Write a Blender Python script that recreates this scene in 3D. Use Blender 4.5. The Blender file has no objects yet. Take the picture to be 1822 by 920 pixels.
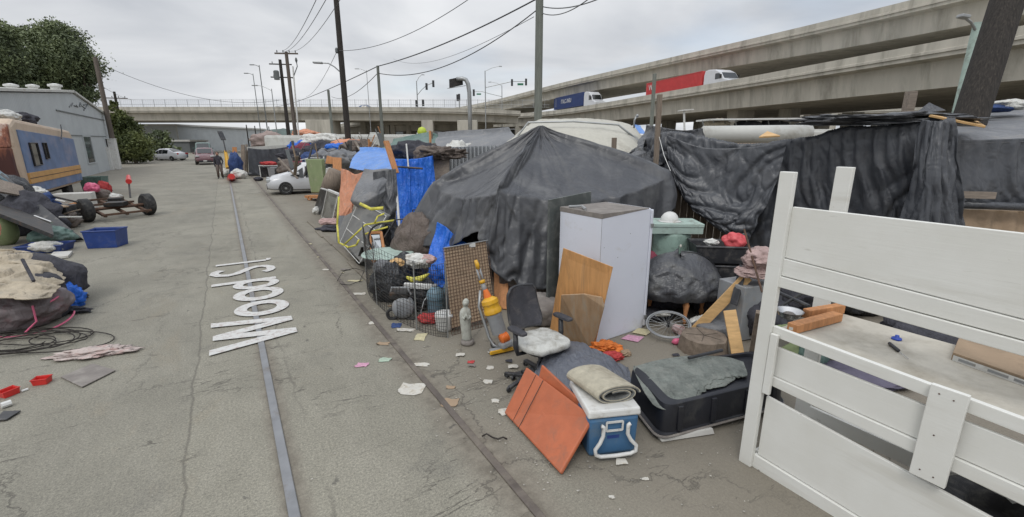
import bpy, bmesh, math, random
import numpy as np
from mathutils import Vector, Matrix, noise
R_ = math.radians
SC = bpy.context.scene
# ------------------------------------------------------------------ camera
PITCH = R_(14.37); FPX = 812.0; CH = 2.4
cam = bpy.data.cameras.new('camera'); camo = bpy.data.objects.new('camera', cam); SC.collection.objects.link(camo)
camo.location = (0, 0, CH); camo.rotation_euler = (R_(90) - PITCH, 0, 0)
cam.sensor_width = 36; cam.lens = 36 * FPX / 1822; cam.clip_start = .05; cam.clip_end = 3000
SC.camera = camo
# ------------------------------------------------------------------ world: overcast sky with thin blue gaps
SUN_EL, SUN_AZ = R_(52), R_(200)
wd = bpy.data.worlds.new('World'); SC.world = wd; wd.use_nodes = True
wn, wl = wd.node_tree.nodes, wd.node_tree.links
wn.clear()
def WN(t, **k):
    n = wn.new(t)
    for a, b in k.items(): setattr(n, a, b)
    return n
def wmath(op, a, b=None):
    n = WN('ShaderNodeMath', operation=op)
    for i, v in enumerate((a, b)):
        if v is None: continue
        if isinstance(v, (int, float)): n.inputs[i].default_value = v
        else: wl.new(v, n.inputs[i])
    return n.outputs[0]
sky = WN('ShaderNodeTexSky', sky_type='NISHITA'); sky.sun_disc = False; sky.sun_elevation = SUN_EL; sky.sun_rotation = SUN_AZ
bgs = WN('ShaderNodeBackground'); bgs.inputs[1].default_value = .12; wl.new(sky.outputs[0], bgs.inputs[0])
tc = WN('ShaderNodeTexCoord'); sp = WN('ShaderNodeSeparateXYZ'); wl.new(tc.outputs['Generated'], sp.inputs[0])
zc = wmath('MAXIMUM', sp.outputs[2], 0.0); zz = wmath('ADD', zc, .16)
cb = WN('ShaderNodeCombineXYZ'); wl.new(wmath('DIVIDE', sp.outputs[0], zz), cb.inputs[0]); wl.new(wmath('DIVIDE', sp.outputs[1], zz), cb.inputs[1])
n1 = WN('ShaderNodeTexNoise'); n1.inputs['Scale'].default_value = .75; n1.inputs['Detail'].default_value = 6; n1.inputs['Roughness'].default_value = .5; n1.inputs['Distortion'].default_value = .35
wl.new(cb.outputs[0], n1.inputs['Vector'])
n2 = WN('ShaderNodeTexNoise'); n2.inputs['Scale'].default_value = .38; n2.inputs['Detail'].default_value = 4
mp = WN('ShaderNodeMapping'); mp.inputs['Location'].default_value = (3.1, 7.7, 0); wl.new(cb.outputs[0], mp.inputs[0]); wl.new(mp.outputs[0], n2.inputs['Vector'])
cr = WN('ShaderNodeValToRGB'); cr.color_ramp.elements[0].position = .32; cr.color_ramp.elements[0].color = (.45, .475, .515, 1)
cr.color_ramp.elements[1].position = .68; cr.color_ramp.elements[1].color = (.78, .79, .805, 1); wl.new(n1.outputs[0], cr.inputs[0])
# overcast brightens overhead and a little at the horizon
el = wmath('MULTIPLY', wmath('POWER', zc, 1.6), 1.15)
hz = wmath('MULTIPLY', wmath('POWER', wmath('SUBTRACT', 1.0, zc), 14.0), .14)
stren = wmath('ADD', wmath('ADD', .86, el), hz)
bgc = WN('ShaderNodeBackground'); wl.new(cr.outputs[0], bgc.inputs[0]); wl.new(stren, bgc.inputs[1])
gap = WN('ShaderNodeMapRange'); gap.inputs[1].default_value = .53; gap.inputs[2].default_value = .70; gap.inputs[3].default_value = 1.0; gap.inputs[4].default_value = .45
wl.new(n2.outputs[0], gap.inputs[0])
mx = WN('ShaderNodeMixShader'); wl.new(gap.outputs[0], mx.inputs[0]); wl.new(bgs.outputs[0], mx.inputs[1]); wl.new(bgc.outputs[0], mx.inputs[2])
wo = WN('ShaderNodeOutputWorld'); wl.new(mx.outputs[0], wo.inputs[0])
sun = bpy.data.lights.new('sun', 'SUN'); sun.energy = .7; sun.angle = R_(18); sun.color = (1, .97, .92)
suno = bpy.data.objects.new('sun', sun); SC.collection.objects.link(suno)
suno.rotation_euler = (R_(90) - SUN_EL, 0, math.pi - SUN_AZ); suno.location = (0, 0, 60)
SC.view_settings.view_transform = 'Standard'; SC.view_settings.look = 'None'; SC.view_settings.exposure = .3; SC.view_settings.gamma = 1
SC.render.engine = 'CYCLES'; SC.cycles.max_bounces = 5; SC.cycles.diffuse_bounces = 3; SC.cycles.glossy_bounces = 3; SC.cycles.transparent_max_bounces = 6
SC.cycles.use_denoising = True; SC.cycles.caustics_reflective = False; SC.cycles.caustics_refractive = False
# ------------------------------------------------------------------ camera / road geometry helpers (photo pixel -> point in the place)
CP, SP = math.cos(PITCH), math.sin(PITCH)
RD = Vector((-.524, .852, 0)); RN = Vector((.852, .524, 0)); RA = math.atan2(.524, .852)
def ray(x, y):
    a = (x - 911) / FPX; b = -(y - 460) / FPX
    return Vector((a, CP + b * SP, -SP + b * CP))
def G(x, y, z=0.0):
    r = ray(x, y); k = (z - CH) / r.z; return Vector((k * r.x, k * r.y, z))
def P(x, y, Y):
    r = ray(x, y); k = Y / r.y; return Vector((k * r.x, Y, CH + k * r.z))
def W(s, t, z=0.0):
    v = RD * s + RN * t; return Vector((v.x, v.y, z))
def T(x, y, t):
    r = ray(x, y); k = t / r.dot(RN); return Vector((k * r.x, k * r.y, CH + k * r.z))
def PX(p, n):   # size in metres of n pixels at point p
    return n / FPX * (p.y * CP - (p.z - CH) * SP)
# ------------------------------------------------------------------ materials
MT = {}
def mk(name):
    m = bpy.data.materials.new(name); m.use_nodes = True; MT[name] = m
    N, L = m.node_tree.nodes, m.node_tree.links
    return m, N, L, N['Principled BSDF']
def nd(N, t, ins=None, **k):
    n = N.new(t)
    for a, b in k.items(): setattr(n, a, b)
    for a, b in (ins or {}).items(): n.inputs[a].default_value = b
    return n
def c4(c, f=1.0): return (min(1, c[0] * f), min(1, c[1] * f), min(1, c[2] * f), 1)
def mixc(N, L, fac, a, b, mode='MIX'):
    n = N.new('ShaderNodeMix'); n.data_type = 'RGBA'; n.blend_type = mode
    for i, v in ((0, fac), (6, a), (7, b)):
        if isinstance(v, (int, float, tuple)): n.inputs[i].default_value = v
        else: L.new(v, n.inputs[i])
    return n.outputs[2]
def mat(name, col, rough=.6, metal=0.0, var=.18, vs=3.0, dirt=None, bump=.15, bs=25.0, st=(1, 1, 1), crease=0.0, cs=6.0, coat=0.0, spec=.5):
    m, N, L, B = mk(name)
    t = nd(N, 'ShaderNodeTexCoord'); mp_ = nd(N, 'ShaderNodeMapping', {'Scale': st}); L.new(t.outputs['Object'], mp_.inputs[0]); V = mp_.outputs[0]
    a = nd(N, 'ShaderNodeTexNoise', {'Scale': vs, 'Detail': 7.0, 'Roughness': .62}); L.new(V, a.inputs['Vector'])
    r = nd(N, 'ShaderNodeValToRGB'); r.color_ramp.elements[0].position = .3; r.color_ramp.elements[1].position = .7
    r.color_ramp.elements[0].color = c4(col, 1 - var); r.color_ramp.elements[1].color = c4(col, 1 + var); L.new(a.outputs[0], r.inputs[0])
    out = r.outputs[0]
    if dirt:
        dc, am, ds = dirt
        b = nd(N, 'ShaderNodeTexNoise', {'Scale': ds, 'Detail': 9.0, 'Roughness': .68, 'Distortion': .4}); L.new(V, b.inputs['Vector'])
        q = nd(N, 'ShaderNodeMapRange', {1: .62 - .3 * am, 2: .78 - .25 * am, 3: 0.0, 4: .85}); L.new(b.outputs[0], q.inputs[0])
        out = mixc(N, L, q.outputs[0], out, c4(dc))
    L.new(out, B.inputs['Base Color'])
    B.inputs['Roughness'].default_value = rough; B.inputs['Metallic'].default_value = metal; B.inputs['Coat Weight'].default_value = coat
    B.inputs['Specular IOR Level'].default_value = spec
    if bump or crease:
        bn = nd(N, 'ShaderNodeTexNoise', {'Scale': bs, 'Detail': 6.0, 'Roughness': .65}); L.new(V, bn.inputs['Vector'])
        bp = nd(N, 'ShaderNodeBump', {'Strength': min(1, bump * 2), 'Distance': .012}); L.new(bn.outputs[0], bp.inputs['Height']); last = bp
        if crease:
            def rid(sc_, st_):
                q = nd(N, 'ShaderNodeMapping', {'Scale': st_, 'Rotation': (.6, .3, .5)}); L.new(V, q.inputs[0])
                z = nd(N, 'ShaderNodeTexNoise', {'Scale': sc_, 'Detail': 2.0, 'Roughness': .45, 'Distortion': .8}); L.new(q.outputs[0], z.inputs['Vector'])
                y = nd(N, 'ShaderNodeMath', operation='SUBTRACT'); y.inputs[1].default_value = .5; L.new(z.outputs[0], y.inputs[0])
                x = nd(N, 'ShaderNodeMath', operation='ABSOLUTE'); L.new(y.outputs[0], x.inputs[0]); return x.outputs[0]
            ad = nd(N, 'ShaderNodeMath', operation='MULTIPLY_ADD'); ad.inputs[1].default_value = .5; L.new(rid(cs * 1.9, (1, 2.2, .8)), ad.inputs[0]); L.new(rid(cs * .6, (2.0, 1, .7)), ad.inputs[2])
            b2 = nd(N, 'ShaderNodeBump', {'Strength': crease, 'Distance': .9 / cs}); L.new(ad.outputs[0], b2.inputs['Height']); L.new(last.outputs[0], b2.inputs['Normal']); last = b2
        L.new(last.outputs[0], B.inputs['Normal'])
    return m
def woodmat(name, col, var=.25, scale=5, axis=2, rough=.7, dirt=None):
    st = [6, 6, 6]; st[axis] = .5
    return mat(name, col, rough, var=var, vs=scale, st=tuple(st), bump=.15, bs=scale * 3, dirt=dirt)
DUST = (.30, .27, .22)
mat('tarp_black', (.058, .062, .071), .32, var=.22, vs=2.0, dirt=((.11, .112, .118), .3, 1.6), bump=.12, bs=90, crease=.18, cs=2.2)
mat('tarp_roof', (.064, .066, .072), .33, var=.14, vs=1.5, dirt=((.13, .13, .13), .40, 1.1), bump=.1, bs=110, crease=.13, cs=1.3)
mat('tarp_grey', (.155, .160, .170), .55, var=.2, vs=2, dirt=((.22, .21, .2), .4, 2), bump=.12, bs=60, crease=.3, cs=3)
mat('tarp_blue', (.012, .13, .60), .42, var=.2, vs=3, dirt=((.03, .17, .58), .3, 4), bump=.1, bs=60, crease=.45, cs=5)
mat('tarp_lightblue', (.10, .25, .62), .42, var=.2, vs=3, dirt=((.2, .3, .5), .4, 4), bump=.1, bs=60, crease=.4, cs=4)
mat('tarp_green', (.10, .165, .145), .6, var=.2, vs=3, dirt=((.16, .2, .18), .4, 3), bump=.1, bs=60, crease=.3, cs=3)
mat('tarp_beige', (.46, .445, .385), .65, var=.1, vs=2, dirt=((.33, .31, .26), .35, 2), bump=.1, bs=40, crease=.2, cs=2)
mat('tarp_brown', (.115, .09, .075), .6, var=.3, vs=6, bump=.1, bs=60, crease=.5, cs=6)
mat('plastic_bag', (.030, .032, .036), .30, var=.2, vs=6, bump=.1, bs=50, crease=.7, cs=8, dirt=((.10, .1, .1), .3, 5))
mat('plastic_film', (.058, .060, .066), .34, var=.25, vs=5, bump=.1, bs=60, crease=.32, cs=6, dirt=((.13, .13, .125), .4, 4))
mat('cloth_orange', (.62, .28, .17), .85, var=.25, vs=5, crease=.4, cs=8, dirt=((.45, .28, .22), .4, 5))
mat('cloth_greygreen', (.15, .165, .150), .9, var=.35, vs=9, crease=.5, cs=9, dirt=((.21, .22, .2), .5, 12))
mat('cloth_beige', (.42, .36, .27), .9, var=.2, vs=5, crease=.4, cs=6, dirt=(DUST, .4, 4))
mat('cloth_pink', (.52, .36, .34), .9, var=.2, vs=9, crease=.5, cs=9)
mat('cloth_pinkgrey', (.30, .235, .215), .9, var=.2, vs=3, crease=.4, cs=3)
mat('cloth_dustypink', (.40, .29, .27), .9, var=.2, vs=6, crease=.4, cs=6)
mat('cushion_dirty', (.50, .50, .47), .9, var=.15, vs=9, crease=.3, cs=9, dirt=((.24, .22, .18), .5, 6))
mat('rag', (.47, .40, .37), .9, var=.2, vs=14, crease=.4, cs=14, dirt=((.36, .2, .18), .35, 10))
mat('cloth_white', (.6, .6, .57), .9, var=.15, vs=9, crease=.5, cs=9, dirt=(DUST, .35, 8))
mat('cloth_dark', (.045, .045, .055), .9, var=.4, vs=9, crease=.5, cs=9)
mat('cloth_red', (.45, .05, .05), .8, var=.3, vs=9, crease=.5, cs=9)
mat('cloth_navy', (.03, .06, .17), .8, var=.3, vs=9, crease=.5, cs=9)
mat('carpet', (.50, .46, .36), .95, var=.18, vs=14, bump=.5, bs=160, dirt=((.33, .29, .22), .4, 6))
mat('carpet_back', (.16, .165, .16), .95, var=.3, vs=14, bump=.4, bs=120)
mat('white_paint', (.76, .76, .72), .55, var=.04, vs=3, st=(1, 1, 1), dirt=((.60, .58, .52), .22, 4), bump=.10, bs=14)
def boardmat():
    m, N, L, B = mk('white_board'); t = nd(N, 'ShaderNodeTexCoord'); q = nd(N, 'ShaderNodeMapping', {'Rotation': (0, 0, -RA)}); L.new(t.outputs['Object'], q.inputs[0])
    def nn(sc_, st, d=6.0, r=.6): w = nd(N, 'ShaderNodeMapping', {'Scale': st}); L.new(q.outputs[0], w.inputs[0]); z = nd(N, 'ShaderNodeTexNoise', {'Scale': sc_, 'Detail': d, 'Roughness': r}); L.new(w.outputs[0], z.inputs[0]); return z.outputs[0]
    def rg(o, a, b, c, d): z = nd(N, 'ShaderNodeMapRange', {1: a, 2: b, 3: c, 4: d}); L.new(o, z.inputs[0]); return z.outputs[0]
    o = mixc(N, L, rg(nn(2.2, (1, 1, 1)), .35, .7, 0, 1), (.73, .73, .695, 1), (.67, .665, .62, 1))
    o = mixc(N, L, rg(nn(1.5, (1, .35, 3)), .56, .70, 0, .55), o, (.52, .50, .44, 1))
    o = mixc(N, L, rg(nn(2.0, (9, 1.1, 14), 5.0, .75), .66, .72, 0, .5), o, (.38, .36, .31, 1))
    o = mixc(N, L, rg(nn(26, (1, .5, 1), 3.0, .6), .745, .77, 0, .8), o, (.20, .175, .14, 1))
    L.new(o, B.inputs['Base Color']); B.inputs['Roughness'].default_value = .55
    b = nd(N, 'ShaderNodeBump', {'Strength': .25, 'Distance': .004}); L.new(nn(3.0, (14, 1, 22), 5.0, .7), b.inputs['Height']); L.new(b.outputs[0], B.inputs['Normal'])
boardmat()
mat('white_shelf', (.47, .44, .375), .75, var=.14, vs=6, dirt=((.30, .27, .215), .5, 2.0), bump=.15, bs=30)
mat('white_enamel', (.66, .685, .76), .4, var=.03, vs=2, dirt=((.52, .51, .50), .10, 3), bump=.03, bs=9)
mat('white_plastic', (.62, .62, .6), .4, var=.06, vs=4, dirt=(DUST, .3, 5), bump=.04)
mat('grey_plastic', (.26, .27, .28), .45, var=.12, vs=6, dirt=(DUST, .3, 8), bump=.05)
mat('dark_plastic', (.028, .029, .033), .42, var=.3, vs=6, dirt=((.13, .12, .11), .35, 6), bump=.08)
mat('crate_plastic', (.012, .013, .018), .42, var=.3, vs=5, dirt=((.05, .05, .05), .25, 4), bump=.06)
mat('chair_mesh', (.055, .055, .065), .7, var=.25, vs=8, dirt=((.12, .11, .11), .4, 7), bump=.5, bs=240)
mat('mat_orange', (.42, .115, .048), .55, var=.14, vs=5, dirt=((.30, .11, .06), .38, 7), bump=.1, bs=50)
mat('cooler_blue', (.055, .145, .275), .4, var=.12, vs=5, dirt=((.12, .17, .22), .35, 6), bump=.05)
mat('bin_blue', (.018, .05, .21), .4, var=.2, vs=4, dirt=((.08, .1, .2), .3, 4), bump=.05)
mat('tank_bluegrey', (.12, .2, .25), .4, var=.2, vs=5, dirt=(DUST, .3, 6))
mat('tank_green', (.24, .34, .29), .5, var=.2, vs=4, dirt=((.10, .13, .11), .45, 5))
mat('bench_green', (.36, .46, .41), .5, var=.12, vs=4, dirt=((.2, .22, .19), .4, 5))
mat('yellow_plastic', (.66, .36, .02), .35, var=.12, vs=8, dirt=((.4, .25, .08), .3, 12), bump=.03)
mat('orange_plastic', (.70, .17, .03), .35, var=.1, vs=8, bump=.03)
mat('red_plastic', (.58, .035, .03), .35, var=.15, vs=8, bump=.03)
mat('pink_plastic', (.62, .12, .22), .4, var=.12, vs=8, bump=.03)
mat('tape_yellow', (.55, .50, .07), .4, var=.25, vs=9, bump=.05)
mat('lime', (.45, .55, .05), .5, var=.15, vs=9)
woodmat('wood_ply', (.56, .29, .11), .22, 3, 2, .6, ((.33, .2, .1), .3, 2))
woodmat('wood_pine', (.60, .38, .17), .2, 4, 0, .65)
woodmat('wood_orange', (.48, .22, .09), .25, 5, 2)
woodmat('wood_old', (.20, .16, .125), .35, 5, 2, .85)
woodmat('wood_dark', (.030, .026, .023), .45, 6, 2, .9, ((.07, .06, .05), .4, 8))
woodmat('wood_pole', (.11, .09, .075), .3, 4, 2, .85)
woodmat('wood_polegrey', (.155, .165, .145), .25, 4, 2, .85)
woodmat('wood_grey', (.24, .2, .165), .3, 5, 0, .85)
mat('stump', (.19, .15, .115), .9, var=.35, vs=9, bump=.6, bs=20, dirt=((.1, .08, .06), .4, 6))
mat('bark', (.07, .055, .04), .9, var=.35, vs=6, st=(5, 5, 1), bump=.7, bs=12)
mat('cardboard', (.33, .24, .16), .9, var=.12, vs=3, dirt=((.2, .15, .1), .4, 3), bump=.1)
mat('foam_grey', (.155, .155, .15), .85, var=.12, vs=5, dirt=((.2, .19, .17), .4, 5), bump=.2, bs=120)
mat('mattress_green', (.20, .245, .12), .75, var=.1, vs=3, dirt=((.3, .3, .2), .3, 4))
mat('metal_dark', (.045, .045, .045), .5, .6, var=.3, vs=8, dirt=((.12, .07, .04), .35, 8))
mat('metal_rust', (.13, .075, .05), .8, .3, var=.35, vs=8, dirt=((.06, .045, .035), .5, 9), bump=.3, bs=60)
mat('metal_galv', (.34, .35, .35), .45, .7, var=.15, vs=6, bump=.05)
mat('metal_chrome', (.5, .5, .5), .25, .9, var=.1, vs=9, bump=.02)
mat('signal_grey', (.12, .13, .13), .6, var=.1)
mat('rail_steel', (.27, .275, .285), .42, .75, var=.16, vs=4, st=(1, 1, 1), dirt=((.20, .17, .14), .3, 3), bump=.05)
mat('rail_rusty', (.135, .115, .10), .7, .35, var=.25, vs=5, dirt=((.24, .21, .17), .45, 2.5), bump=.2)
mat('track_dirt', (.205, .19, .16), .95, var=.25, vs=5, dirt=((.15, .135, .115), .4, 6), bump=.6, bs=60)
mat('rubber', (.022, .022, .023), .8, var=.3, vs=9, dirt=((.09, .085, .075), .4, 9), bump=.25, bs=50)
mat('glass_dark', (.015, .018, .02), .08, var=.1, bump=0, spec=.8)
mat('mirror', (.4, .42, .43), .12, .9, var=.1, bump=0)
mat('paint_white', (.58, .59, .61), .3, var=.03, vs=2, coat=.5, bump=0, dirt=((.42, .41, .38), .12, 3))
mat('paint_maroon', (.13, .05, .06), .35, var=.1, coat=.4, bump=0, dirt=(DUST, .2, 3))
mat('paint_green', (.05, .11, .09), .35, var=.1, coat=.4, bump=0)
mat('paint_silver', (.35, .36, .38), .35, .4, var=.05, coat=.4, bump=0)
mat('paint_blue', (.05, .1, .22), .35, var=.1, coat=.4, bump=0)
mat('lamp_red', (.4, .02, .02), .3, bump=0); mat('lamp_clear', (.5, .52, .52), .15, .3, bump=0)
mat('rv_blue', (.125, .19, .33), .6, var=.22, vs=1.6, dirt=((.24, .25, .33), .5, 1.1), bump=.05, bs=8)
mat('rv_cream', (.53, .42, .315), .6, var=.12, vs=1.5, dirt=((.4, .27, .18), .35, 1.5))
mat('rv_ochre', (.56, .32, .11), .6, var=.12, vs=2, dirt=((.4, .2, .1), .3, 3))
mat('rv_white', (.50, .50, .47), .55, var=.08, vs=1.5, dirt=((.33, .31, .27), .35, 1.5))
mat('concrete', (.46, .435, .375), .85, var=.14, vs=.7, st=(1, 1, .16), dirt=((.26, .245, .205), .42, .55), bump=.1, bs=6)
mat('concrete_far', (.42, .40, .35), .85, var=.12, vs=.3, dirt=((.2, .19, .165), .4, .3), bump=.05, bs=4)
mat('girder_blue', (.10, .15, .185), .6, var=.1, vs=.5)
mat('blue_box', (.03, .055, .17), .5, var=.1, vs=1, bump=.02); mat('red_box', (.52, .055, .055), .5, var=.1, vs=1, bump=.02)
mat('sign_green', (.02, .16, .08), .5); mat('letter_white', (.65, .65, .65), .5, var=.05)
mat('skin', (.30, .17, .12), .6, var=.08); mat('hair', (.03, .022, .018), .6)
mat('styrofoam', (.52, .51, .48), .8, var=.08, dirt=(DUST, .3, 5))
mat('roof_gravel', (.30, .30, .29), .9, var=.1)
mat('porcelain_grey', (.42, .43, .385), .7, var=.12, vs=14, dirt=((.26, .25, .21), .4, 12))
mat('paper', (.54, .52, .47), .8, var=.14, vs=12, dirt=((.33, .28, .2), .45, 14))
mat('top_dust', (.20, .18, .165), .85, var=.2, vs=6, dirt=((.3, .28, .25), .4, 5), bump=.2)
mat('dark_frame', (.085, .095, .09), .6, var=.2, vs=4, dirt=((.2, .2, .19), .4, 4))
woodmat('wood_dusty', (.36, .235, .135), .2, 3, 2, .8, ((.33, .27, .2), .5, 3))
mat('tent_fabric', (.17, .145, .15), .6, var=.2, vs=3, crease=.3, cs=4, dirt=((.2, .1, .11), .4, 3))
mat('tarp_slate', (.115, .125, .15), .38, var=.2, vs=4, dirt=((.14, .145, .155), .35, 5), bump=.1, bs=60, crease=.4, cs=9)
mat('tarp_purple', (.10, .09, .13), .7, var=.2, vs=4, crease=.3, cs=6)
mat('cloth_brightorange', (.62, .17, .03), .8, var=.3, vs=12, crease=.4, cs=12)
mat('cloth_maroon', (.16, .02, .04), .7, var=.3, vs=5, crease=.4, cs=8)
mat('red_pink', (.60, .09, .10), .4, var=.1, vs=8)
mat('pink_paper', (.52, .28, .38), .8, var=.25, vs=30, bump=.05); mat('paper_yellow', (.52, .47, .30), .8, var=.15, vs=20); mat('paper_green', (.35, .44, .35), .8, var=.15, vs=20)
mat('bin_blue_bright', (.015, .06, .40), .35, var=.1); mat('crumbs', (.36, .34, .30), .9, var=.6, vs=30, bump=0)
mat('hills', (.10, .13, .12), .95, var=.25, vs=.05, bump=0)
def streakmat(name, base, c2, sc=(3, 3, .35)):
    m, N, L, B = mk(name)
    t = nd(N, 'ShaderNodeTexCoord'); mp_ = nd(N, 'ShaderNodeMapping', {'Scale': sc}); L.new(t.outputs['Object'], mp_.inputs[0])
    a = nd(N, 'ShaderNodeTexNoise', {'Scale': 1.6, 'Detail': 8.0, 'Roughness': .7}); L.new(mp_.outputs[0], a.inputs['Vector'])
    s_ = nd(N, 'ShaderNodeSeparateXYZ'); L.new(t.outputs['Object'], s_.inputs[0])
    g = nd(N, 'ShaderNodeMapRange', {1: 3.0, 2: 1.2, 3: -.08, 4: .30}); L.new(s_.outputs[2], g.inputs[0])
    ad = nd(N, 'ShaderNodeMath', operation='ADD'); L.new(a.outputs[0], ad.inputs[0]); L.new(g.outputs[0], ad.inputs[1])
    r = nd(N, 'ShaderNodeValToRGB'); e = r.color_ramp.elements; e[0].position = .40; e[0].color = c4(base); e[1].position = .68; e[1].color = c4(c2[1])
    k = r.color_ramp.elements.new(.54); k.color = c4(c2[0]); L.new(ad.outputs[0], r.inputs[0]); L.new(r.outputs[0], B.inputs['Base Color']); B.inputs['Roughness'].default_value = .8
    return m
streakmat('rv_rust', (.50, .42, .36), ((.25, .09, .05), (.08, .03, .025)))
def corrmat(name, col, scale, axis, dirt):
    m = mat(name, col, .6, var=.08, vs=.6, dirt=dirt, bump=0)
    N, L = m.node_tree.nodes, m.node_tree.links; B = N['Principled BSDF']
    t = nd(N, 'ShaderNodeTexCoord'); w = nd(N, 'ShaderNodeTexWave', {'Scale': scale, 'Distortion': 0.0}, bands_direction=axis); L.new(t.outputs['Object'], w.inputs[0])
    b = nd(N, 'ShaderNodeBump', {'Strength': .7, 'Distance': .03}); L.new(w.outputs[0], b.inputs['Height']); L.new(b.outputs[0], B.inputs['Normal'])
    return m
corrmat('corr_grey', (.45, .48, .49), 1.6, 'Y', ((.37, .40, .42), .35, .5))
corrmat('corr_fence', (.36, .375, .39), 3.0, 'X', ((.25, .25, .24), .3, 2))
def leafmat(name, c1, c2):
    m, N, L, B = mk(name)
    t = nd(N, 'ShaderNodeTexCoord'); a = nd(N, 'ShaderNodeTexNoise', {'Scale': .35, 'Detail': 5.0}); L.new(t.outputs['Object'], a.inputs['Vector'])
    w = nd(N, 'ShaderNodeTexWhiteNoise', noise_dimensions='3D'); g = nd(N, 'ShaderNodeNewGeometry')
    r = nd(N, 'ShaderNodeValToRGB'); r.color_ramp.elements[0].position = .36; r.color_ramp.elements[1].position = .62
    r.color_ramp.elements[0].color = c4(c1); r.color_ramp.elements[1].color = c4(c2)
    ad = nd(N, 'ShaderNodeMath', operation='MULTIPLY_ADD'); ad.inputs[1].default_value = .22; L.new(g.outputs['Random Per Island'], ad.inputs[0])
    sb = nd(N, 'ShaderNodeMath', operation='SUBTRACT'); sb.inputs[1].default_value = .11; L.new(a.outputs[0], sb.inputs[0]); L.new(sb.outputs[0], ad.inputs[2])
    L.new(ad.outputs[0], r.inputs[0]); L.new(r.outputs[0], B.inputs['Base Color']); B.inputs['Roughness'].default_value = .6
    B.inputs['Subsurface Weight'].default_value = 0
    return m
leafmat('leaf_dark', (.070, .092, .045), (.165, .20, .09)); leafmat('leaf_ivy', (.055, .075, .022), (.165, .19, .06)); leafmat('leaf_far', (.06, .085, .05), (.13, .15, .09))
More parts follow.
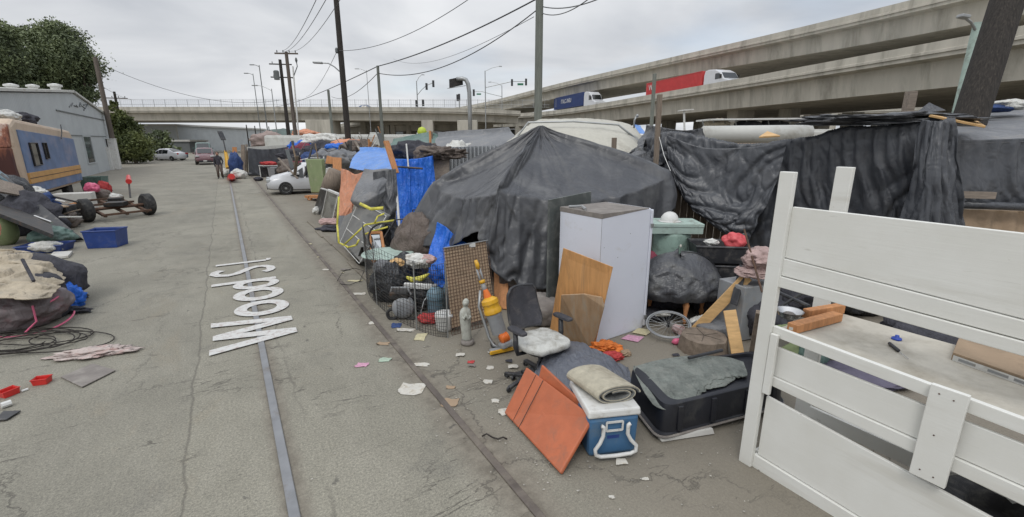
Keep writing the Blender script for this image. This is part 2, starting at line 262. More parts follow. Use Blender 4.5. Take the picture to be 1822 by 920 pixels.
# road: weathered, dusty asphalt with cracks; x = across (t), y = along (s)
def roadmat(name, base, isroad):
    m, N, L, B = mk(name)
    t = nd(N, 'ShaderNodeTexCoord'); V = t.outputs['Object']
    def noi(s, d=6.0, r=.6, dist=0.0, st=None):
        src = V
        if st:
            q = nd(N, 'ShaderNodeMapping', {'Scale': st}); L.new(V, q.inputs[0]); src = q.outputs[0]
        n = nd(N, 'ShaderNodeTexNoise', {'Scale': s, 'Detail': d, 'Roughness': r, 'Distortion': dist}); L.new(src, n.inputs['Vector']); return n
    def rng(o, a, b, c, d):
        n = nd(N, 'ShaderNodeMapRange', {1: a, 2: b, 3: c, 4: d}); L.new(o, n.inputs[0]); return n.outputs[0]
    def M(op, a, b=None):
        n = nd(N, 'ShaderNodeMath', operation=op)
        for i, v in enumerate((a, b)):
            if v is None: continue
            if isinstance(v, (int, float)): n.inputs[i].default_value = v
            else: L.new(v, n.inputs[i])
        return n.outputs[0]
    big = noi(.45, 5, .55, .3); mid = noi(2.3, 8, .7, .5, (1, .45, 1)); fine = noi(55, 3, .8); agg = nd(N, 'ShaderNodeTexVoronoi', {'Scale': 120.0}); L.new(V, agg.inputs['Vector'])
    r = nd(N, 'ShaderNodeValToRGB'); r.color_ramp.elements[0].position = .25; r.color_ramp.elements[1].position = .75
    r.color_ramp.elements[0].color = c4(base, .74); r.color_ramp.elements[1].color = c4(base, 1.20); L.new(big.outputs[0], r.inputs[0])
    o = mixc(N, L, rng(mid.outputs[0], .46, .66, 0, .45), r.outputs[0], c4((.30, .285, .245)))
    o = mixc(N, L, rng(noi(1.1, 7, .7, .8).outputs[0], .57, .70, 0, .5), o, c4((.125, .120, .108)))
    o = mixc(N, L, rng(noi(.8, 8, .75, 1.2, (1, .6, 1)).outputs[0], .55, .66, 0, .4), o, c4((.245, .215, .165)))
    o = mixc(N, L, 1.0, o, mixc(N, L, rng(agg.outputs[0], 0, .6, 0, 1), (.70, .70, .70, 1), (1.14, 1.13, 1.1, 1)), 'MULTIPLY')
    o = mixc(N, L, 1.0, o, mixc(N, L, rng(fine.outputs[0], .3, .7, 0, 1), (.62, .62, .62, 1), (1.30, 1.30, 1.27, 1)), 'MULTIPLY')
    wob = noi(1.3, 5, .6); sx = nd(N, 'ShaderNodeSeparateXYZ'); L.new(V, sx.inputs[0])
    wv = M('MULTIPLY', M('SUBTRACT', wob.outputs[0], .5), .35)
    tt = M('ADD', sx.outputs[0], wv)
    # blown dust towards the camp side
    dustf = rng(M('ADD', tt, M('MULTIPLY', M('SUBTRACT', mid.outputs[0], .5), 1.6)), 1.15, 2.3, 0, .72)
    o = mixc(N, L, dustf, o, c4((.190, .166, .132)))
    dl = rng(M('ADD', tt, M('MULTIPLY', M('SUBTRACT', mid.outputs[0], .5), 2.5)), -3.4, -6.0, 0, .5)
    o = mixc(N, L, dl, o, c4((.26, .23, .185)))
    if isroad:
        dis = noi(1.7, 6, .7); dv = mixc(N, L, .22, V, dis.outputs['Color'], 'LINEAR_LIGHT')
        q = nd(N, 'ShaderNodeMapping', {'Scale': (.42, .30, 1), 'Location': (.37, .1, 0)}); L.new(dv, q.inputs[0])
        ve = nd(N, 'ShaderNodeTexVoronoi', {'Scale': 1.0, 'Randomness': 1.0}, feature='DISTANCE_TO_EDGE'); L.new(q.outputs[0], ve.inputs['Vector'])
        trn = M('MULTIPLY', rng(M('ABSOLUTE', M('SUBTRACT', noi(1.0, 5, .6, .3, (.55, 2.6, 1)).outputs[0], .5)), .0015, .008, .75, 0), rng(noi(1.3, 3, .5).outputs[0], .50, .60, 0, 1))
        cr1 = rng(ve.outputs[0], .0008, .0042, .8, 0)
        cr1 = M('MULTIPLY', cr1, rng(noi(.9, 3, .5).outputs[0], .44, .58, .0, .75))
        # long seam between the two paving strips and the edges of the old track slab
        seam = rng(M('ABSOLUTE', M('ADD', M('ADD', sx.outputs[0], M('MULTIPLY', wv, .45)), .56)), .001, .016, .5, 0)
        seam2 = rng(M('ABSOLUTE', M('ADD', M('ADD', sx.outputs[0], M('MULTIPLY', wv, .9)), -.30)), .004, .02, .55, 0)
        crk = M('MAXIMUM', M('MAXIMUM', M('MAXIMUM', cr1, trn), seam), M('MULTIPLY', seam2, rng(noi(.6, 3).outputs[0], .45, .6, 0, 1)))
        darkl = rng(M('ADD', sx.outputs[0], .56), -.02, .02, .10, 0)
        o = mixc(N, L, darkl, o, c4((.10, .098, .092)))
        tk = M('MULTIPLY', M('SUBTRACT', noi(3.5, 6, .7).outputs[0], .5), .16)
        for xx, wd_i, wd_o, st_ in ((.10, .05, .13, .75), (1.45, .07, .26, .8)):
            bd_ = rng(M('ADD', M('ABSOLUTE', M('SUBTRACT', sx.outputs[0], xx)), tk), wd_i, wd_o, st_, 0)
            o = mixc(N, L, bd_, o, mixc(N, L, rng(noi(9, 5, .7).outputs[0], .35, .65, 0, 1), c4((.125, .108, .085)), c4((.23, .205, .165))))
        o = mixc(N, L, crk, o, c4((.075, .068, .058)))
        spots = nd(N, 'ShaderNodeTexVoronoi', {'Scale': 1.9}); L.new(dv, spots.inputs['Vector'])
        o = mixc(N, L, rng(spots.outputs[0], .035, .06, .6, 0), o, c4((.05, .048, .045)))
        h = M('SUBTRACT', M('MULTIPLY', fine.outputs[0], .3), crk)
    else: h = fine.outputs[0]
    L.new(o, B.inputs['Base Color']); B.inputs['Roughness'].default_value = .88
    b = nd(N, 'ShaderNodeBump', {'Strength': .6, 'Distance': .012}); L.new(h, b.inputs['Height']); b2 = nd(N, 'ShaderNodeBump', {'Strength': .35, 'Distance': .05}); L.new(mid.outputs[0], b2.inputs['Height']); L.new(b.outputs[0], b2.inputs['Normal']); L.new(b2.outputs[0], B.inputs['Normal'])
    return m
roadmat('road', (.232, .221, .186), True); roadmat('dirt', (.20, .18, .15), False)
def roadpaint():
    m, N, L, B = mk('road_paint')
    t = nd(N, 'ShaderNodeTexCoord'); a = nd(N, 'ShaderNodeTexNoise', {'Scale': 14.0, 'Detail': 8.0, 'Roughness': .7}); L.new(t.outputs['Object'], a.inputs['Vector'])
    r = nd(N, 'ShaderNodeValToRGB'); r.color_ramp.elements[0].position = .33; r.color_ramp.elements[1].position = .52
    r.color_ramp.elements[0].color = (.36, .295, .27, 1); r.color_ramp.elements[1].color = (.56, .56, .54, 1); L.new(a.outputs[0], r.inputs[0]); L.new(r.outputs[0], B.inputs['Base Color']); B.inputs['Roughness'].default_value = .7
roadpaint()
# ------------------------------------------------------------------ mesh builder
class MB:
    def __init__(s): s.v = []; s.f = []; s.smooth = False
    def add(s, vs, fs):
        o = len(s.v); s.v += [Vector(v) for v in vs]; s.f += [tuple(i + o for i in f) for f in fs]; return s
    def hexa(s, b):   # 8 points: bottom loop 4, top loop 4
        return s.add(b, [(3, 2, 1, 0), (4, 5, 6, 7), (0, 1, 5, 4), (1, 2, 6, 5), (2, 3, 7, 6), (3, 0, 4, 7)])
    def box(s, c, d, rz=0.0, rot=None):
        c = Vector(c); m = rot if rot else Matrix.Rotation(rz, 3, 'Z'); x, y, z = d[0] / 2, d[1] / 2, d[2] / 2
        return s.hexa([c + m @ Vector(q) for q in ((-x, -y, -z), (x, -y, -z), (x, y, -z), (-x, y, -z), (-x, -y, z), (x, -y, z), (x, y, z), (-x, y, z))])
    def beam(s, a, b, w, h, up=(0, 0, 1)):
        a, b = Vector(a), Vector(b); d = (b - a).normalized(); up = Vector(up)
        if abs(d.dot(up)) > .98: up = Vector((1, 0, 0))
        x = d.cross(up).normalized() * w / 2; y = x.cross(d).normalized() * h / 2
        return s.hexa([a - x - y, a + x - y, a + x + y, a - x + y, b - x - y, b + x - y, b + x + y, b - x + y])
    def slab(s, pts, th, n=None):   # polygon with thickness (direction = its normal, or n)
        pts = [Vector(p) for p in pts]
        if n is None: n = (pts[1] - pts[0]).cross(pts[2] - pts[0]).normalized()
        n = Vector(n) * th; k = len(pts)
        return s.add(pts + [p + n for p in pts], [tuple(range(k))[::-1], tuple(range(k, 2 * k))] + [(i, (i + 1) % k, (i + 1) % k + k, i + k) for i in range(k)])
    def tube(s, pts, r, n=8, cap=True, closed=False):
        pts = [Vector(p) for p in pts]; k = len(pts); rs = r if isinstance(r, (list, tuple)) else [r] * k
        o = len(s.v); prev = None
        for i, p in enumerate(pts):
            a = pts[(i - 1) % k] if (i or closed) else p; b = pts[(i + 1) % k] if (i < k - 1 or closed) else p
            d = (b - a)
            d = d.normalized() if d.length > 1e-9 else Vector((0, 0, 1))
            if prev is None:
                u = Vector((0, 0, 1)) if abs(d.z) < .9 else Vector((1, 0, 0)); x = d.cross(u).normalized()
            else: x = (prev - d * prev.dot(d)).normalized()
            prev = x; y = d.cross(x)
            for j in range(n):
                t = 2 * math.pi * j / n; s.v.append(p + (x * math.cos(t) + y * math.sin(t)) * rs[i])
        for i in range(k if closed else k - 1):
            for j in range(n):
                i2 = (i + 1) % k; s.f.append((o + i * n + j, o + i * n + (j + 1) % n, o + i2 * n + (j + 1) % n, o + i2 * n + j))
        if cap and not closed: s.f += [tuple(o + j for j in range(n))[::-1], tuple(o + (k - 1) * n + j for j in range(n))]
        return s
    def lathe(s, prof, c=(0, 0, 0), n=24, rot=None, sx=1, sy=1):
        c = Vector(c); o = len(s.v); rot = rot or Matrix.Identity(3)
        for r, z in prof:
            for j in range(n):
                t = 2 * math.pi * j / n; s.v.append(c + rot @ Vector((r * math.cos(t) * sx, r * math.sin(t) * sy, z)))
        for i in range(len(prof) - 1):
            for j in range(n): s.f.append((o + i * n + j, o + i * n + (j + 1) % n, o + (i + 1) * n + (j + 1) % n, o + (i + 1) * n + j))
        s.f += [tuple(o + j for j in range(n))[::-1], tuple(o + (len(prof) - 1) * n + j for j in range(n))]
        return s
    def torus(s, c, R, r, rot=None, n=32, m=8, arc=1.0):
        rot = rot or Matrix.Identity(3); c = Vector(c)
        return s.tube([c + rot @ Vector((R * math.cos(2 * math.pi * i / n * arc), R * math.sin(2 * math.pi * i / n * arc), 0)) for i in range(n + (arc < 1))], r, m, closed=arc >= 1)
    def grid(s, A):
        nv, nu = A.shape[:2]; o = len(s.v); s.v += [Vector(p) for p in A.reshape(-1, 3).tolist()]
        s.f += [(o + i * nu + j, o + i * nu + j + 1, o + (i + 1) * nu + j + 1, o + (i + 1) * nu + j) for i in range(nv - 1) for j in range(nu - 1)]; return s
def lump(c, r, seed=0, am=.25, sc=1.6, sub=4, flat=True, ridg=True, rz=0.0, sq=1.0):
    """a crumpled bag / heap: a noise-shaped body resting on its base point"""
    bm = bmesh.new(); bmesh.ops.create_icosphere(bm, subdivisions=sub, radius=1); b = MB(); b.smooth = True
    so = Vector((seed * 7.13, seed * 3.7, seed * 1.9)); m = Matrix.Rotation(rz, 3, 'Z')
    for v in bm.verts:
        p = v.co.copy()
        if sq != 1: p = Vector([math.copysign(abs(a) ** sq, a) for a in p])
        q = p * sc + so; d = noise.noise(q) * .9
        if ridg:
            vo = noise.voronoi(q * 1.25)[0]; v2 = noise.voronoi(q * 2.9 + so)[0]
            d += (1 - 2 * abs(noise.noise(q * 1.7 + Vector((5, 1, 2))))) * .30 - (min(vo[1] - vo[0], .6) - .22) * .85 - (min(v2[1] - v2[0], .5) - .2) * .40 - .12
        else: d += noise.noise(q * 2.4) * .35
        p *= 1 + d * am
        z = p.z * r[2] + r[2] * .8
        if flat and z < 0: z = z * .05; p.x *= 1.04; p.y *= 1.04
        b.v.append(Vector(c) + m @ Vector((p.x * r[0], p.y * r[1], z)))
    b.f = [tuple(v.index for v in f.verts) for f in bm.faces]; bm.free(); return b
# ------------------------------------------------------------------ object creation
COL = SC.collection
WL = {}
def props(o, label=None, cat=None, group=None, kind=None):
    for k, v in (('label', label), ('category', cat), ('group', group), ('kind', kind)):
        if v: o[k] = v
    return o
def thing(name, label, cat, loc=(0, 0, 0), group=None):
    o = bpy.data.objects.new(name, None); COL.objects.link(o); o.empty_display_size = .1; o.location = loc; WL[o.name] = Vector(loc)
    return props(o, label, cat, group)
def obj(name, b, m, parent=None, bevel=0, solid=0, sub=0, org=None, smooth=None):
    me = bpy.data.meshes.new(name); o = bpy.data.objects.new(name, me); COL.objects.link(o)
    if parent is not None: base = WL[parent.name]; 
    elif org is not None: base = Vector(org)
    else:
        xs = [v.x for v in b.v]; ys = [v.y for v in b.v]; zs = [v.z for v in b.v]; base = Vector(((min(xs) + max(xs)) / 2, (min(ys) + max(ys)) / 2, min(zs)))
    me.from_pydata([v - base for v in b.v], [], b.f); me.update()
    if parent is not None: o.parent = parent
    else: o.location = base
    WL[o.name] = base
    for mm in (m if isinstance(m, (list, tuple)) else [m]): me.materials.append(MT[mm])
    if (b.smooth if smooth is None else smooth): me.shade_smooth()
    if bevel:
        md = o.modifiers.new('bevel', 'BEVEL'); md.width = bevel; md.segments = 2; md.limit_method = 'ANGLE'; md.angle_limit = R_(35)
    if solid:
        md = o.modifiers.new('solid', 'SOLIDIFY'); md.thickness = solid; md.offset = 0
    if sub:
        md = o.modifiers.new('sub', 'SUBSURF'); md.levels = sub; md.render_levels = sub
    return o
def solo(name, b, m, label, cat, group=None, **k): return props(obj(name, b, m, **k), label, cat, group)
def struct(name, b, m, **k): return props(obj(name, b, m, **k), kind='structure')
def rough_round(o):   # smooth shading with sharp edges kept
    me = o.data; me.shade_smooth(); 
    try: me.set_sharp_from_angle(angle=R_(40))
    except Exception: pass
    return o
def dup(root, loc, rz=None, label=None):
    r = root.copy(); COL.objects.link(r); r.location = loc; WL[r.name] = Vector(loc)
    if rz is not None: r.rotation_euler = (0, 0, rz)
    if label: r['label'] = label
    for ch in list(root.children):
        c = ch.copy(); COL.objects.link(c); c.parent = r
        for g in list(ch.children): e = g.copy(); COL.objects.link(e); e.parent = c
    return r
# ------------------------------------------------------------------ cloth: control net -> fine net -> relaxed with slack so that folds form
def cr1(C, n):
    k = C.shape[0]; t = np.linspace(0, k - 1, n); i = np.minimum(t.astype(int), k - 2); f = (t - i)[:, None, None]
    g = lambda j: C[np.clip(j, 0, k - 1)]
    p0, p1, p2, p3 = g(i - 1), g(i), g(i + 1), g(i + 2)
    return .5 * (2 * p1 + (p2 - p0) * f + (2 * p0 - 5 * p1 + 4 * p2 - p3) * f ** 2 + (3 * p1 - p0 - 3 * p2 + p3) * f ** 3)
def net(rows, nv, nu, lin=0.0):
    C = np.array([[tuple(p) for p in r] for r in rows], float); A = cr1(C, nv); A = cr1(A.transpose(1, 0, 2), nu).transpose(1, 0, 2)
    if lin:
        def l1(C, n):
            k = C.shape[0]; t = np.linspace(0, k - 1, n); i = np.minimum(t.astype(int), k - 2); f = (t - i)[:, None, None]; return C[i] * (1 - f) + C[i + 1] * f
        B = l1(C, nv); B = l1(B.transpose(1, 0, 2), nu).transpose(1, 0, 2); A = A * (1 - lin) + B * lin
    return A
def relax(A0, pin=None, slack=.04, shell=.12, it=90, seed=1, g=.0006, floor=.01, slack_u=None, stiff=.5):
    rs = np.random.RandomState(seed); A = A0.copy(); nv, nu = A.shape[:2]
    w = np.ones((nv, nu, 1))
    if pin is None: w[0] = 0
    else:
        for i, j in pin: w[min(nv - 1, int(round(i * (nv - 1)))), min(nu - 1, int(round(j * (nu - 1))))] = 0
    # smooth random offset
    q = rs.randn(max(3, nv // 6), max(3, nu // 6), 3); Q = cr1(cr1(q, nv).transpose(1, 0, 2), nu).transpose(1, 0, 2)
    A += Q * w * shell * .35; prev = A.copy()
    su = slack if slack_u is None else slack_u
    def rest(d0, d1, k): return np.linalg.norm(A0[d1] - A0[d0], axis=2, keepdims=True) * (1 + k)
    s_ = slice; cons = []
    for st in (1, 3):
        kf = 1.0 if st == 1 else stiff
        for o in range(2 * st):
            idx = np.arange(o % st + (o // st) * st, nu - st, 2 * st)
            if len(idx): cons.append((s_(None), idx, s_(None), idx + st, su if st == 1 else su * .8, kf))
            idx = np.arange(o % st + (o // st) * st, nv - st, 2 * st)
            if len(idx): cons.append((idx, s_(None), idx + st, s_(None), slack if st == 1 else slack * .8, kf))
    for o in range(2):
        iv = np.arange(o, nv - 1, 2)
        for p in range(2):
            ju = np.arange(p, nu - 1, 2)
            if len(iv) and len(ju):
                cons.append((iv[:, None], ju[None], iv[:, None] + 1, ju[None] + 1, slack, .5)); cons.append((iv[:, None] + 1, ju[None], iv[:, None], ju[None] + 1, slack, .5))
    RL = [rest((c[0], c[1]), (c[2], c[3]), c[4]) for c in cons]
    for k in range(it):
        vel = (A - prev) * .9; prev = A.copy(); A = A + vel * w; A[..., 2:] -= g * w
        for c, L in zip(cons, RL):
            a, b = A[c[0], c[1]], A[c[2], c[3]]; wa, wb = w[c[0], c[1]], w[c[2], c[3]]; D = b - a; l = np.linalg.norm(D, axis=2, keepdims=True) + 1e-9
            q = (l - L) / l / (wa + wb + 1e-6) * c[5]; A[c[0], c[1]] = a + wa * q * D; A[c[2], c[3]] = b - wb * q * D
        D = A - A0; l = np.linalg.norm(D, axis=2, keepdims=True) + 1e-9; A = A0 + D * np.minimum(1, shell / l)
        A[..., 2] = np.maximum(A[..., 2], floor)
    return A
def folds(A, amp, fu, fv, seed=0, skew=0.0, pw=2.0, top=0):
    """sharp gathered folds: ridged displacement along the surface normal, running down the cloth"""
    nv, nu = A.shape[:2]; N_ = np.cross(np.gradient(A, axis=1), np.gradient(A, axis=0)); N_ /= np.linalg.norm(N_, axis=2, keepdims=True) + 1e-9; D = np.zeros((nv, nu))
    for i in range(nv):
        for j in range(nu):
            u, v = j / nu, i / nv; w = noise.noise(Vector((u * 3, v * 3, seed))) * .5
            a = noise.noise(Vector(((u + skew * v) * fu + w, v * fv, seed + 4.3))); c = noise.noise(Vector(((u - skew * .6 * v) * fu * 2.3 + w, v * fv * 1.7, seed + 8.1)))
            D[i, j] = (max(0, 1 - abs(a) * 3.2) ** pw + .45 * max(0, 1 - abs(c) * 3.2) ** pw - .35) * (min(1, i / top) if top else 1) * (.55 + .9 * abs(noise.noise(Vector((u * 4, v * 3, seed + 2)))))
    return A + N_ * D[..., None] * amp
def cloth(name, rows, nv, nu, m, label=None, cat=None, group=None, parent=None, th=.004, lin=0.0, fold=None, **k):
    A = relax(net(rows, nv, nu, lin), **k)
    if fold: A = folds(A, *fold)
    if 1: pass
    A = A; b = MB(); b.grid(A); b.smooth = True
    o = obj(name, b, m, parent=parent, solid=th)
    if parent is None: props(o, label, cat, group)
    return o
# ================================================================== SETTING
b = MB(); N_ = 60
b.add([(-900, -60, 0), (900, -60, 0), (900, 1500, 0), (-900, 1500, 0)], [(0, 1, 2, 3)])
g = struct('ground', b, 'dirt', org=(0, 0, 0)); g.location.z = -.012
def roadframe(o): o.rotation_euler = (0, 0, RA); return o
def rgrid(x0, x1, y0, y1, z):
    b = MB(); return b.add([(x0, y0, z), (x1, y0, z), (x1, y1, z), (x0, y1, z)], [(0, 1, 2, 3)])
roadframe(struct('road', rgrid(-10.5, 4.6, -12, 330, 0), 'road', org=(0, 0, 0)))
def strip(name, t0, t1, z, m, s0=-6, s1=150, wob=.02, seed=0, h=.0):
    b = MB(); random.seed(seed); k = int((s1 - s0) / .35); o = 0
    for i in range(k + 1):
        s = s0 + (s1 - s0) * i / k
        if s > 30: wv = .0
        else: wv = 1
        a = t0 + wob * wv * noise.noise(Vector((s * 1.7, seed, 0))) * 2; c = t1 + wob * wv * noise.noise(Vector((s * 1.7, seed + 9, 0))) * 2
        b.v += [Vector((a, s, z)), Vector((c, s, z))]
        if i: b.f.append((2 * i - 2, 2 * i - 1, 2 * i + 1, 2 * i))
    return roadframe(struct(name, b, m, org=(0, 0, 0)))
for t, w, m, z in ((.085, .070, 'rail_steel', .016), (1.465, .060, 'rail_rusty', .014)):
    b = MB(); b.box((t, 72, z - .05), (w, 156, .1)); roadframe(struct('rail', b, m, org=(0, 0, 0), bevel=.006))
# old kerb in front of the camp and its broken pieces
b = MB(); random.seed(4); s = 5.6
s = 7.4
while s < 14:
    l = random.uniform(.8, 1.9); b.box((1.95 + random.uniform(-.04, .04), s + l / 2, .005), (.14, l, .07), rz=random.uniform(-.02, .02)); s += l + .015
roadframe(struct('kerb', b, 'dirt', org=(0, 0, 0), bevel=.015))
# street name on the asphalt
def letters(txt, size, m, th, name, sx=1.0, extra=None):
    cu = bpy.data.curves.new(name, 'FONT'); cu.body = txt; cu.size = size; cu.extrude = th; cu.resolution_u = 3
    if extra: cu.offset = extra
    t = bpy.data.objects.new(name + '_t', cu); COL.objects.link(t); dg = bpy.context.evaluated_depsgraph_get(); me = bpy.data.meshes.new_from_object(t.evaluated_get(dg)); bpy.data.objects.remove(t)
    for v in me.vertices: v.co.x *= sx
    me.materials.clear(); me.materials.append(MT[m]); o = bpy.data.objects.new(name, me); COL.objects.link(o); WL[o.name] = Vector(); return o
def glyphs():
    b = MB(); H_, T_ = -.96, .51      # cap height runs to the left, baseline on the right
    zq = [0]
    def quad(p): b.add([(x, y, 0) for x, y in p], [tuple(range(len(p)))])
    def ribbon(pts, w, closed=False):
        n = len(pts); L = []
        for i, (x, y) in enumerate(pts):
            a = pts[(i - 1) % n] if (i or closed) else pts[i]; c = pts[(i + 1) % n] if (i < n - 1 or closed) else pts[i]; dx, dy = c[0] - a[0], c[1] - a[1]; l = math.hypot(dx, dy); ww = w[i] if isinstance(w, list) else w; L.append(((x - dy / l * ww / 2, y + dx / l * ww / 2), (x + dy / l * ww / 2, y - dx / l * ww / 2)))
        for i in range(n if closed else n - 1): quad([L[i][0], L[i][1], L[(i + 1) % n][1], L[(i + 1) % n][0]])
    def q(gs, gu): return (T_ + H_ * gu, gs)     # gs = metres up the street, gu = 0 baseline .. 1 cap height
    w = .15
    def bar(s0, u0, s1, u1, ww=w):               # stroke with ends cut square to the letter height
        b.add([(T_ + H_ * u0, s0 - ww / 2, 0), (T_ + H_ * u0, s0 + ww / 2, 0), (T_ + H_ * u1, s1 + ww / 2, 0), (T_ + H_ * u1, s1 - ww / 2, 0)], [(0, 1, 2, 3)])
    S4 = [(5.99, 1), (6.215, 0), (6.45, .97), (6.70, 0), (6.95, 1)]
    for i in range(4): bar(*S4[i], *S4[i + 1], .165)
    def ell(sc_, uc, rs, ru, ww): ribbon([q(sc_ + rs * math.cos(a), uc + ru * math.sin(a)) for a in [i / 40 * 2 * math.pi for i in range(40)]], ww, True)
    ell(7.37, .34, .265, .29, .165); ell(8.12, .34, .265, .29, .165); ell(8.75, .34, .225, .29, .15); bar(9.00, 0, 9.00, 1.03, .15)
    ribbon([q(9.54 + .56 * x, y) for x, y in ((.02, .16), (.12, .07), (.32, .02), (.6, .03), (.82, .12), (.86, .27), (.72, .40), (.42, .52), (.18, .63), (.08, .77), (.18, .92), (.42, 1.0), (.66, .98), (.86, .88))], .155)
    bar(10.50, .06, 10.50, .98, .13); bar(10.27, .68, 10.75, .68, .12); ribbon([q(10.50, .06), q(10.54, .01), q(10.66, 0)], .09)
    return b
o = props(obj('road_lettering', glyphs(), 'road_paint', org=(0, 0, 0)), kind='structure'); o.rotation_euler = (0, 0, RA); o.location.z = .0185
for i, p_ in enumerate(o.data.polygons):
    for v in p_.vertices: o.data.vertices[v].co.z += .00001 * (i % 50)
# distant ground: hills and treeline
def ridge(name, pts, m, depth=20, seed=0, rg=.5, n=220):
    b = MB(); b.smooth = True; r = []
    for i in range(n + 1):
        f = i / n * (len(pts) - 1); j = min(int(f), len(pts) - 2); f -= j; p = Vector(pts[j]).lerp(Vector(pts[j + 1]), f)
        z = p.z * (1 + rg * (noise.noise(Vector((i * .13, seed, 0))) + .6 * noise.noise(Vector((i * .55, seed, 3)))))
        b.v += [Vector((p.x, p.y, -.1)), Vector((p.x, p.y + depth * .3, z * .85)), Vector((p.x, p.y + depth * .6, z)), Vector((p.x, p.y + depth, -.1))]
        if i:
            o = 4 * i
            for q in range(3): b.f.append((o - 4 + q, o + q, o + q + 1, o - 3 + q))
    return struct(name, b, m)
ridge('hills', [(-1000, 1150, 26), (-620, 1180, 34), (-200, 1200, 25), (300, 1200, 18), (900, 1200, 14)], 'hills', 120, 3, .35)
# ------------------------------------------------------------------ foliage
def leaves(blobs, n, size, seed=0, hollow=.45):
    rs = np.random.RandomState(seed); vol = np.array([r[0] * r[1] * r[2] for _, r in blobs]) ** (2 / 3); cnt = (vol / vol.sum() * n).astype(int); V = []
    for (c, r), k in zip(blobs, cnt):
        d = rs.randn(k, 3); d /= np.linalg.norm(d, axis=1, keepdims=True); rad = hollow + (1 - hollow) * rs.rand(k, 1) ** .7
        # tufts: push points towards random tuft centres so that gaps open
        tc_ = rs.randn(max(6, k // 55), 3); tc_ /= np.linalg.norm(tc_, axis=1, keepdims=True); tr = .62 + .5 * rs.rand(len(tc_), 1)
        j = rs.randint(0, len(tc_), k); p = tc_[j] * tr[j] + rs.randn(k, 3) * .17; mixm = rs.rand(k, 1) < .8; p = np.where(mixm, p, d * rad)
        p = np.array(c)[None] + p * np.array(r)[None]
        a = rs.randn(k, 3); a /= np.linalg.norm(a, axis=1, keepdims=True); q = rs.randn(k, 3); bb = np.cross(a, q); bb /= np.linalg.norm(bb, axis=1, keepdims=True); s_ = size * (.5 + rs.rand(k, 1))
        V.append(np.stack([p - a * s_, p + bb * s_ * .55, p + a * s_, p - bb * s_ * .55], 1))
    V = np.concatenate(V).reshape(-1, 3); b = MB(); b.v = [Vector(v) for v in V.tolist()]; b.f = [(i, i + 1, i + 2, i + 3) for i in range(0, len(b.v), 4)]; return b
def tree(name, label, pxs, Y, base, n, size, m, seed, tr=.35, group=None, depth=1.0):
    bl = []
    for i, (x, y, r) in enumerate(pxs):
        random.seed(seed + i); p = P(x, y, Y + random.uniform(-2, 2) * depth); rr = PX(p, r); bl.append((tuple(p), (rr, rr * .9, rr * .72)))
    t = thing(name, label, 'tree', base, group); obj('crown', leaves(bl, n, size, seed), m, t)
    bk = MB(); base = Vector(base); top = Vector(bl[len(bl) // 2][0]); bk.tube([base, base.lerp(top, .4), base.lerp(top, .7), top], [tr, tr * .8, tr * .55, tr * .2], 10)
    for c, r in bl: c = Vector(c); a = base.lerp(top, random.uniform(.35, .7)); bk.tube([a, a.lerp(c, .5) + Vector((0, 0, -.3)), c], [tr * .4, tr * .25, tr * .08], 6)
    obj('trunk', bk, 'bark', t); return t
cx = P(90, 100, 52)
tree('pine_tree', 'tall dark evergreen tree rising behind the grey corrugated building', [(100, 70, 38), (60, 95, 42), (120, 110, 48), (80, 135, 50), (142, 128, 30), (35, 145, 45), (130, 160, 34), (155, 168, 18), (60, 60, 20), (95, 165, 45), (148, 104, 16), (100, 48, 16), (128, 78, 18), (30, 60, 16), (160, 140, 12)], 52, (cx.x, 53, 0), 70000, .115, 'leaf_dark', 11, .55)
cx = P(-10, 100, 48)
tree('pine_tree', 'dark evergreen tree cut by the left edge of the picture', [(0, 60, 26), (-15, 100, 45), (5, 130, 38), (-30, 60, 30), (-20, 150, 50), (20, 160, 30)], 47, (cx.x, 48, 0), 30000, .115, 'leaf_dark', 31, .5)
hp = [(214, 210, 12), (212, 235, 16), (226, 236, 20), (236, 258, 22), (220, 268, 20), (252, 274, 14), (208, 222, 10), (230, 222, 10), (248, 252, 12), (199, 192, 6), (205, 184, 5)]
hb = [];
for i, (x, y, r) in enumerate(hp): p = P(x, y, 52 + (i % 3)); rr = PX(p, r); hb.append((tuple(p), (rr, rr * 1.3, rr)))
t = thing('ivy_bush', 'large yellow-green ivy bush beside the far end of the corrugated building', 'bush', (hb[3][0][0], 52, 0)); obj('foliage', leaves(hb, 22000, .12, 5), 'leaf_ivy', t)
st = MB(); st.tube([(hb[3][0][0], 52, 0), hb[2][0], hb[0][0]], [.2, .12, .05], 8); obj('stem', st, 'bark', t)
hb = []
for i, (x, y, r) in enumerate([(283, 247, 14), (275, 262, 13), (290, 262, 12), (268, 250, 9), (300, 268, 8), (312, 268, 7)]): p = P(x, y, 72); rr = PX(p, r); hb.append((tuple(p), (rr, rr, rr)))
t = thing('shrub', 'dark green shrub behind the white parked car', 'bush', (hb[0][0][0], 72, 0)); obj('foliage', leaves(hb, 4000, .2, 6), 'leaf_dark', t); st = MB(); st.tube([(hb[0][0][0], 72, 0), hb[0][0]], .1, 6); obj('stem', st, 'bark', t)
# far-off wood seen under the bridge
bl = []; random.seed(8)
for i in range(60):
    x = random.uniform(300, 1000); p = P(x, random.uniform(239, 248), random.uniform(190, 300)); rr = PX(p, random.uniform(5, 10)); bl.append((tuple(p), (rr * 1.6, rr, rr)))
props(obj('distant_trees', leaves(bl, 12000, .9, 9, .2), 'leaf_far'), kind='stuff')
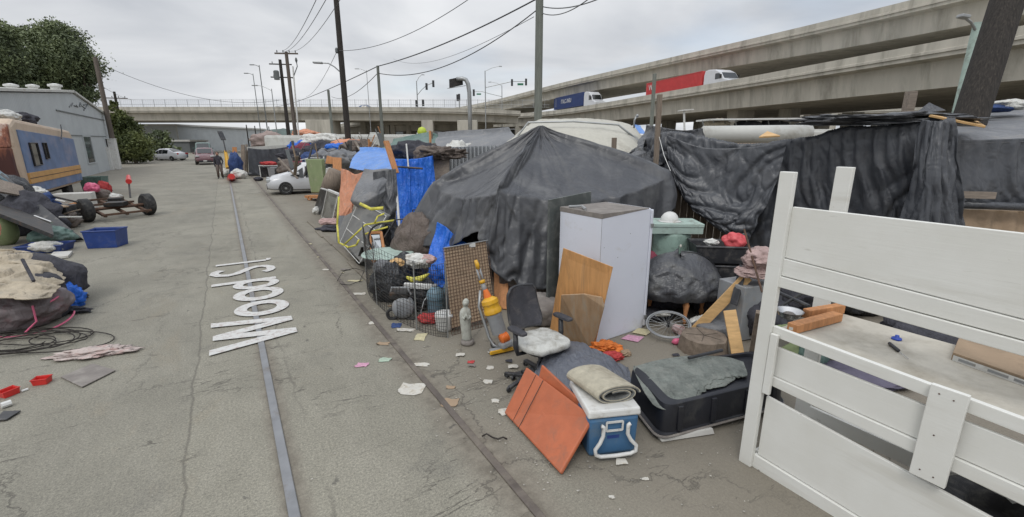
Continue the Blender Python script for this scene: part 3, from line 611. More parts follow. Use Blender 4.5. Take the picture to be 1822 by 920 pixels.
# ------------------------------------------------------------------ corrugated building on the left
def facade(name, label, pts, t0, t1, m, cat='building'):   # pts (s,z) outline of the wall towards the street
    r = thing(name, label, cat, W(pts[0][0], t0)); b = MB(); b.slab([W(s, t0, z) for s, z in pts], abs(t1 - t0), RN * (-1 if t1 < t0 else 1)); obj('wall', b, m, r); return r
r = facade('warehouse', 'grey corrugated metal warehouse with dark window openings behind the blue camper', [(14, -.05), (56, -.05), (56, 4.55), (45.5, 5.72), (31.6, 4.62), (14, 4.35)], -8.6, -34, 'corr_grey')
b = MB()
for (a, c) in (((56.3, 4.56), (45.4, 5.78)), ((45.6, 5.78), (31.5, 4.67)), ((31.6, 4.67), (13.8, 4.40))):
    b.hexa([W(a[0], -8.45, a[1]), W(a[0], -34.2, a[1]), W(c[0], -34.2, c[1]), W(c[0], -8.45, c[1]), W(a[0], -8.45, a[1] + .14), W(a[0], -34.2, a[1] + .14), W(c[0], -34.2, c[1] + .14), W(c[0], -8.45, c[1] + .14)])
obj('roof', b, 'rv_white', r)
def stw(x0, y0, x1, y1, t): a = T(x0, y0, t); c = T(x1, y1, t); return a, c
for (x, yt, yb, w_) in ((146, 243, 290, 13), (185, 247, 284, 8), (98, 250, 300, 12)):
    a = T(x, yt, -8.6); c = T(x + w_, yt, -8.6); sa, sc_ = a.dot(RD), c.dot(RD); zb = T(x + w_, yb, -8.6).z
    b = MB(); b.box(W((sa + sc_) / 2, -8.66, (a.z + zb) / 2), (abs(sc_ - sa), .16, a.z - zb), rz=RA + math.pi / 2)
    wd_ = obj('window', b, 'glass_dark', r)
    b = MB(); 
    for zz_ in (a.z + .04, zb - .04): b.box(W((sa + sc_) / 2, -8.585, zz_), (abs(sc_ - sa) + .16, .1, .08), rz=RA + math.pi / 2)
    for ss in (sa - .04, sc_ + .04): b.box(W(ss, -8.585, (a.z + zb) / 2), (.08, .1, a.z - zb), rz=RA + math.pi / 2)
    o = obj('window_frame', b, 'corr_grey', None); o.parent = wd_; o.location = o.location - WL[wd_.name]
b = MB()
for y0, y1 in ((198, 215),):
    a = T(100, 196, -8.58); c = T(186, 214, -8.58); b.beam(a, c, .05, .07)
a = T(60, 238, -8.58); c = T(188, 243, -8.58); b.beam(a, c, .04, .05); obj('seam_strip', b, 'signal_grey', r)
b = MB(); random.seed(3)   # sprayed scrawl high on the wall
for x, y in ((128, 187), (134, 190), (141, 186), (147, 192), (152, 189)):
    pts = [T(x + random.uniform(-5, 5), y + random.uniform(-4, 5), -8.585) for _ in range(4)]; b.tube(pts, .045, 4)
obj('spray_paint', b, 'signal_grey', r)
for x in (22, 60, 100):
    p = T(x, 162, -12 if x < 90 else -9.5); b = MB(); b.lathe([(.28, -.7), (.28, .25), (.4, .3), (.4, .42), (.1, .5)], p, 14); obj('roof_vent', b, 'white_plastic', r)
# white utility cabinets at the end of the wall
for i, (x, y, h_, lab) in enumerate(((205, 301, 1.9, 'white metal utility cabinet beside the leaning wooden pole'), (217, 300, 2.6, 'tall pale panel standing between the leaning pole and the ivy bush'), (188, 303, 1.2, 'short pale cabinet against the corrugated wall'))):
    p = G(x, y + 1); p = p + RN * -.3; b = MB(); b.box(p + Vector((0, 0, h_ / 2)), (1.1, .5, h_), rz=RA + math.pi / 2); b.box(p + Vector((0, 0, h_ + .03)), (1.16, .56, .06), rz=RA + math.pi / 2); solo('utility_cabinet', b, 'white_plastic', lab, 'cabinet', bevel=.02)
# far warehouse behind the bridge
def shed(name, label, px0, px1, ytop, Y, m, dep=25, skew=0):
    a = P(px0, ytop, Y); c = P(px1, ytop, Y + skew); r = thing(name, label, 'building', (a.x, Y, 0)); z = a.z; b = MB()
    b.hexa([(a.x, a.y, 0), (c.x, c.y, 0), (c.x, c.y + dep, 0), (a.x, a.y + dep, 0), (a.x, a.y, z), (c.x, c.y, z), (c.x, c.y + dep, z), (a.x, a.y + dep, z)]); obj('wall', b, m, r)
    b = MB(); b.hexa([(a.x - .5, a.y - .4, z + .003), (c.x + .5, c.y - .4, z + .003), (c.x + .5, c.y + dep, z + .003), (a.x - .5, a.y + dep, z + .003), (a.x - .5, a.y - .4, z + .4), (c.x + .5, c.y - .4, z + .4), (c.x + .5, c.y + dep, z + .4), (a.x - .5, a.y + dep, z + .4)]); obj('roof', b, 'rv_white', r); return r, a, c
r, a, c = shed('warehouse', 'pale flat-roofed warehouse seen under the bridge on the left', 200, 312, 224, 112, 'corr_grey', 40)
b = MB(); b.hexa([(c.x, 112, 0), (c.x + .3, 112, 0), (P(336, 232, 146).x, 146, 0), (P(336, 232, 146).x - .3, 146, 0), (c.x, 112, a.z), (c.x + .3, 112, a.z), (P(336, 232, 146).x, 146, a.z), (P(336, 232, 146).x - .3, 146, a.z)]); obj('side_wall', b, 'rv_white', r)
shed('shed', 'low dark shed beyond the white car under the bridge', 306, 336, 252, 105, 'signal_grey', 6)
shed('warehouse', 'low grey-brown building far down the street under the bridge', 336, 372, 243, 170, 'concrete_far', 20)
# ------------------------------------------------------------------ elevated roads
HS = .877
def hp_(X, Y, z): return Vector((X * HS, Y * HS, CH + (z - CH) * HS))
def smooth_path(pts, n):
    A = cr1(np.array([[tuple(p)] for p in pts]), n)[:, 0]; return [Vector(a) for a in A.tolist()]
def sweep(path, sec, side=1):   # sec: list of (u away from the near edge, z)
    b = MB(); k = len(sec)
    for i, p in enumerate(path):
        d = (path[min(i + 1, len(path) - 1)] - path[max(i - 1, 0)]); d.z = 0; d.normalize(); nn = Vector((-d.y, d.x, 0)) * side
        b.v += [p + nn * u + Vector((0, 0, z)) for u, z in sec]
    for i in range(len(path) - 1):
        for j in range(k): b.f.append((i * k + j, i * k + (j + 1) % k, (i + 1) * k + (j + 1) % k, (i + 1) * k + j))
    b.f += [tuple(range(k))[::-1], tuple((len(path) - 1) * k + j for j in range(k))]; return b
def viaduct(name, label, path, side, w, gd=2.0, m='concrete', joints=True):
    r = thing(name, label, 'bridge', path[0]); 
    obj('deck', sweep(path, [(.02, -.82), (w - .02, -.82), (w - .02, -1.12), (w - .9, -1.25), (w - 1.15, -1.3 - gd), (1.15, -1.3 - gd), (.9, -1.25), (.02, -1.12)], side), m, r)
    obj('parapet', sweep(path, [(0, 0), (.28, 0), (.34, -.817), (-.10, -.817), (-.10, -.62), (0, -.58)], side), m, r); obj('parapet', sweep(path, [(w, 0), (w, -.817), (w - .36, -.817), (w - .28, 0)], side), m, r)
    return r
def column(r, p, w, d_, ztop, rz=0.0, m='concrete', cap=None):
    b = MB(); b.box((p.x, p.y, ztop / 2), (w, d_, ztop), rz=rz)
    if cap: b.box((p.x, p.y, ztop - .5), (cap, d_ * .98, 1.0), rz=rz)
    obj('column', b, m, r, bevel=.08)
lowp = smooth_path([hp_(44, 6, 10.5), hp_(36.8, 35.9, 10.5), hp_(26.4, 78.7, 10.5), hp_(13, 124.7, 10.5), hp_(1, 142, 10.5), hp_(-12.6, 150, 10.4), hp_(-40, 156, 10.2)], 90)
rl = viaduct('highway_viaduct', 'lower concrete highway deck carrying the trucks', lowp, -1, 22, 1.9)
upp = smooth_path([hp_(62, -22, 17.1), hp_(52.6, 16, 17.0), hp_(42.4, 54, 17.0), hp_(31.8, 96.0, 18.5), hp_(13.5, 131, 17.8), hp_(-10, 163, 15.2), hp_(-36, 184, 12.8)], 110)
ru = viaduct('highway_viaduct', 'upper concrete highway deck above the trucks', upp, -1, 15, 1.7)
for px_, Y in ((1318, 70), (1405, 66)): p = P(px_, 200, Y * .877 * 1.02); column(rl, p, 2.6 if px_ < 1400 else 1.4, 2.0, 6.6, .25)
for Y in (100, 120, 137): p = P({100: 1090, 120: 985, 137: 905}[Y], 210, Y * .9); column(rl, p + Vector((3, 3, 0)), 2.4, 1.6, 6.6, .3)
for px_, Y in ((1370, 74), (1440, 70), (1160, 90), (1500, 66)): p = P(px_, 200, Y); column(rl, p + Vector((5, 5, 0)), 2.2, 1.8, 6.6, .25)
for x, Y in ((1252, 92), (1290, 100), (1700, 56)): p = P(x, 150, Y); column(ru, p, 1.8, 1.6, 13.2, .25)
# cross-street bridge
YB = 101.0
bp = [Vector((-150, YB, 9.45)), Vector((-95, YB, 9.45)), Vector((-60, YB, 9.5)), Vector((-30, YB + .5, 9.5)), Vector((-10, YB + 3, 9.4)), Vector((2, YB + 10, 9.3))]
rb = viaduct('road_bridge', 'long concrete road bridge crossing the street', smooth_path(bp, 60), 1, 14, 1.4)
for x0, x1 in ((555, 600), (752, 772), (815, 850)): a = P(x0, 240, YB + 3); c = P(x1, 240, YB + 3); column(rb, (a + c) / 2, c.x - a.x, 5.5 if x0 < 600 else 2, 6.9, 0.0)
for x0 in (648, 700, 728, 690): a = P(x0, 240, YB + 12); column(rb, a, 1.1, 1.1, 6.9)
b = MB(); fz = 9.5
for i in range(56): x = -120 + i * 2.35; b.tube([(x, YB + .15, fz - .1), (x, YB + .15, fz + 1.5)], .04, 5)
for z in (.0, .5, 1.45): b.tube([(-122, YB + .15, fz + z), (8, YB + 1.5, fz + z)], .035, 5)
obj('railing', b, 'metal_galv', rb)
b = MB()
for i in range(300): x = -120 + i * .43; b.tube([(x, YB + .15, fz), (x + .02, YB + .15, fz + 1.45)], .012, 3, cap=False)
obj('railing_mesh', b, 'metal_galv', rb)
# curved ramp behind the bridge, under it
cp = [];
for i in range(41):
    a_ = math.pi * (1.18 - .55 * i / 40); cp.append(Vector((P(740, 222, 150).x + 34 * math.cos(a_) + 2, 172 + 26 * math.sin(a_) * -1, 9.2 + .6 * i / 40)))
rc = viaduct('curved_ramp', 'curved concrete ramp on slender piers seen under the bridge', smooth_path([P(592, 226, 132), P(612, 219, 121), P(650, 215.5, 114), P(700, 213.5, 112), P(800, 212.5, 112), P(880, 212, 116)], 50), 1, 9, 1.2)
for x in (598, 615, 640, 660, 690, 722, 738, 764, 790, 812, 850, 880): column(rc, P(x, 240, 119 + (14 if x < 610 else 0)), 1.1 if x % 3 else 1.8, 1.1, 5.9)
b = MB(); a = P(640, 236, 131); b.box((a.x + 22, 136, 2.9), (62, 3, 5.8)); obj('retaining_wall', b, 'signal_grey', rc)
# third carriageway far right, with steel girder
gp = smooth_path([Vector((62, 38, 11.4)), P(1822, 128, 58), P(1600, 150, 78), P(1420, 168, 98), P(1280, 182, 125)], 40)
rg_ = thing('steel_girder_bridge', 'blue-grey steel girder bridge behind the concrete decks on the right', 'bridge', gp[0])
obj('girder', sweep(gp, [(0, 0), (.5, 0), (.5, -2.3), (0, -2.3)], 1), 'girder_blue', rg_); obj('deck', sweep(gp, [(-.6, .5), (13, .5), (13, .003), (-.6, .003)], 1), 'concrete', rg_); obj('girder', sweep(gp, [(6, -.003), (6.5, -.003), (6.5, -2.3), (6, -2.3)], 1), 'girder_blue', rg_)
fp = smooth_path([P(1240, 205, 130), P(1440, 196, 120), P(1600, 191, 112), P(1822, 186, 104), P(2000, 180, 100)], 30)
rf = viaduct('far_viaduct', 'distant concrete viaduct with railing low under the right decks', fp, 1, 9, 1.1, 'concrete_far')
for x in (1420, 1480, 1560, 1640, 1730, 1745, 1800): column(rf, P(x, 215, 118), 1.6, 1.4, P(x, 200, 112).z)
b = MB()
for i in range(50): p = fp[6].lerp(fp[26], i / 50); b.tube([p, p + Vector((0, 0, 1.1))], .06, 4)
b.tube([fp[6] + Vector((0, 0, 1.1)), fp[26] + Vector((0, 0, 1.1))], .06, 4); obj('railing', b, 'signal_grey', rf)
# ------------------------------------------------------------------ trucks on the lower deck
def lane(f, off=4.2):
    k = f * (len(lowp) - 1); i = int(k); p = lowp[i].lerp(lowp[min(i + 1, len(lowp) - 1)], k - i); d = (lowp[i + 1] - lowp[i]).normalized(); nn = Vector((d.y, -d.x, 0)); return p + nn * off + Vector((0, 0, -.82)), -d
def find_lane(px, off=4.2):
    best = min(range(400), key=lambda i: abs(lane(i / 405 * .97, off)[0].x / (lane(i / 405 * .97, off)[0].y * CP - (lane(i / 405 * .97, off)[0].z - CH) * SP) * FPX + 911 - px)); return lane(best / 405 * .97, off)
def wheelset(r, x, y, z, rad, w_, tm='rubber', hm='metal_galv', lab=None):
    q = Matrix.Rotation(R_(90), 3, 'X'); b = MB(); b.smooth = True
    b.lathe([(rad * .6, -w_ / 2), (rad * .93, -w_ / 2), (rad, -w_ * .32), (rad, w_ * .32), (rad * .93, w_ / 2), (rad * .6, w_ / 2)], (x, y, z), 28, q); wh = obj('wheel', b, tm, r); rough_round(wh)
    b = MB(); b.lathe([(rad * .16, -w_ * .52), (rad * .2, -w_ * .4), (rad * .5, -w_ * .36), (rad * .62, -w_ * .53), (rad * .62, w_ * .53), (rad * .5, w_ * .36), (rad * .2, w_ * .4), (rad * .16, w_ * .52)], (x, y, z), 20, q)
    o = obj('rim', b, hm, None); o.parent = wh; o.location = o.location - WL[wh.name]
    return wh
def semi(label, L, cm, px, text, cab=True, tsize=1.3, textx=None, off=3.4):
    r = thing('semi_truck', label, 'truck'); W2 = 2.5
    b = MB(); b.box((-L / 2, 0, 2.75), (L, W2, 2.75)); c = obj('container', b, cm, r, bevel=.04)
    b = MB(); n = int(L / .3)
    for i in range(n):
        for sy in (-1, 1): b.box((-.2 - i * (L - .4) / n, sy * (W2 / 2 + .02), 2.75), (.13, .045, 2.5))
    for sy in (-1, 1):
        for z in (1.42, 4.08): b.box((-L / 2, sy * (W2 / 2 + .025), z), (L, .06, .12))
    obj('container_ribs', b, cm, r)
    b = MB(); b.box((-L / 2, 0, 1.2), (L, 1.0, .3)); obj('chassis', b, 'metal_dark', r)
    for x in (-L + 1, -L + 2.3):
        for y in (-1.05, 1.05): wheelset(r, x, y, .5, .5, .35)
    if text:
        o = letters(text, tsize, 'letter_white', .01, 'container_lettering', .8); o.parent = r; o.rotation_euler = (R_(90), 0, 0); o.location = ((textx if textx is not None else -L * .72), -W2 / 2 - .075, 2.5)
    if cab:
        b = MB(); b.slab([(.3, -1.2, .9), (5.6, -1.2, .9), (5.7, -1.2, 1.7), (4.3, -1.2, 2.2), (3.6, -1.2, 3.3), (2.6, -1.2, 3.9), (1.2, -1.2, 4.1), (.5, -1.2, 4.0), (.3, -1.2, 3.2)], 2.4, (0, 1, 0)); obj('cab', b, 'paint_white', r, bevel=.12)
        b = MB(); b.slab([(4.28, -1.05, 2.28), (4.28, 1.05, 2.28), (3.66, 1.0, 3.25), (3.66, -1.0, 3.25)], .03); w = obj('windshield', b, 'glass_dark', r)
        b = MB(); b.slab([(2.7, -1.22, 2.25), (4.0, -1.22, 2.25), (3.5, -1.22, 3.15), (2.7, -1.22, 3.2)], .02); obj('side_window', b, 'glass_dark', r)
        b = MB(); b.box((5.72, 0, .75), (.2, 2.3, .4)); obj('bumper', b, 'metal_chrome', r)
        for y in (-1.1, 1.1): wheelset(r, 4.6, y, .5, .5, .33); wheelset(r, .9, y, .5, .5, .5)
        for y in (-1.35, 1.35): b = MB(); b.box((3.9, y, 2.6), (.12, .25, .6)); obj('mirror', b, 'metal_dark', r)
    p, d = find_lane(px, off); r.location = p; WL[r.name] = p; r.rotation_euler = (0, 0, math.atan2(d.y, d.x)); return r
semi('white semi truck hauling a dark blue shipping container on the highway', 16.0, 'blue_box', 1046, 'ITALC-3NSU', textx=-11.5)
semi('white semi truck hauling a red shipping container on the highway', 14.5, 'red_box', 1258, 'W', textx=-13.6, tsize=1.6).scale.z = .74
semi('long white trailer roof showing above the highway parapet on the right', 17, 'paint_white', 1640, None, cab=False, off=6.0).scale.z = .40
# ------------------------------------------------------------------ cars
def car(name, label, L, Wd, H, m, loc, rz, kind='hatch', group=None, cat='car'):
    r = thing(name, label, cat); h = Wd / 2
    if kind == 'hatch': st = [(-.5, .32, .62, .80, .70), (-.485, .22, .70, 1.0, .86), (-.40, .18, .74, 1.36, .78), (-.25, .18, .74, 1.46, .76), (0, .18, .72, 1.48, .78), (.10, .18, .71, 1.44, .76), (.27, .18, .70, 1.0, .80), (.33, .19, .70, .94, .86), (.44, .22, .66, .84, .84), (.49, .26, .56, .66, .78), (.5, .34, .50, .55, .66)]
    elif kind == 'van': st = [(-.5, .4, .8, .95, .8), (-.49, .3, .9, 1.3, .88), (-.44, .25, .95, 1.66, .80), (-.2, .25, .95, 1.76, .80), (.05, .25, .93, 1.74, .80), (.12, .25, .92, 1.68, .80), (.26, .25, .9, 1.15, .84), (.32, .25, .88, 1.08, .88), (.46, .3, .8, .92, .86), (.5, .4, .6, .68, .75)]
    else: st = [(-.5, .36, .62, .75, .7), (-.48, .25, .75, .95, .86), (-.36, .2, .8, 1.05, .84), (-.22, .18, .8, 1.38, .74), (-.05, .18, .78, 1.44, .74), (.06, .18, .76, 1.40, .74), (.22, .18, .74, 1.0, .80), (.28, .19, .73, .95, .86), (.44, .22, .66, .82, .84), (.5, .34, .5, .58, .7)]
    sc = H / max(s[3] for s in st); b = MB(); b.smooth = True; k = 14
    for (x, zl, zb, zt, wt) in st:
        zl, zb, zt = zl * sc, zb * sc, zt * sc; wb = h * (1 if abs(x) < .46 else (.93 if abs(x) < .495 else .84)); cab = zt - zb > .45; wt_ = h * wt
        half = [(0, zl), (wb * .7, zl), (wb * .93, zl + .06), (wb, zl + (zb - zl) * .45), (wb * .98, zb), (wt_, zt - (.10 if cab else .03)), (wt_ * .86, zt - .01), (0, zt + .02)]
        ring = half + [(-y, z) for y, z in half[-2:0:-1]]; b.v += [Vector((x * L, y, z)) for y, z in ring]
    k = 14
    for i in range(len(st) - 1):
        for j in range(k): b.f.append((i * k + j, i * k + (j + 1) % k, (i + 1) * k + (j + 1) % k, (i + 1) * k + j))
    b.f += [tuple(range(k))[::-1], tuple((len(st) - 1) * k + j for j in range(k))]
    rough_round(obj('body', b, m, r, sub=0))
    # glass: panels a few mm outside the cabin
    ci = [i for i, s in enumerate(st) if s[3] - s[2] > .45]; i0, i1 = ci[0], ci[-1]; nx = i1 + 1; pr = i0 - 1
    def pt(i, f, side, out=.012):
        x, zl, zb, zt, wt = st[i]; zb, zt = zb * sc, zt * sc - .10; y0, y1 = h * .98, h * wt; return Vector((x * L, side * (y0 + (y1 - y0) * f + out), zb + (zt - zb) * f))
    for sd in (-1, 1):
        for a_, c_ in ((i0, (i0 + i1) // 2), ((i0 + i1) // 2, i1)):
            g_ = MB(); A, Bq = pt(a_, .12, sd), pt(c_, .12, sd); C_, D_ = pt(c_, .92, sd), pt(a_, .92, sd); m_ = (Bq - A) * .04; g_.add([A + m_, Bq - m_, C_ - m_, D_ + m_], [(0, 1, 2, 3)]); obj('side_window', g_, 'glass_dark', r, solid=.012)
        g_ = MB(); A = pt(i1, .1, sd); Bq = Vector((st[nx][0] * L * .93, sd * (h * .93 + .01), st[nx][2] * sc + .18)); C_ = pt(i1, .85, sd); g_.add([A + Vector((.04, 0, 0)), Bq, C_ + Vector((.04, 0, 0))], [(0, 1, 2)]); obj('side_window', g_, 'glass_dark', r, solid=.012)
    def cross(i, top, side): x, zl, zb, zt, wt = st[i]; return Vector((x * L, side * h * wt * (.84 if top else .82), zt * sc - (0 if not top else .02)))
    for nm, a_, c_, sg in (('windshield', i1, nx, 1), ('rear_window', i0, pr, -1)):
        A, Bq, C_, D_ = cross(a_, 1, -1), cross(a_, 1, 1), cross(c_, 0, 1), cross(c_, 0, -1); up = (Bq - A).cross(D_ - A).normalized(); up = up if up.z > 0 else -up
        e = (D_ - A) * .06; g_ = MB(); g_.add([A + e + up * .035, Bq + e + up * .035, C_ - e + up * .035, D_ - e + up * .035], [(0, 1, 2, 3)]); obj(nm, g_, 'glass_dark', r, solid=.012)
    for x in (-.32, .31):
        for y in (-h + .10, h - .10): wheelset(r, x * L, y, .31 * H / 1.46 if kind != 'van' else .33, .31 if kind != 'van' else .34, .2)
    for y in (-h * .72, h * .72):
        q = MB(); q.box((L * .483, y, st[-3][2] * sc + .02), (.16, .34, .15)); obj('headlight', q, 'lamp_clear', r, bevel=.03)
        q = MB(); q.box((-L * .49, y * 1.05, .85 * H / 1.46), (.09, .22, .2)); obj('tail_light', q, 'lamp_red', r, bevel=.02)
        q = MB(); q.box((L * .17, y * 1.5, .98 * H / 1.46), (.14, .18, .13)); obj('wing_mirror', q, m, r, bevel=.03)
    q = MB(); q.box((L * .498, 0, .36), (.05, Wd * .62, .22)); obj('grille', q, 'dark_plastic', r, bevel=.02)
    q = MB(); q.box((L * .51, 0, .42), (.02, .34, .12)); obj('number_plate', q, 'white_plastic', r)
    r.location = loc; WL[r.name] = Vector(loc); r.rotation_euler = (0, 0, rz); return r
fwd = RA + math.pi / 2
car('parked_car', 'silver-white hatchback parked beside the rails, partly hidden by the green panel', 4.0, 1.74, 1.46, 'paint_white', Vector((-9.75, 22.6, 0)), R_(207))
car('parked_car', 'white crossover parked by the shrub at the far left of the street', 4.5, 1.8, 1.55, 'paint_white', G(297, 286), R_(176), 'sedan')
car('minivan', 'maroon minivan driving down the middle of the street', 4.8, 1.85, 1.75, 'paint_maroon', W(61.5, -1.8), fwd + math.pi, 'van', cat='van')
car('minivan', 'pale green van behind the maroon minivan', 5.2, 2.0, 2.3, 'paint_green', W(76, -2.3), fwd + math.pi, 'van', cat='van')
car('parked_car', 'dark car parked in shade left of the white crossover', 4.2, 1.75, 1.4, 'paint_blue', G(266, 287) + Vector((-1, 5, 0)), R_(176), 'sedan')
for i, (px_, lab, m) in enumerate(((655, 'small blue car driving over the bridge', 'paint_blue'), (1, '', ''))):
    if lab: car('car_on_bridge', lab, 4.3, 1.8, 1.45, m, (P(px_, 190, YB + 5).x, YB + 4, 8.7), 0, 'sedan')
p, d = find_lane(882, 8); car('car_on_ramp', 'grey car on the highway deck behind the traffic signals', 4.3, 1.8, 1.45, 'paint_silver', p, math.atan2(d.y, d.x), 'sedan')
# ------------------------------------------------------------------ poles, lamps, signals
def pole(name, label, base, top, r0, r1, m, arms=(), cat='utility pole', group=None):
    base, top = Vector(base), Vector(top); r = thing(name, label, cat, base, group); b = MB(); b.smooth = True
    n = 8; b.tube([base.lerp(top, i / n) for i in range(n + 1)], [r0 + (r1 - r0) * i / n for i in range(n + 1)], 12); rough_round(obj('shaft', b, m, r)); return r
def vpole(x, ytop, Y, ybot=None):   # vertical: base below the top pixel
    t = P(x, ytop, Y); return Vector((t.x, t.y, 0)), t
def xarm(r, p, w_, dirv, m='wood_pole', ins=4):
    b = MB(); a = p - dirv * w_ / 2; c = p + dirv * w_ / 2; b.beam(a, c, .1, .12); o = obj('crossarm', b, m, r)
    for i in range(ins):
        q = a.lerp(c, (i + .4) / (ins - .2)) + Vector((0, 0, .06)); b = MB(); b.lathe([(.03, 0), (.03, .06), (.07, .09), (.04, .14), (.06, .18), (.01, .22)], q, 8); obj('insulator', b, 'signal_grey', r)
def streetlamp(name, label, base, ztop, arm, m='metal_galv', r0=.11, cat='street lamp', group=None):
    base = Vector(base); top = base + Vector((0, 0, ztop)); r = pole(name, label, base, top, r0, r0 * .6, m, cat=cat, group=group); arm = Vector(arm)
    b = MB(); b.tube([top + Vector((0, 0, -.3)) + arm * f + Vector((0, 0, .9 * math.sin(f * math.pi / 2))) * (arm.length / 2.5) for f in (0, .2, .4, .6, .8, 1)], r0 * .42, 8); obj('arm', b, m, r)
    e = top + Vector((0, 0, -.3)) + arm + Vector((0, 0, .9)) * (arm.length / 2.5); b = MB(); b.beam(e - arm.normalized() * .1, e + arm.normalized() * .75, .3, .14); obj('lamp_head', b, m, r, bevel=.04); return r
# leaning wooden pole at the corrugated building
pb = G(211, 301); pt_ = P(169, 102, pb.y); pA = pole('utility_pole', 'bare brown wooden pole standing at the corner of the corrugated building', pb, pt_, .22, .16, 'wood_pole')
b = MB(); b.lathe([(.24, .3), (.24, 1.6)], pb, 14); obj('pole_wrap', b, 'white_plastic', pA)
bb, tt_ = vpole(203, 163, 62); r = pole('utility_pole', 'short wooden pole with crossarm rising out of the ivy bush', bb, tt_, .2, .14, 'wood_dark'); xarm(r, tt_ - Vector((0, 0, .8)), 2.6, Vector((.9, .3, 0)).normalized())
bb, tt_ = vpole(593, -60, 28.5); pC = pole('utility_pole', 'tallest dark brown wooden pole carrying a street lamp, left of centre', bb, tt_, .19, .14, 'wood_dark')
a = P(604, 127, 28.4); e = P(574, 112, 28.2); b = MB(); b.tube([a, a.lerp(e, .3) + Vector((0, 0, .12)), a.lerp(e, .65) + Vector((0, 0, .14)), e], .035, 8); o = obj('lamp_arm', b, 'metal_galv', pC)
b = MB(); q = P(557, 111, 28.2); b.beam(q, e, .22, .12); obj('lamp_head', b, 'metal_galv', pC, bevel=.04)
b = MB(); q = P(599, 90, 28.4); b.lathe([(.05, -.15), (.09, -.08), (.09, .08), (.05, .15)], q, 8); obj('insulator', b, 'signal_grey', pC)
bb, tt_ = vpole(509, 92, 44); pD = pole('utility_pole', 'wooden pole with wide top crossarm and a white conduit up its side', bb, tt_, .19, .14, 'wood_pole'); xarm(pD, tt_ - Vector((0, 0, .15)), 2.0, Vector((1, .1, 0)).normalized()); 
b = MB(); b.tube([bb + Vector((.25, -.1, 0)), P(521, 118, 43.8)], .07, 8); o = obj('conduit', b, 'white_plastic', pD); b = MB(); b.tube([P(521, 140, 43.8), P(529, 118, 43.8), P(527, 108, 43.8)], .04, 6); b.lathe([(.06, -.2), (.12, 0), (.06, .2)], P(527, 107, 43.8), 8); obj('bracket', b, 'signal_grey', pD)
bb, tt_ = vpole(498, 106, 56); pE = pole('utility_pole', 'darker wooden pole with stacked crossarms just left of the conduit pole', bb, tt_, .24, .16, 'wood_dark')
for q in (.5, 1.9): xarm(pE, tt_ - Vector((0, 0, q)), 2.4, Vector((1, .2, 0)).normalized(), 'wood_dark', 3)
b = MB(); b.lathe([(.28, 0), (.3, .1), (.3, .9), (.2, 1.0)], P(493, 142, 55.4), 12); obj('transformer', b, 'signal_grey', pE)
bb, tt_ = vpole(672, 117, 30); pole('utility_pole', 'thin grey-green bare pole behind the green tarp shelter', bb, tt_, .12, .085, 'wood_polegrey')
bb, tt_ = vpole(584, 160, 40); pole('utility_pole', 'short grey-green pole left of the lamp pole', bb, tt_, .13, .1, 'wood_polegrey')
bb, tt_ = vpole(961, -70, 19.5); pole('utility_pole', 'thick grey-green pole standing directly behind the big grey tarp tent', bb, tt_, .165, .145, 'wood_polegrey')
# leaning black pole far right and the green lamp post against it
a = P(1728, 205, 8.3); tp = P(1812, -60, 8.8); dr = (tp - a); bs = a - dr * ((a.z) / dr.z); r = pole('utility_pole', 'massive black creosoted pole leaning at the upper right', bs, tp, .25, .235, 'wood_dark')
bb, tt_ = vpole(1740, 40, 12.2); r = pole('lamp_post', 'pale green metal lamp post beside the leaning black pole', bb, tt_, .13, .09, 'bench_green', cat='street lamp')
b = MB(); b.tube([P(1740, 62, 12.2), P(1728, 40, 12.1), P(1716, 31, 12.0)], .03, 6); obj('arm', b, 'metal_galv', r); b = MB(); b.beam(P(1707, 28, 12), P(1722, 31, 12), .18, .08); obj('lamp_head', b, 'metal_galv', r, bevel=.02)
for x, yt, Y, rr, lab in ((461, 116, 92, .12, 'tall thin freeway lamp post with a short arm above the bridge'), (450, 131, 97, .1, 'thin freeway mast just left of the taller lamp post')):
    bb, tt_ = vpole(x, yt, Y); streetlamp('lamp_post', lab, bb, tt_.z, (-1.0, 0, 0), 'signal_grey', rr)
bb, tt_ = vpole(652, 125, YB - .6); streetlamp('lamp_post', 'street lamp on the bridge behind the thin grey-green pole', (bb.x, bb.y, 0), tt_.z, (-1.6, 0, 0), 'metal_galv', .09)
bb, tt_ = vpole(483, 158, 75); streetlamp('lamp_post', 'street lamp low behind the stacked-crossarm pole', bb, tt_.z, (-2.2, 0, 0), 'metal_galv', .1)
for x, yt, Y, lab in ((438, 222, 120, 'small dark pole under the bridge nearest the minivan'), (453, 224, 125, 'small dark pole under the bridge, second from the minivan'), (478, 225, 140, 'small distant pole under the bridge beside the dark hut'), (424, 232, 150, 'tiny distant pole at the end of the street')):
    bb, tt_ = vpole(x, yt, Y); pole('utility_pole', lab, bb, tt_, .16, .12, 'wood_dark')
def signalhead(b, p, s=1.0): b.box(p, (.34 * s, .3 * s, 1.05 * s)); 
def trafficsig(label, x, ytop, Y, z0, sigs, lum=None, arm=None):
    tp = P(x, ytop, Y); bs = Vector((tp.x, Y, z0)); r = pole('traffic_signal', label, bs, tp, .13, .09, 'metal_galv', cat='traffic signal')
    if arm:
        b = MB(); b.tube([P(q[0], q[1], Y) for q in arm], .07, 8); obj('mast_arm', b, 'metal_galv', r)
    if lum:
        b = MB(); b.tube([P(q[0], q[1], Y) for q in lum], .045, 6); b.beam(P(lum[-1][0], lum[-1][1], Y), P(lum[-1][0] + 5 * (1 if lum[-1][0] > x else -1), lum[-1][1] + .3, Y), .25, .14); obj('lamp_arm', b, 'metal_galv', r)
    for q in sigs:
        b = MB(); signalhead(b, P(q[0], q[1], Y), 1.25 * Y / 100); obj('signal_head', b, 'dark_plastic', r, bevel=.04)
    return r
YS = 98
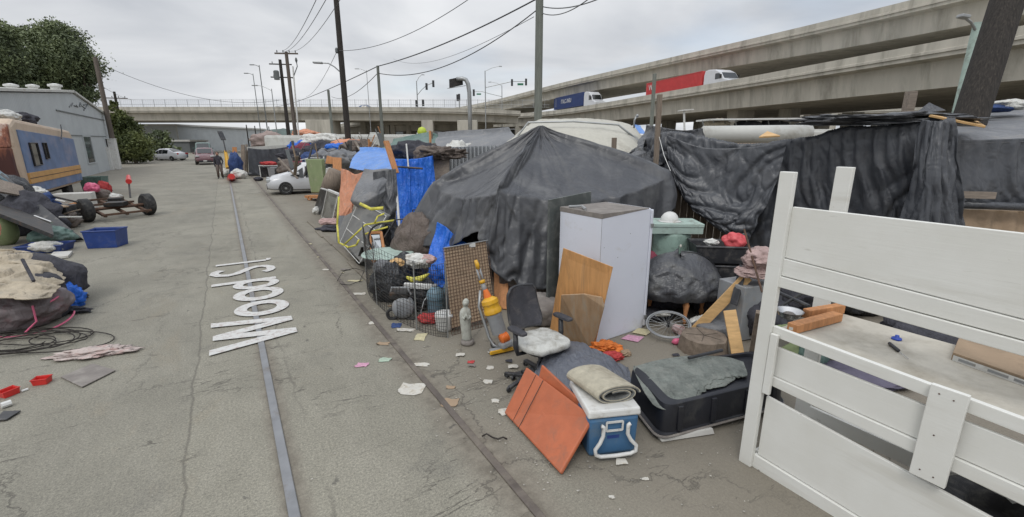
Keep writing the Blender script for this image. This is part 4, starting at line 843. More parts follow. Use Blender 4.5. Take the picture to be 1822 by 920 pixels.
trafficsig('traffic signal with curved arm on the bridge left of the sign post', 741, 144, YB + 2, 8.6, ((759, 154), (771, 149), (741, 184), (753, 183)), ((741, 146), (745, 138), (750, 133)), ((742, 170), (750, 160), (759, 152), (771, 147)))
trafficsig('traffic signal with long arm and street lamp right of the sign post', 863, 126, YS, 0, ((911, 147), (936, 146)), ((863, 127), (875, 121), (888, 118)), ((863, 156), (885, 151), (911, 145), (936, 145)))
r = trafficsig('traffic signal with short left arm partly behind the viaduct ramp', 893, 152, YB + 18, 0, ((843, 165),), ((893, 153), (884, 148), (874, 146)), ((893, 172), (872, 167), (858, 163), (843, 163)))
b = MB(); b.box(P(852, 167.5, YB + 17.8), (1.1, .05, .35)); obj('street_sign', b, 'sign_green', r)
b = MB(); b.box(P(926, 150, YS - .2), (1.2, .05, .4)); obj('street_sign', b, 'sign_green', bpy.data.objects['traffic_signal.001'])
trafficsig('small pedestrian signal on the deck left of the sign post', 817, 168, YB + 3, 8.5, ((817, 173), (814, 174)))
# cantilever sign seen from behind
p0 = P(836, 215, 88); r = thing('highway_sign', 'large overhead highway sign on a curved steel post, seen from behind', 'road sign', (p0.x, 88, 0))
b = MB(); b.smooth = True; b.tube([(p0.x, 88, 0), P(836, 200, 88), P(835, 165, 88), P(833, 150, 88), P(829, 142, 88), P(823, 140, 88), P(812, 141, 88)], .38, 12); obj('post', b, 'metal_galv', r)
b = MB(); b.slab([P(799.5, 141, 87.2), P(823, 136, 88.6), P(824, 151, 88.6), P(800, 157, 87.2)], .12); obj('sign_panel', b, 'metal_dark', r)
b = MB(); b.beam(P(797, 157.5, 86.9), P(828, 152.5, 88.6), .5, .08); obj('catwalk', b, 'metal_galv', r)
# ------------------------------------------------------------------ overhead wires
def wire(pts, label, r=.012, sag=.6, n=24, group='overhead wires'):
    a, c = P(*pts[0]), P(*pts[1]); b = MB(); b.tube([a.lerp(c, i / n) - Vector((0, 0, sag * 4 * (i / n) * (1 - i / n))) for i in range(n + 1)], r, 5)
    solo('overhead_wire', b, 'dark_plastic', label, 'wire', group)
wire(((672, 118, 30), (955, -2, 19.5)), 'thickest wire from the thin grey-green pole up to the centre pole', .03, .25)
wire(((672, 130, 30), (955, 18, 19.5)), 'sagging lower wire from the thin grey-green pole to the centre pole', .022, .9)
wire(((600, 90, 28.5), (835, -2, 19)), 'wire rising right from the insulator of the lamp pole', .014, .5)
wire(((490, 190, 90), (672, 118, 30)), 'wire running down from the thin grey-green pole towards the bridge', .03, .4)
wire(((590, 172, 60), (672, 130, 30)), 'wire from the thin grey-green pole to the short pole behind it', .022, .7)
wire(((545, 172, 60), (600, 90, 28.5)), 'faint wire falling left from the lamp pole', .014, .5)
wire(((504, 90, 44), (566, -8, 18)), 'left wire of the three above the conduit pole', .014, .35)
wire(((509, 91, 44), (584, -8, 18)), 'middle wire of the three above the conduit pole', .014, .35)
wire(((516, 91, 44), (606, -2, 18)), 'right wire of the three above the conduit pole', .012, .5)
wire(((174, 112, 43), (498, 178, 56)), 'long sagging wire from the bare pole at the left building', .018, 1.4)
wire(((176, 150, 43), (240, 178, 70)), 'short wire leaving the bare pole at the left building', .016, .3)
wire(((966, 12, 19.5), (1075, -6, 14)), 'upper wire leaving the centre pole to the right', .018, .15)
wire(((966, 24, 19.5), (1050, -4, 14)), 'lower wire leaving the centre pole to the right', .016, .2)
wire(((700, 105, 60), (950, 30, 19.5)), 'faint wire between the two wires of the centre pole', .012, 1.0)
# ================================================================== shortcuts for placed things
def V3(q): return P(*q) if not isinstance(q, Vector) else q
def pan(name, label, cat, pts, th, m, group=None, bevel=.004, parent=None, n=None):
    b = MB(); b.slab([V3(q) for q in pts], th, n)
    o = obj(name, b, m, parent, bevel=bevel)
    return o if parent is not None else props(o, label, cat, group)
def lm(name, label, cat, p, r, m, seed=0, am=.3, sc=1.5, sub=4, rz=0.0, group=None, sq=1.0, parent=None, **k):
    o = obj(name, lump(p, r, seed, am, sc, sub, rz=rz, sq=sq, **k), m, parent)
    return o if parent is not None else props(o, label, cat, group)
def openbox(name, label, cat, p, w, d, h, m, rz=0.0, th=.02, fl=.12, group=None, rim=True):
    """open-topped bin with flared walls, a rolled rim and a floor"""
    r = thing(name, label, cat, p, group); M_ = Matrix.Rotation(rz, 3, 'Z'); p = Vector(p); b = MB()
    def c(f, z, ins=0): k = (1 - fl) + fl * f; return [p + M_ @ Vector((sx * (w / 2 * k - ins), sy * (d / 2 * k - ins), z)) for sx, sy in ((-1, -1), (1, -1), (1, 1), (-1, 1))]
    o_, i_ = c(0, 0) + c(1, h), c(0, th, th) + c(1, h, th); b.v = o_ + i_
    b.f = [(3, 2, 1, 0), (8, 9, 10, 11)] + [(i, (i + 1) % 4, 4 + (i + 1) % 4, 4 + i) for i in range(4)] + [(8 + (i + 1) % 4, 8 + i, 12 + i, 12 + (i + 1) % 4) for i in range(4)] + [(4 + i, 4 + (i + 1) % 4, 12 + (i + 1) % 4, 12 + i) for i in range(4)]
    obj('bin_body', b, m, r, bevel=.008)
    if rim:
        b = MB(); q = c(1, h + .002); b.tube(q, th * .9, 6, closed=True); obj('rim', b, m, r)
    return r
def bx(name, label, cat, p, w, d, h, m, rz=0.0, bevel=.01, group=None, z=0):
    b = MB(); b.box(Vector(p) + Vector((0, 0, h / 2 + z)), (w, d, h), rz=rz); return solo(name, b, m, label, cat, group, bevel=bevel)
def rod(name, label, cat, a, c, r, m, r2=None, group=None, n=8):
    b = MB(); b.smooth = True; a, c = V3(a), V3(c); b.tube([a, a.lerp(c, .5), c], [r, (r + (r2 or r)) / 2, r2 or r], n); o = solo(name, b, m, label, cat, group); rough_round(o); return o
def plank(name, label, cat, a, c, w, h, m, group=None, up=(0, 0, 1), bevel=.004):
    b = MB(); b.beam(V3(a), V3(c), w, h, up); return solo(name, b, m, label, cat, group, bevel=bevel)
# ================================================================== LEFT SIDE: blue camper
r = thing('camper', 'derelict blue and cream camper with a rust-stained near end and an ochre stripe', 'camper', W(22.5, -5.9))
t0, t1 = -5.98, -8.3; s0, s1 = 22.15, 29.75
prof = [(s0 + .25, .5), (s1, .5), (s1, 2.72), (s1 - .25, 2.9), (s0 + 2.4, 3.1), (s0 + .7, 3.16), (s0 + .15, 2.95), (s0 - .02, 2.3), (s0 - .06, 1.5)]
b = MB(); b.slab([W(s, t0, z) for s, z in prof], abs(t1 - t0), -RN); obj('body', b, 'rv_cream', r, bevel=.12)
b = MB(); b.slab([W(s, t0 + .035, z) for s, z in ((s0 + .62, .62), (s1 - .05, .62), (s1 - .05, 2.52), (s0 + .62, 2.80))], .07, -RN); obj('side_panel', b, 'rv_blue', r, bevel=.008)
b = MB(); b.slab([W(s, t0 + .06, z) for s, z in ((s0 + .60, .95), (s1 - .04, .95), (s1 - .04, 1.33), (s0 + .60, 1.33))], .08, -RN); obj('stripe', b, 'rv_ochre', r, bevel=.006)
b = MB(); b.slab([W(s, t0 + .068, z) for s, z in ((s0 + .60, 1.13), (s1 - .04, 1.13), (s1 - .04, 1.15), (s0 + .60, 1.15))], .02, -RN); obj('trim', b, 'metal_dark', r)
b = MB(); b.hexa([W(s0 - .24, t0 - .04, .5), W(s0 - .24, t1 + .04, .5), W(s0 + .1, t1 + .04, .5), W(s0 + .1, t0 - .04, .5), W(s0 - .25, t0 - .04, 2.2), W(s0 - .25, t1 + .04, 2.2), W(s0 + .1, t1 + .04, 2.2), W(s0 + .1, t0 - .04, 2.2)])
b.hexa([W(s0 - .25, t0 - .04, 2.2), W(s0 - .25, t1 + .04, 2.2), W(s0 + .2, t1 + .04, 2.2), W(s0 + .2, t0 - .04, 2.2), W(s0 + .12, t0 - .04, 2.98), W(s0 + .12, t1 + .04, 2.98), W(s0 + .4, t1 + .04, 2.98), W(s0 + .4, t0 - .04, 2.98)])
obj('end_wall', b, 'rv_rust', r, bevel=.05)
b = MB(); b.slab([W(s0 - .27, t0 - .75, 1.35), W(s0 - .27, t0 - 1.6, 1.35), W(s0 - .27, t0 - 1.6, 2.05), W(s0 - .27, t0 - .75, 2.05)], .03, -RD); obj('end_window', b, 'glass_dark', r)
for sa, sb, za, zb in ((s0 + 1.35, s0 + 2.15, 1.55, 2.35), (s0 + 2.85, s0 + 3.2, 1.75, 2.35)):
    b = MB(); b.slab([W(s, t0 + .06, z) for s, z in ((sa, za), (sb, za), (sb, zb), (sa, zb))], .03, -RN); w = obj('window', b, 'glass_dark', r)
    b = MB(); pts = [W(s, t0 + .07, z) for s, z in ((sa, za), (sb, za), (sb, zb), (sa, zb))]; b.tube(pts, .03, 6, closed=True); o = obj('window_frame', b, 'metal_dark', None); o.parent = w; o.location = o.location - WL[w.name]
for s in (s0 + 1.2, s1 - 1.6): wheelset(r, 0, 0, 0, .36, .22) if False else None
for s in (s0 + 1.2, s1 - 1.6):
    q = Matrix.Rotation(RA + math.pi / 2, 3, 'Z') @ Matrix.Rotation(R_(90), 3, 'X'); b = MB(); b.lathe([(.2, -.12), (.34, -.12), (.37, -.08), (.37, .08), (.34, .12), (.2, .12)], W(s, t0 - .25, .37), 24, q); obj('wheel', b, 'rubber', r)
b = MB(); b.box(W((s0 + s1) / 2, (t0 + t1) / 2, .42), (6.8, 1.4, .2), rz=RA + math.pi / 2); obj('chassis', b, 'metal_dark', r)
lm('junk_bag', 'pale bundle lying on the camper roof', 'bag', W(24.6, -6.7, 3.12), (.9, .45, .22), 'cloth_white', 4, .3, rz=fwd)
lm('junk_bag', 'dark red-brown bundle at the edge of the camper roof', 'bag', W(26.2, -6.6, 3.03), (.4, .4, .26), 'cloth_dark', 5, .4)
p = W(25.2, -6.05, 0)
b = MB(); b.tube([T(108, 222, -5.9), T(110, 235, -5.86), T(109, 247, -5.86)], .02, 5); obj('cable', b, 'dark_plastic', r)
# ------------------------------------------------------------------ heap beside the camper
bx('foam_box', 'dirty white foam box in front of the blue camper', 'box', G(138, 374), 1.05, .6, .62, 'styrofoam', .5)
bx('chest', 'black plastic chest in the heap in front of the foam box', 'box', G(96, 405) + Vector((0, 0, 0)), 1.0, .65, .62, 'dark_plastic', .4)
pan('dark_slab', 'long dark panel leaning down from the camper to the ground', 'panel', [G(150, 428, .02), (8, 312, 13.2), (-22, 330, 12.8), G(112, 428, .02)], .09, 'dark_plastic')
pan('dark_slab', 'second dark panel lying across the heap below the longest one', 'panel', [G(96, 418, .45), G(-20, 372, .9), G(-24, 345, .95), G(92, 400, .5)], .08, 'metal_dark')
pan('splintered_board', 'splintered brown wood panel on top of the heap at the left edge', 'panel', [(-10, 342, 11.6), (45, 352, 12.2), (38, 334, 12.4), (-14, 318, 12)], .06, 'wood_grey')
pan('car_hood', 'grey-blue car bonnet leaning at the left edge in front of the rusty wall', 'car part', [(-30, 300, 12.6), (52, 348, 13), (30, 330, 13.6), (-30, 285, 13.4)], .05, 'tank_bluegrey')
lm('air_mattress', 'green and grey air mattress slumped at the left edge', 'mattress', G(-22, 440, 0) + Vector((0, .3, 0)), (.42, .30, .46), 'mattress_green', 9, .12, .8, ridg=False)
lm('cushion', 'faded orange cushion at the left edge on the green air mattress', 'cushion', G(-30, 428, .5), (.35, .25, .32), 'cloth_orange', 3, .15, ridg=False)
for i, (x, y, z, rr, m, lab) in enumerate(((60, 415, 0, (.8, .5, .55), 'cloth_dark', 'black heap of cloth under the long dark panel'), (35, 400, 0, (.7, .6, .75), 'plastic_bag', 'black bag heap behind the air mattress'), (78, 380, .25, (.45, .35, .35), 'cloth_navy', 'teal-blue jacket on the heap beside the black chest'), (95, 432, 0, (.45, .3, .22), 'tarp_green', 'small green bundle at the foot of the heap'), (62, 352, .6, (.4, .25, .2), 'cloth_white', 'crumpled white cloth in the heap by the camper'), (20, 345, .7, (.6, .4, .25), 'cloth_dark', 'dark cloth bundle on the splintered panel'), (120, 405, 0, (.3, .3, .25), 'tarp_brown', 'brown bundle right of the black chest'))):
    lm('cloth_heap', lab, 'heap', G(x, y, z), rr, m, 20 + i, .4)
rod('metal_bar', 'bright metal bar sticking out of the heap', 'bar', (62, 385, 11.2), (92, 396, 11), .035, 'metal_chrome')
rod('metal_bar', 'thin dark bar lying over the black chest', 'bar', G(95, 350, .75), G(140, 360, .72), .03, 'metal_dark')
rod('metal_bar', 'white tube lying across the dark heap near the camper wheel', 'bar', G(100, 356, .68), G(118, 360, .66), .035, 'white_plastic')
rod('bottle', 'yellow bottle standing between the black chest and the tyre', 'bottle', G(131, 398, 0), G(130, 384, .3), .07, 'yellow_plastic')
r = openbox('tray', 'shallow navy tray with a white cloth at the foot of the heap', 'tray', G(84, 447), .85, .5, .16, 'bin_blue', .25)
lm('cloth_heap', 'white cloth lying in the navy tray', 'cloth', G(84, 447, .03), (.3, .17, .12), 'cloth_white', 77, .3, rz=.25)
pan('foam_sheet', 'flat pale foam sheet on the asphalt below the navy tray', 'sheet', [G(86, 462, .01), G(122, 459, .01), G(130, 450, .01), G(96, 452, .01)], .05, 'styrofoam')
r = openbox('storage_bin', 'bright blue open plastic bin standing on the street', 'bin', G(193, 438), .66, .50, .40, 'bin_blue', .22, fl=.1)
b = MB(); b.box(WL[r.name] + Vector((-.04, -.245, .3)).xyz, (.09, .02, .09), rz=.22); obj('latch', b, 'white_plastic', r)
# axle with wheels
r = thing('trailer_axle', 'rusty trailer axle frame with two black wheels on the street', 'trailer frame', G(215, 388))
A_, B_ = G(157, 395), G(266, 382); ax = (B_ - A_).normalized(); q = Matrix(((0, 0, ax.x), (0, 0, ax.y), (0, 0, 0)))
u = Vector((-ax.y, ax.x, 0)); RW = Matrix((u, Vector((0, 0, 1)), ax)).transposed()
for p_ in (A_, B_):
    c = p_ + Vector((0, 0, .36)); b = MB(); b.smooth = True; b.lathe([(.19, -.12), (.31, -.13), (.355, -.09), (.355, .09), (.31, .13), (.19, .12)], c, 28, RW); wh = obj('wheel', b, 'rubber', r); rough_round(wh)
    b = MB(); b.lathe([(.05, -.07), (.08, -.06), (.12, -.02), (.18, -.05), (.195, -.11), (.195, .11), (.18, .05), (.12, .04), (.05, .09)], c, 20, RW); o = obj('rim', b, 'metal_rust', None); o.parent = wh; o.location = o.location - WL[wh.name]
b = MB(); b.tube([A_ + Vector((0, 0, .36)), B_ + Vector((0, 0, .36))], .05, 8)
for k in (.16, .5, .84): c = A_.lerp(B_, k); b.beam(c + u * 1.15 + Vector((0, 0, .5)), c - u * .55 + Vector((0, 0, .18)), .07, .07)
for k, z in ((1.15, .5), (.5, .4), (-.55, .18)): b.beam(A_.lerp(B_, .1) + u * k + Vector((0, 0, z + .04)), A_.lerp(B_, .9) + u * k + Vector((0, 0, z + .04)), .08, .06)
obj('frame', b, 'metal_rust', r)
b = MB(); c = A_.lerp(B_, .48); b.box(c + Vector((0, 0, .47)), (.5, .45, .12), rz=.4); b.box(c + u * .6 + ax * .25 + Vector((0, 0, .52)), (.35, .3, .16), rz=.4); obj('plate', b, 'metal_dark', r)
rod('marker_post', 'thin dark post behind the trailer axle', 'post', G(232, 352), G(229, 322, .62), .035, 'metal_dark')
rod('cup', 'red cup upturned on the thin post behind the axle', 'cup', G(229, 323, .62), G(229, 316, .66) + Vector((0, 0, .06)), .12, 'red_plastic', .09)
openbox('green_bin', 'dark green open bin beyond the end of the camper', 'bin', G(172, 340), .9, .7, .7, 'tarp_green', .3)
lm('red_bag', 'red bag slumped on the ground beside the dark green bin', 'bag', G(187, 347), (.25, .3, .35), 'cloth_red', 2, .3)
lm('red_bag', 'small pink-red bundle in front of the dark green bin', 'bag', G(165, 342, .5), (.28, .2, .2), 'pink_plastic', 3, .3)
lm('trash_bag', 'grey mixed bundle on the ground behind the axle', 'bag', G(180, 362), (.5, .35, .3), 'tarp_brown', 12, .4)
lm('trash_bag', 'pale bundle between the axle and the foam box', 'bag', G(203, 362), (.3, .25, .22), 'cloth_white', 13, .4)
# ------------------------------------------------------------------ near left: collapsed tent with pink piping, blanket on it
c = G(15, 596); r = thing('collapsed_tent', 'collapsed grey tent with pink piping under the beige blanket', 'tent', c)
obj('canopy', lump(c + Vector((-.22, .34, 0)), (.58, .42, .34), 41, .22, 1.3, 5), 'tent_fabric', r)
b = MB()
for tz, k in ((.42, .97), (.10, 1.1)): b.tube([c + Vector((-.22 + .58 * k * math.cos(a), .34 + .42 * k * math.sin(a), tz - .06 + .05 * math.sin(a * 2))) for a in [(-math.pi * .95 + math.pi * 1.15 * i / 22) for i in range(23)]], .012, 6)
b.tube([c + Vector((.22, -.02, .02)), c + Vector((.34, .06, .16)), c + Vector((.30, .1, .36))], .012, 6)
obj('piping', b, 'pink_plastic', r)
cloth('beige_blanket', [[P(*q) for q in rr] for rr in ([(-70, 440, 6.9), (0, 443, 6.9), (60, 450, 6.8), (100, 470, 6.7)], [(-70, 462, 6.3), (0, 458, 6.3), (60, 466, 6.2), (108, 488, 6.3)], [(-70, 500, 5.6), (0, 498, 5.6), (50, 500, 5.65), (100, 503, 5.85)], [(-70, 524, 5.28), (0, 521, 5.26), (45, 524, 5.32), (88, 520, 5.6)])], 50, 80, 'cloth_beige', 'beige canvas blanket with a dark strap draped over the collapsed tent', 'blanket', slack=.12, shell=.07, seed=5, it=90, th=.012)
lm('belongings_heap', 'dark heap of bags supporting the beige blanket at the left edge', 'heap', G(0, 560) + Vector((0, .55, 0)), (.75, .4, .42), 'cloth_dark', 43, .2)
rod('strap', 'dark strap lying across the beige blanket', 'strap', (40, 462, 6.0), (60, 500, 5.7), .02, 'cloth_dark')
lm('luggage', 'black suitcase slumped under the beige blanket', 'suitcase', G(84, 567), (.22, .26, .36), 'cloth_dark', 44, .1, 1, sq=.6)
lm('jacket', 'bright blue jacket crumpled beside the black suitcase', 'jacket', G(112, 552, 0) + Vector((.02, .1, 0)), (.16, .2, .19), 'tarp_blue', 45, .5, 2.2)
lm('cloth_heap', 'black scrap of cloth on the asphalt in front of the blue jacket', 'cloth', G(125, 556), (.28, .07, .05), 'cloth_dark', 46, .5, 2)
lm('cloth_heap', 'small dark scrap beyond the blue jacket', 'cloth', G(133, 530), (.2, .06, .04), 'cloth_dark', 47, .5, 2)
b = MB(); random.seed(12); pts = []
for i in range(230):
    a = i * .22; rr = .42 + .16 * math.sin(i * .071) + .05 * math.sin(i * .31); q = G(95, 612); pts.append(q + Vector((-.30 + rr * 1.25 * math.cos(a) + .25 * math.sin(i * .05), .02 + rr * .62 * math.sin(a) + .1 * math.cos(i * .043), .018 + .012 * (i % 9) / 9 + .00012 * i)))
b.smooth = True; b.tube(pts, .007, 6); solo('rope_coil', b, 'wood_dark', 'loose dark rope coiled on the asphalt at the left', 'rope')
lm('rag', 'dirty pinkish white rag spread on the asphalt right of the rope', 'rag', G(170, 630), (.34, .13, .035), 'rag', 48, .6, 2.6, 5, rz=.28)
pan('cardboard_sheet', 'flat piece of dusty cardboard lying on the asphalt below the rag', 'cardboard', [G(108, 672, .008), G(146, 690, .008), G(206, 660, .008), G(165, 648, .008)], .012, 'top_dust')
for i, (x, y, lab) in enumerate(((76, 682, 'red plastic tub tipped over on the asphalt, nearer the rag'), (17, 703, 'red plastic tub lying at the lower left edge'))):
    r = openbox('red_tub', lab, 'tub', G(x, y), .13, .10, .06, 'red_plastic', .3 + i, th=.006)
rod('can', 'crushed white can near the lower left edge', 'can', G(2, 722, .03), G(20, 716, .03), .03, 'white_plastic')
rod('cigarette_pack', 'small white tube between the two red tubs', 'litter', G(38, 696, .012), G(50, 692, .012), .012, 'white_plastic')
pan('magazine', 'dark magazine with a white corner lying at the lower left edge', 'magazine', [G(-10, 750, .01), G(12, 748, .01), G(38, 732, .01), G(6, 733, .01)], .012, 'dark_plastic')
# person standing down the street
def person(label, p, h=1.72, rz=0.0, top='cloth_dark', bottom='tarp_brown'):
    r = thing('person', label, 'person', p); k = h / 1.72
    V = dict(pel=(0, 0, .95), wa=(0, 0, 1.1), ch=(0, .01, 1.32), nk=(0, .01, 1.48), h1=(0, .015, 1.58), h2=(0, .02, 1.66), ls=(-.18, 0, 1.40), le=(-.24, .02, 1.12), lh=(-.22, -.08, .88), lp=(-.21, -.12, .80), rs=(.18, 0, 1.40), re=(.25, .03, 1.13), rh=(.20, -.10, .92), rp=(.18, -.14, .84), lk=(-.10, -.01, .5), lf=(-.11, .03, .08), lt=(-.13, -.12, .04), rk=(.11, -.02, .5), rf=(.13, .03, .08), rt=(.16, -.12, .04), lhip=(-.09, 0, .88), rhip=(.09, 0, .88))
    E = ['pel wa', 'wa ch', 'ch nk', 'nk h1', 'h1 h2', 'ch ls', 'ls le', 'le lh', 'lh lp', 'ch rs', 'rs re', 're rh', 'rh rp', 'pel lhip', 'lhip lk', 'lk lf', 'lf lt', 'pel rhip', 'rhip rk', 'rk rf', 'rf rt']
    Rr = dict(pel=.15, wa=.14, ch=.15, nk=.06, h1=.085, h2=.09, ls=.07, le=.052, lh=.035, lp=.035, rs=.07, re=.052, rh=.035, rp=.035, lk=.068, lf=.05, lt=.04, rk=.068, rf=.05, rt=.04, lhip=.10, rhip=.10)
    K = list(V); me = bpy.data.meshes.new('body'); me.from_pydata([Vector(V[a]) * k for a in K], [tuple(K.index(q) for q in e.split()) for e in E], []); o = bpy.data.objects.new('body', me); COL.objects.link(o); o.parent = r
    md = o.modifiers.new('skin', 'SKIN'); sk = me.skin_vertices[0].data
    for i, a in enumerate(K): sk[i].radius = (Rr[a] * k, Rr[a] * k * (.75 if a in ('pel', 'wa', 'ch') else 1)); sk[i].use_root = (a == 'pel')
    md.use_smooth_shade = True; s_ = o.modifiers.new('sub', 'SUBSURF'); s_.levels = s_.render_levels = 2; me.materials.append(MT[top])
    def add(nm, b, m): oo = obj(nm, b, m, None, org=(0, 0, 0)); oo.parent = r; return oo
    b = MB(); b.smooth = True; b.lathe([(.01, 1.50), (.055, 1.515), (.078, 1.56), (.085, 1.62), (.075, 1.69), (.04, 1.73), (.01, 1.74)], (0, .005, 0), 14); add('head', b, 'skin')
    b = MB(); b.smooth = True; b.lathe([(.07, 1.60), (.095, 1.64), (.09, 1.70), (.05, 1.755), (.01, 1.76)], (0, .03, 0), 14); add('hair', b, 'hair')
    b = MB(); b.smooth = True
    for sx in (-1, 1): b.tube([(.10 * sx, 0, .92), (.105 * sx, -.01, .5), (.12 * sx, .02, .12)], [.115, .085, .065], 12)
    add('trousers', b, bottom); r.rotation_euler = (0, 0, rz); return r
person('person in dark jacket and trousers standing between the rails far down the street', G(393, 318), rz=.4)
# ------------------------------------------------------------------ camp at the far end of the street
pan('plank', 'light brown plywood leaning near the person, left of the dark hut', 'board', [(415, 310, 35), (424, 310, 35.2), (421, 262, 35.6), (413, 262, 35.4)], .08, 'wood_orange')
pan('plank', 'tall weathered board standing next to the light plywood', 'board', [(430, 312, 34), (438, 313, 34), (436, 258, 34.6), (430, 258, 34.6)], .1, 'wood_old')
pan('plank', 'narrow pale post at the left corner of the dark hut', 'board', [(439, 311, 34.6), (442, 311, 34.6), (441, 257, 34.8), (438, 257, 34.8)], .1, 'wood_grey')
rod('kayak', 'yellow upright board with a black tip leaning left beside the person', 'board', (407, 299, 32), (401, 268, 32.4), .2, 'yellow_plastic', .08)
rod('paddle', 'black pole sticking up above the yellow board', 'pole', (402, 270, 32.3), (397, 248, 32.6), .04, 'dark_plastic'); b = MB(); b.beam(P(398, 249, 32.6), P(391, 234, 32.8), .3, .08); o = obj('blade', b, 'dark_plastic', None); q = bpy.data.objects['paddle']; o.parent = q; o.location = o.location - WL[q.name]
lm('white_bucket_pile', 'white bucket pile on the ground behind the person', 'bucket', G(403, 315), (.35, .3, .35), 'cloth_white', 51, .3)
rod('red_can', 'red petrol can on the ground right of the person', 'can', G(412, 318), G(412, 314, .4) , .28, 'red_plastic', .18)
lm('cloth_heap', 'blue and white cloth pile against the pale board beside the hut', 'cloth', G(422, 316), (.45, .4, .9), 'cloth_navy', 53, .4); lm('cloth_heap', 'white bag leaning at the foot of the blue cloth pile', 'bag', G(425, 318), (.45, .3, .35), 'cloth_white', 54, .4)
r = thing('tarp_hut', 'dark tarp-covered hut with a pale roof edge beside the far rails', 'shelter', G(475, 312))
cloth('tarp_wall', [[P(x, 263 + 2.5 * math.sin(i * .8), 33.5 + .05 * i) for i, x in enumerate((441, 455, 470, 485, 500, 512))], [P(x, 290, 33.4 + .05 * i) for i, x in enumerate((442, 456, 471, 486, 501, 511))], [P(x, 312.5 - .6 * i, 33.4 + .05 * i) for i, x in enumerate((443, 457, 472, 487, 502, 511))]], 40, 70, 'tarp_black', parent=r, slack=.06, shell=.15, seed=3, th=.02)
b = MB(); a, c = P(439, 264, 33.6), P(513, 262, 34.2); b.hexa([(a.x, a.y, a.z - .15), (c.x, c.y, c.z - .1), (c.x, c.y + 4, c.z - .1), (a.x, a.y + 4, a.z - .15), (a.x, a.y, a.z + .1), (c.x, c.y, c.z + .16), (c.x, c.y + 4, c.z + .2), (a.x, a.y + 4, a.z + .1)]); obj('roof', b, 'rv_white', r)
b = MB(); b.box(((a.x + c.x) / 2, a.y + 2.4, 1.0), (c.x - a.x - .3, 3.4, 2.0)); obj('inner_wall', b, 'signal_grey', r)
r = thing('table', 'pale folding table with clutter in front of the dark hut', 'table', G(480, 316)); a, c = G(463, 316), G(497, 316); b = MB(); b.box((a + c) / 2 + Vector((0, .3, .8)), (c.x - a.x, .7, .05)); obj('tabletop', b, 'white_plastic', r)
for q in (a, c):
    for dy in (.02, .55): b = MB(); b.box(q + Vector((.04 if q is a else -.04, dy, .39)), (.05, .05, .78)); obj('leg', b, 'white_plastic', r)
lm('cloth_heap', 'red and pink clothes heaped on the pale folding table', 'clothes', (a + c) / 2 + Vector((-.1, .3, .83)), (.6, .3, .14), 'cloth_red', 55, .4)
openbox('trash_can', 'grey rubbish bin under the right end of the pale table', 'bin', G(489, 317), .6, .5, .7, 'grey_plastic', .1)
openbox('trash_can', 'dark rubbish bin under the left end of the pale table', 'bin', G(472, 315), .5, .5, .65, 'dark_plastic', .1)
lm('rock', 'single dark lump lying beside the far right rail', 'lump', G(460, 322), (.25, .2, .15), 'cloth_dark', 56, .3)
# tall blue tarp strips and shelters further right
cloth('blue_tarp', [[P(x, 252, 31) for x in (516, 520, 524)], [P(x, 268, 31) for x in (509, 514, 518)], [P(x, 289, 31) for x in (511, 514, 517)]], 24, 14, 'tarp_blue', 'bright blue tarp strip hanging at the corner of the dark hut', 'tarp', slack=.08, shell=.12, seed=8)
random.seed(77)
def camper(name, label, p, L, Wd, H, rz, m='rv_white', wins=3, cat='camper', rack=False):
    r = thing(name, label, cat); b = MB(); b.box((0, 0, H / 2 + .35), (L, Wd, H - .5)); obj('body', b, m, r, bevel=.16)
    b = MB(); b.box((0, 0, H + .08), (L * .96, Wd * .94, .1)); b.box((L * .15, 0, H + .2), (.7, .6, .2)); obj('roof', b, 'rv_white', r, bevel=.04)
    for i in range(wins):
        for sy in (-1, 1): b = MB(); b.box((-L / 2 + (i + .7) * L / (wins + .4), sy * (Wd / 2 + .003), H * .66), (.8, .04, .5)); obj('window', b, 'glass_dark', r)
    for x in (-L * .3, L * .32):
        for y in (-Wd / 2 + .15, Wd / 2 - .15): wheelset(r, x, y, .36, .36, .22)
    r.location = p; WL[r.name] = Vector(p); r.rotation_euler = (0, 0, rz); return r
def backlot(x, Y): q = P(x, 250, Y); return Vector((q.x, Y, 0))
camper('camper', 'white camper roof rising behind the dark hut, left of the conduit pole base', backlot(555, 38), 6.5, 2.3, 2.75, .25)
camper('camper', 'long low white trailer behind the lamp pole', backlot(640, 40), 8.5, 2.3, 2.85, .1)
camper('camper', 'white van roof right of the thin grey-green pole', backlot(735, 50), 6, 2.2, 3.0, -.2)
camper('camper', 'beige camper roof with air conditioner behind the black tarps', backlot(1235, 17.5), 5, 2.2, 2.5, .1, 'rv_cream')
camper('camper', 'white camper far back under the highway, right of the stacked posts', backlot(1395, 30), 7, 2.3, 3.0, -.1)
camper('camper', 'pale camper in the back lot near the beige cover', backlot(1020, 40), 7, 2.3, 2.9, .2)
camper('camper', 'small white camper roof between the far rails camp and the ramp', backlot(850, 46), 6, 2.2, 2.9, .4)
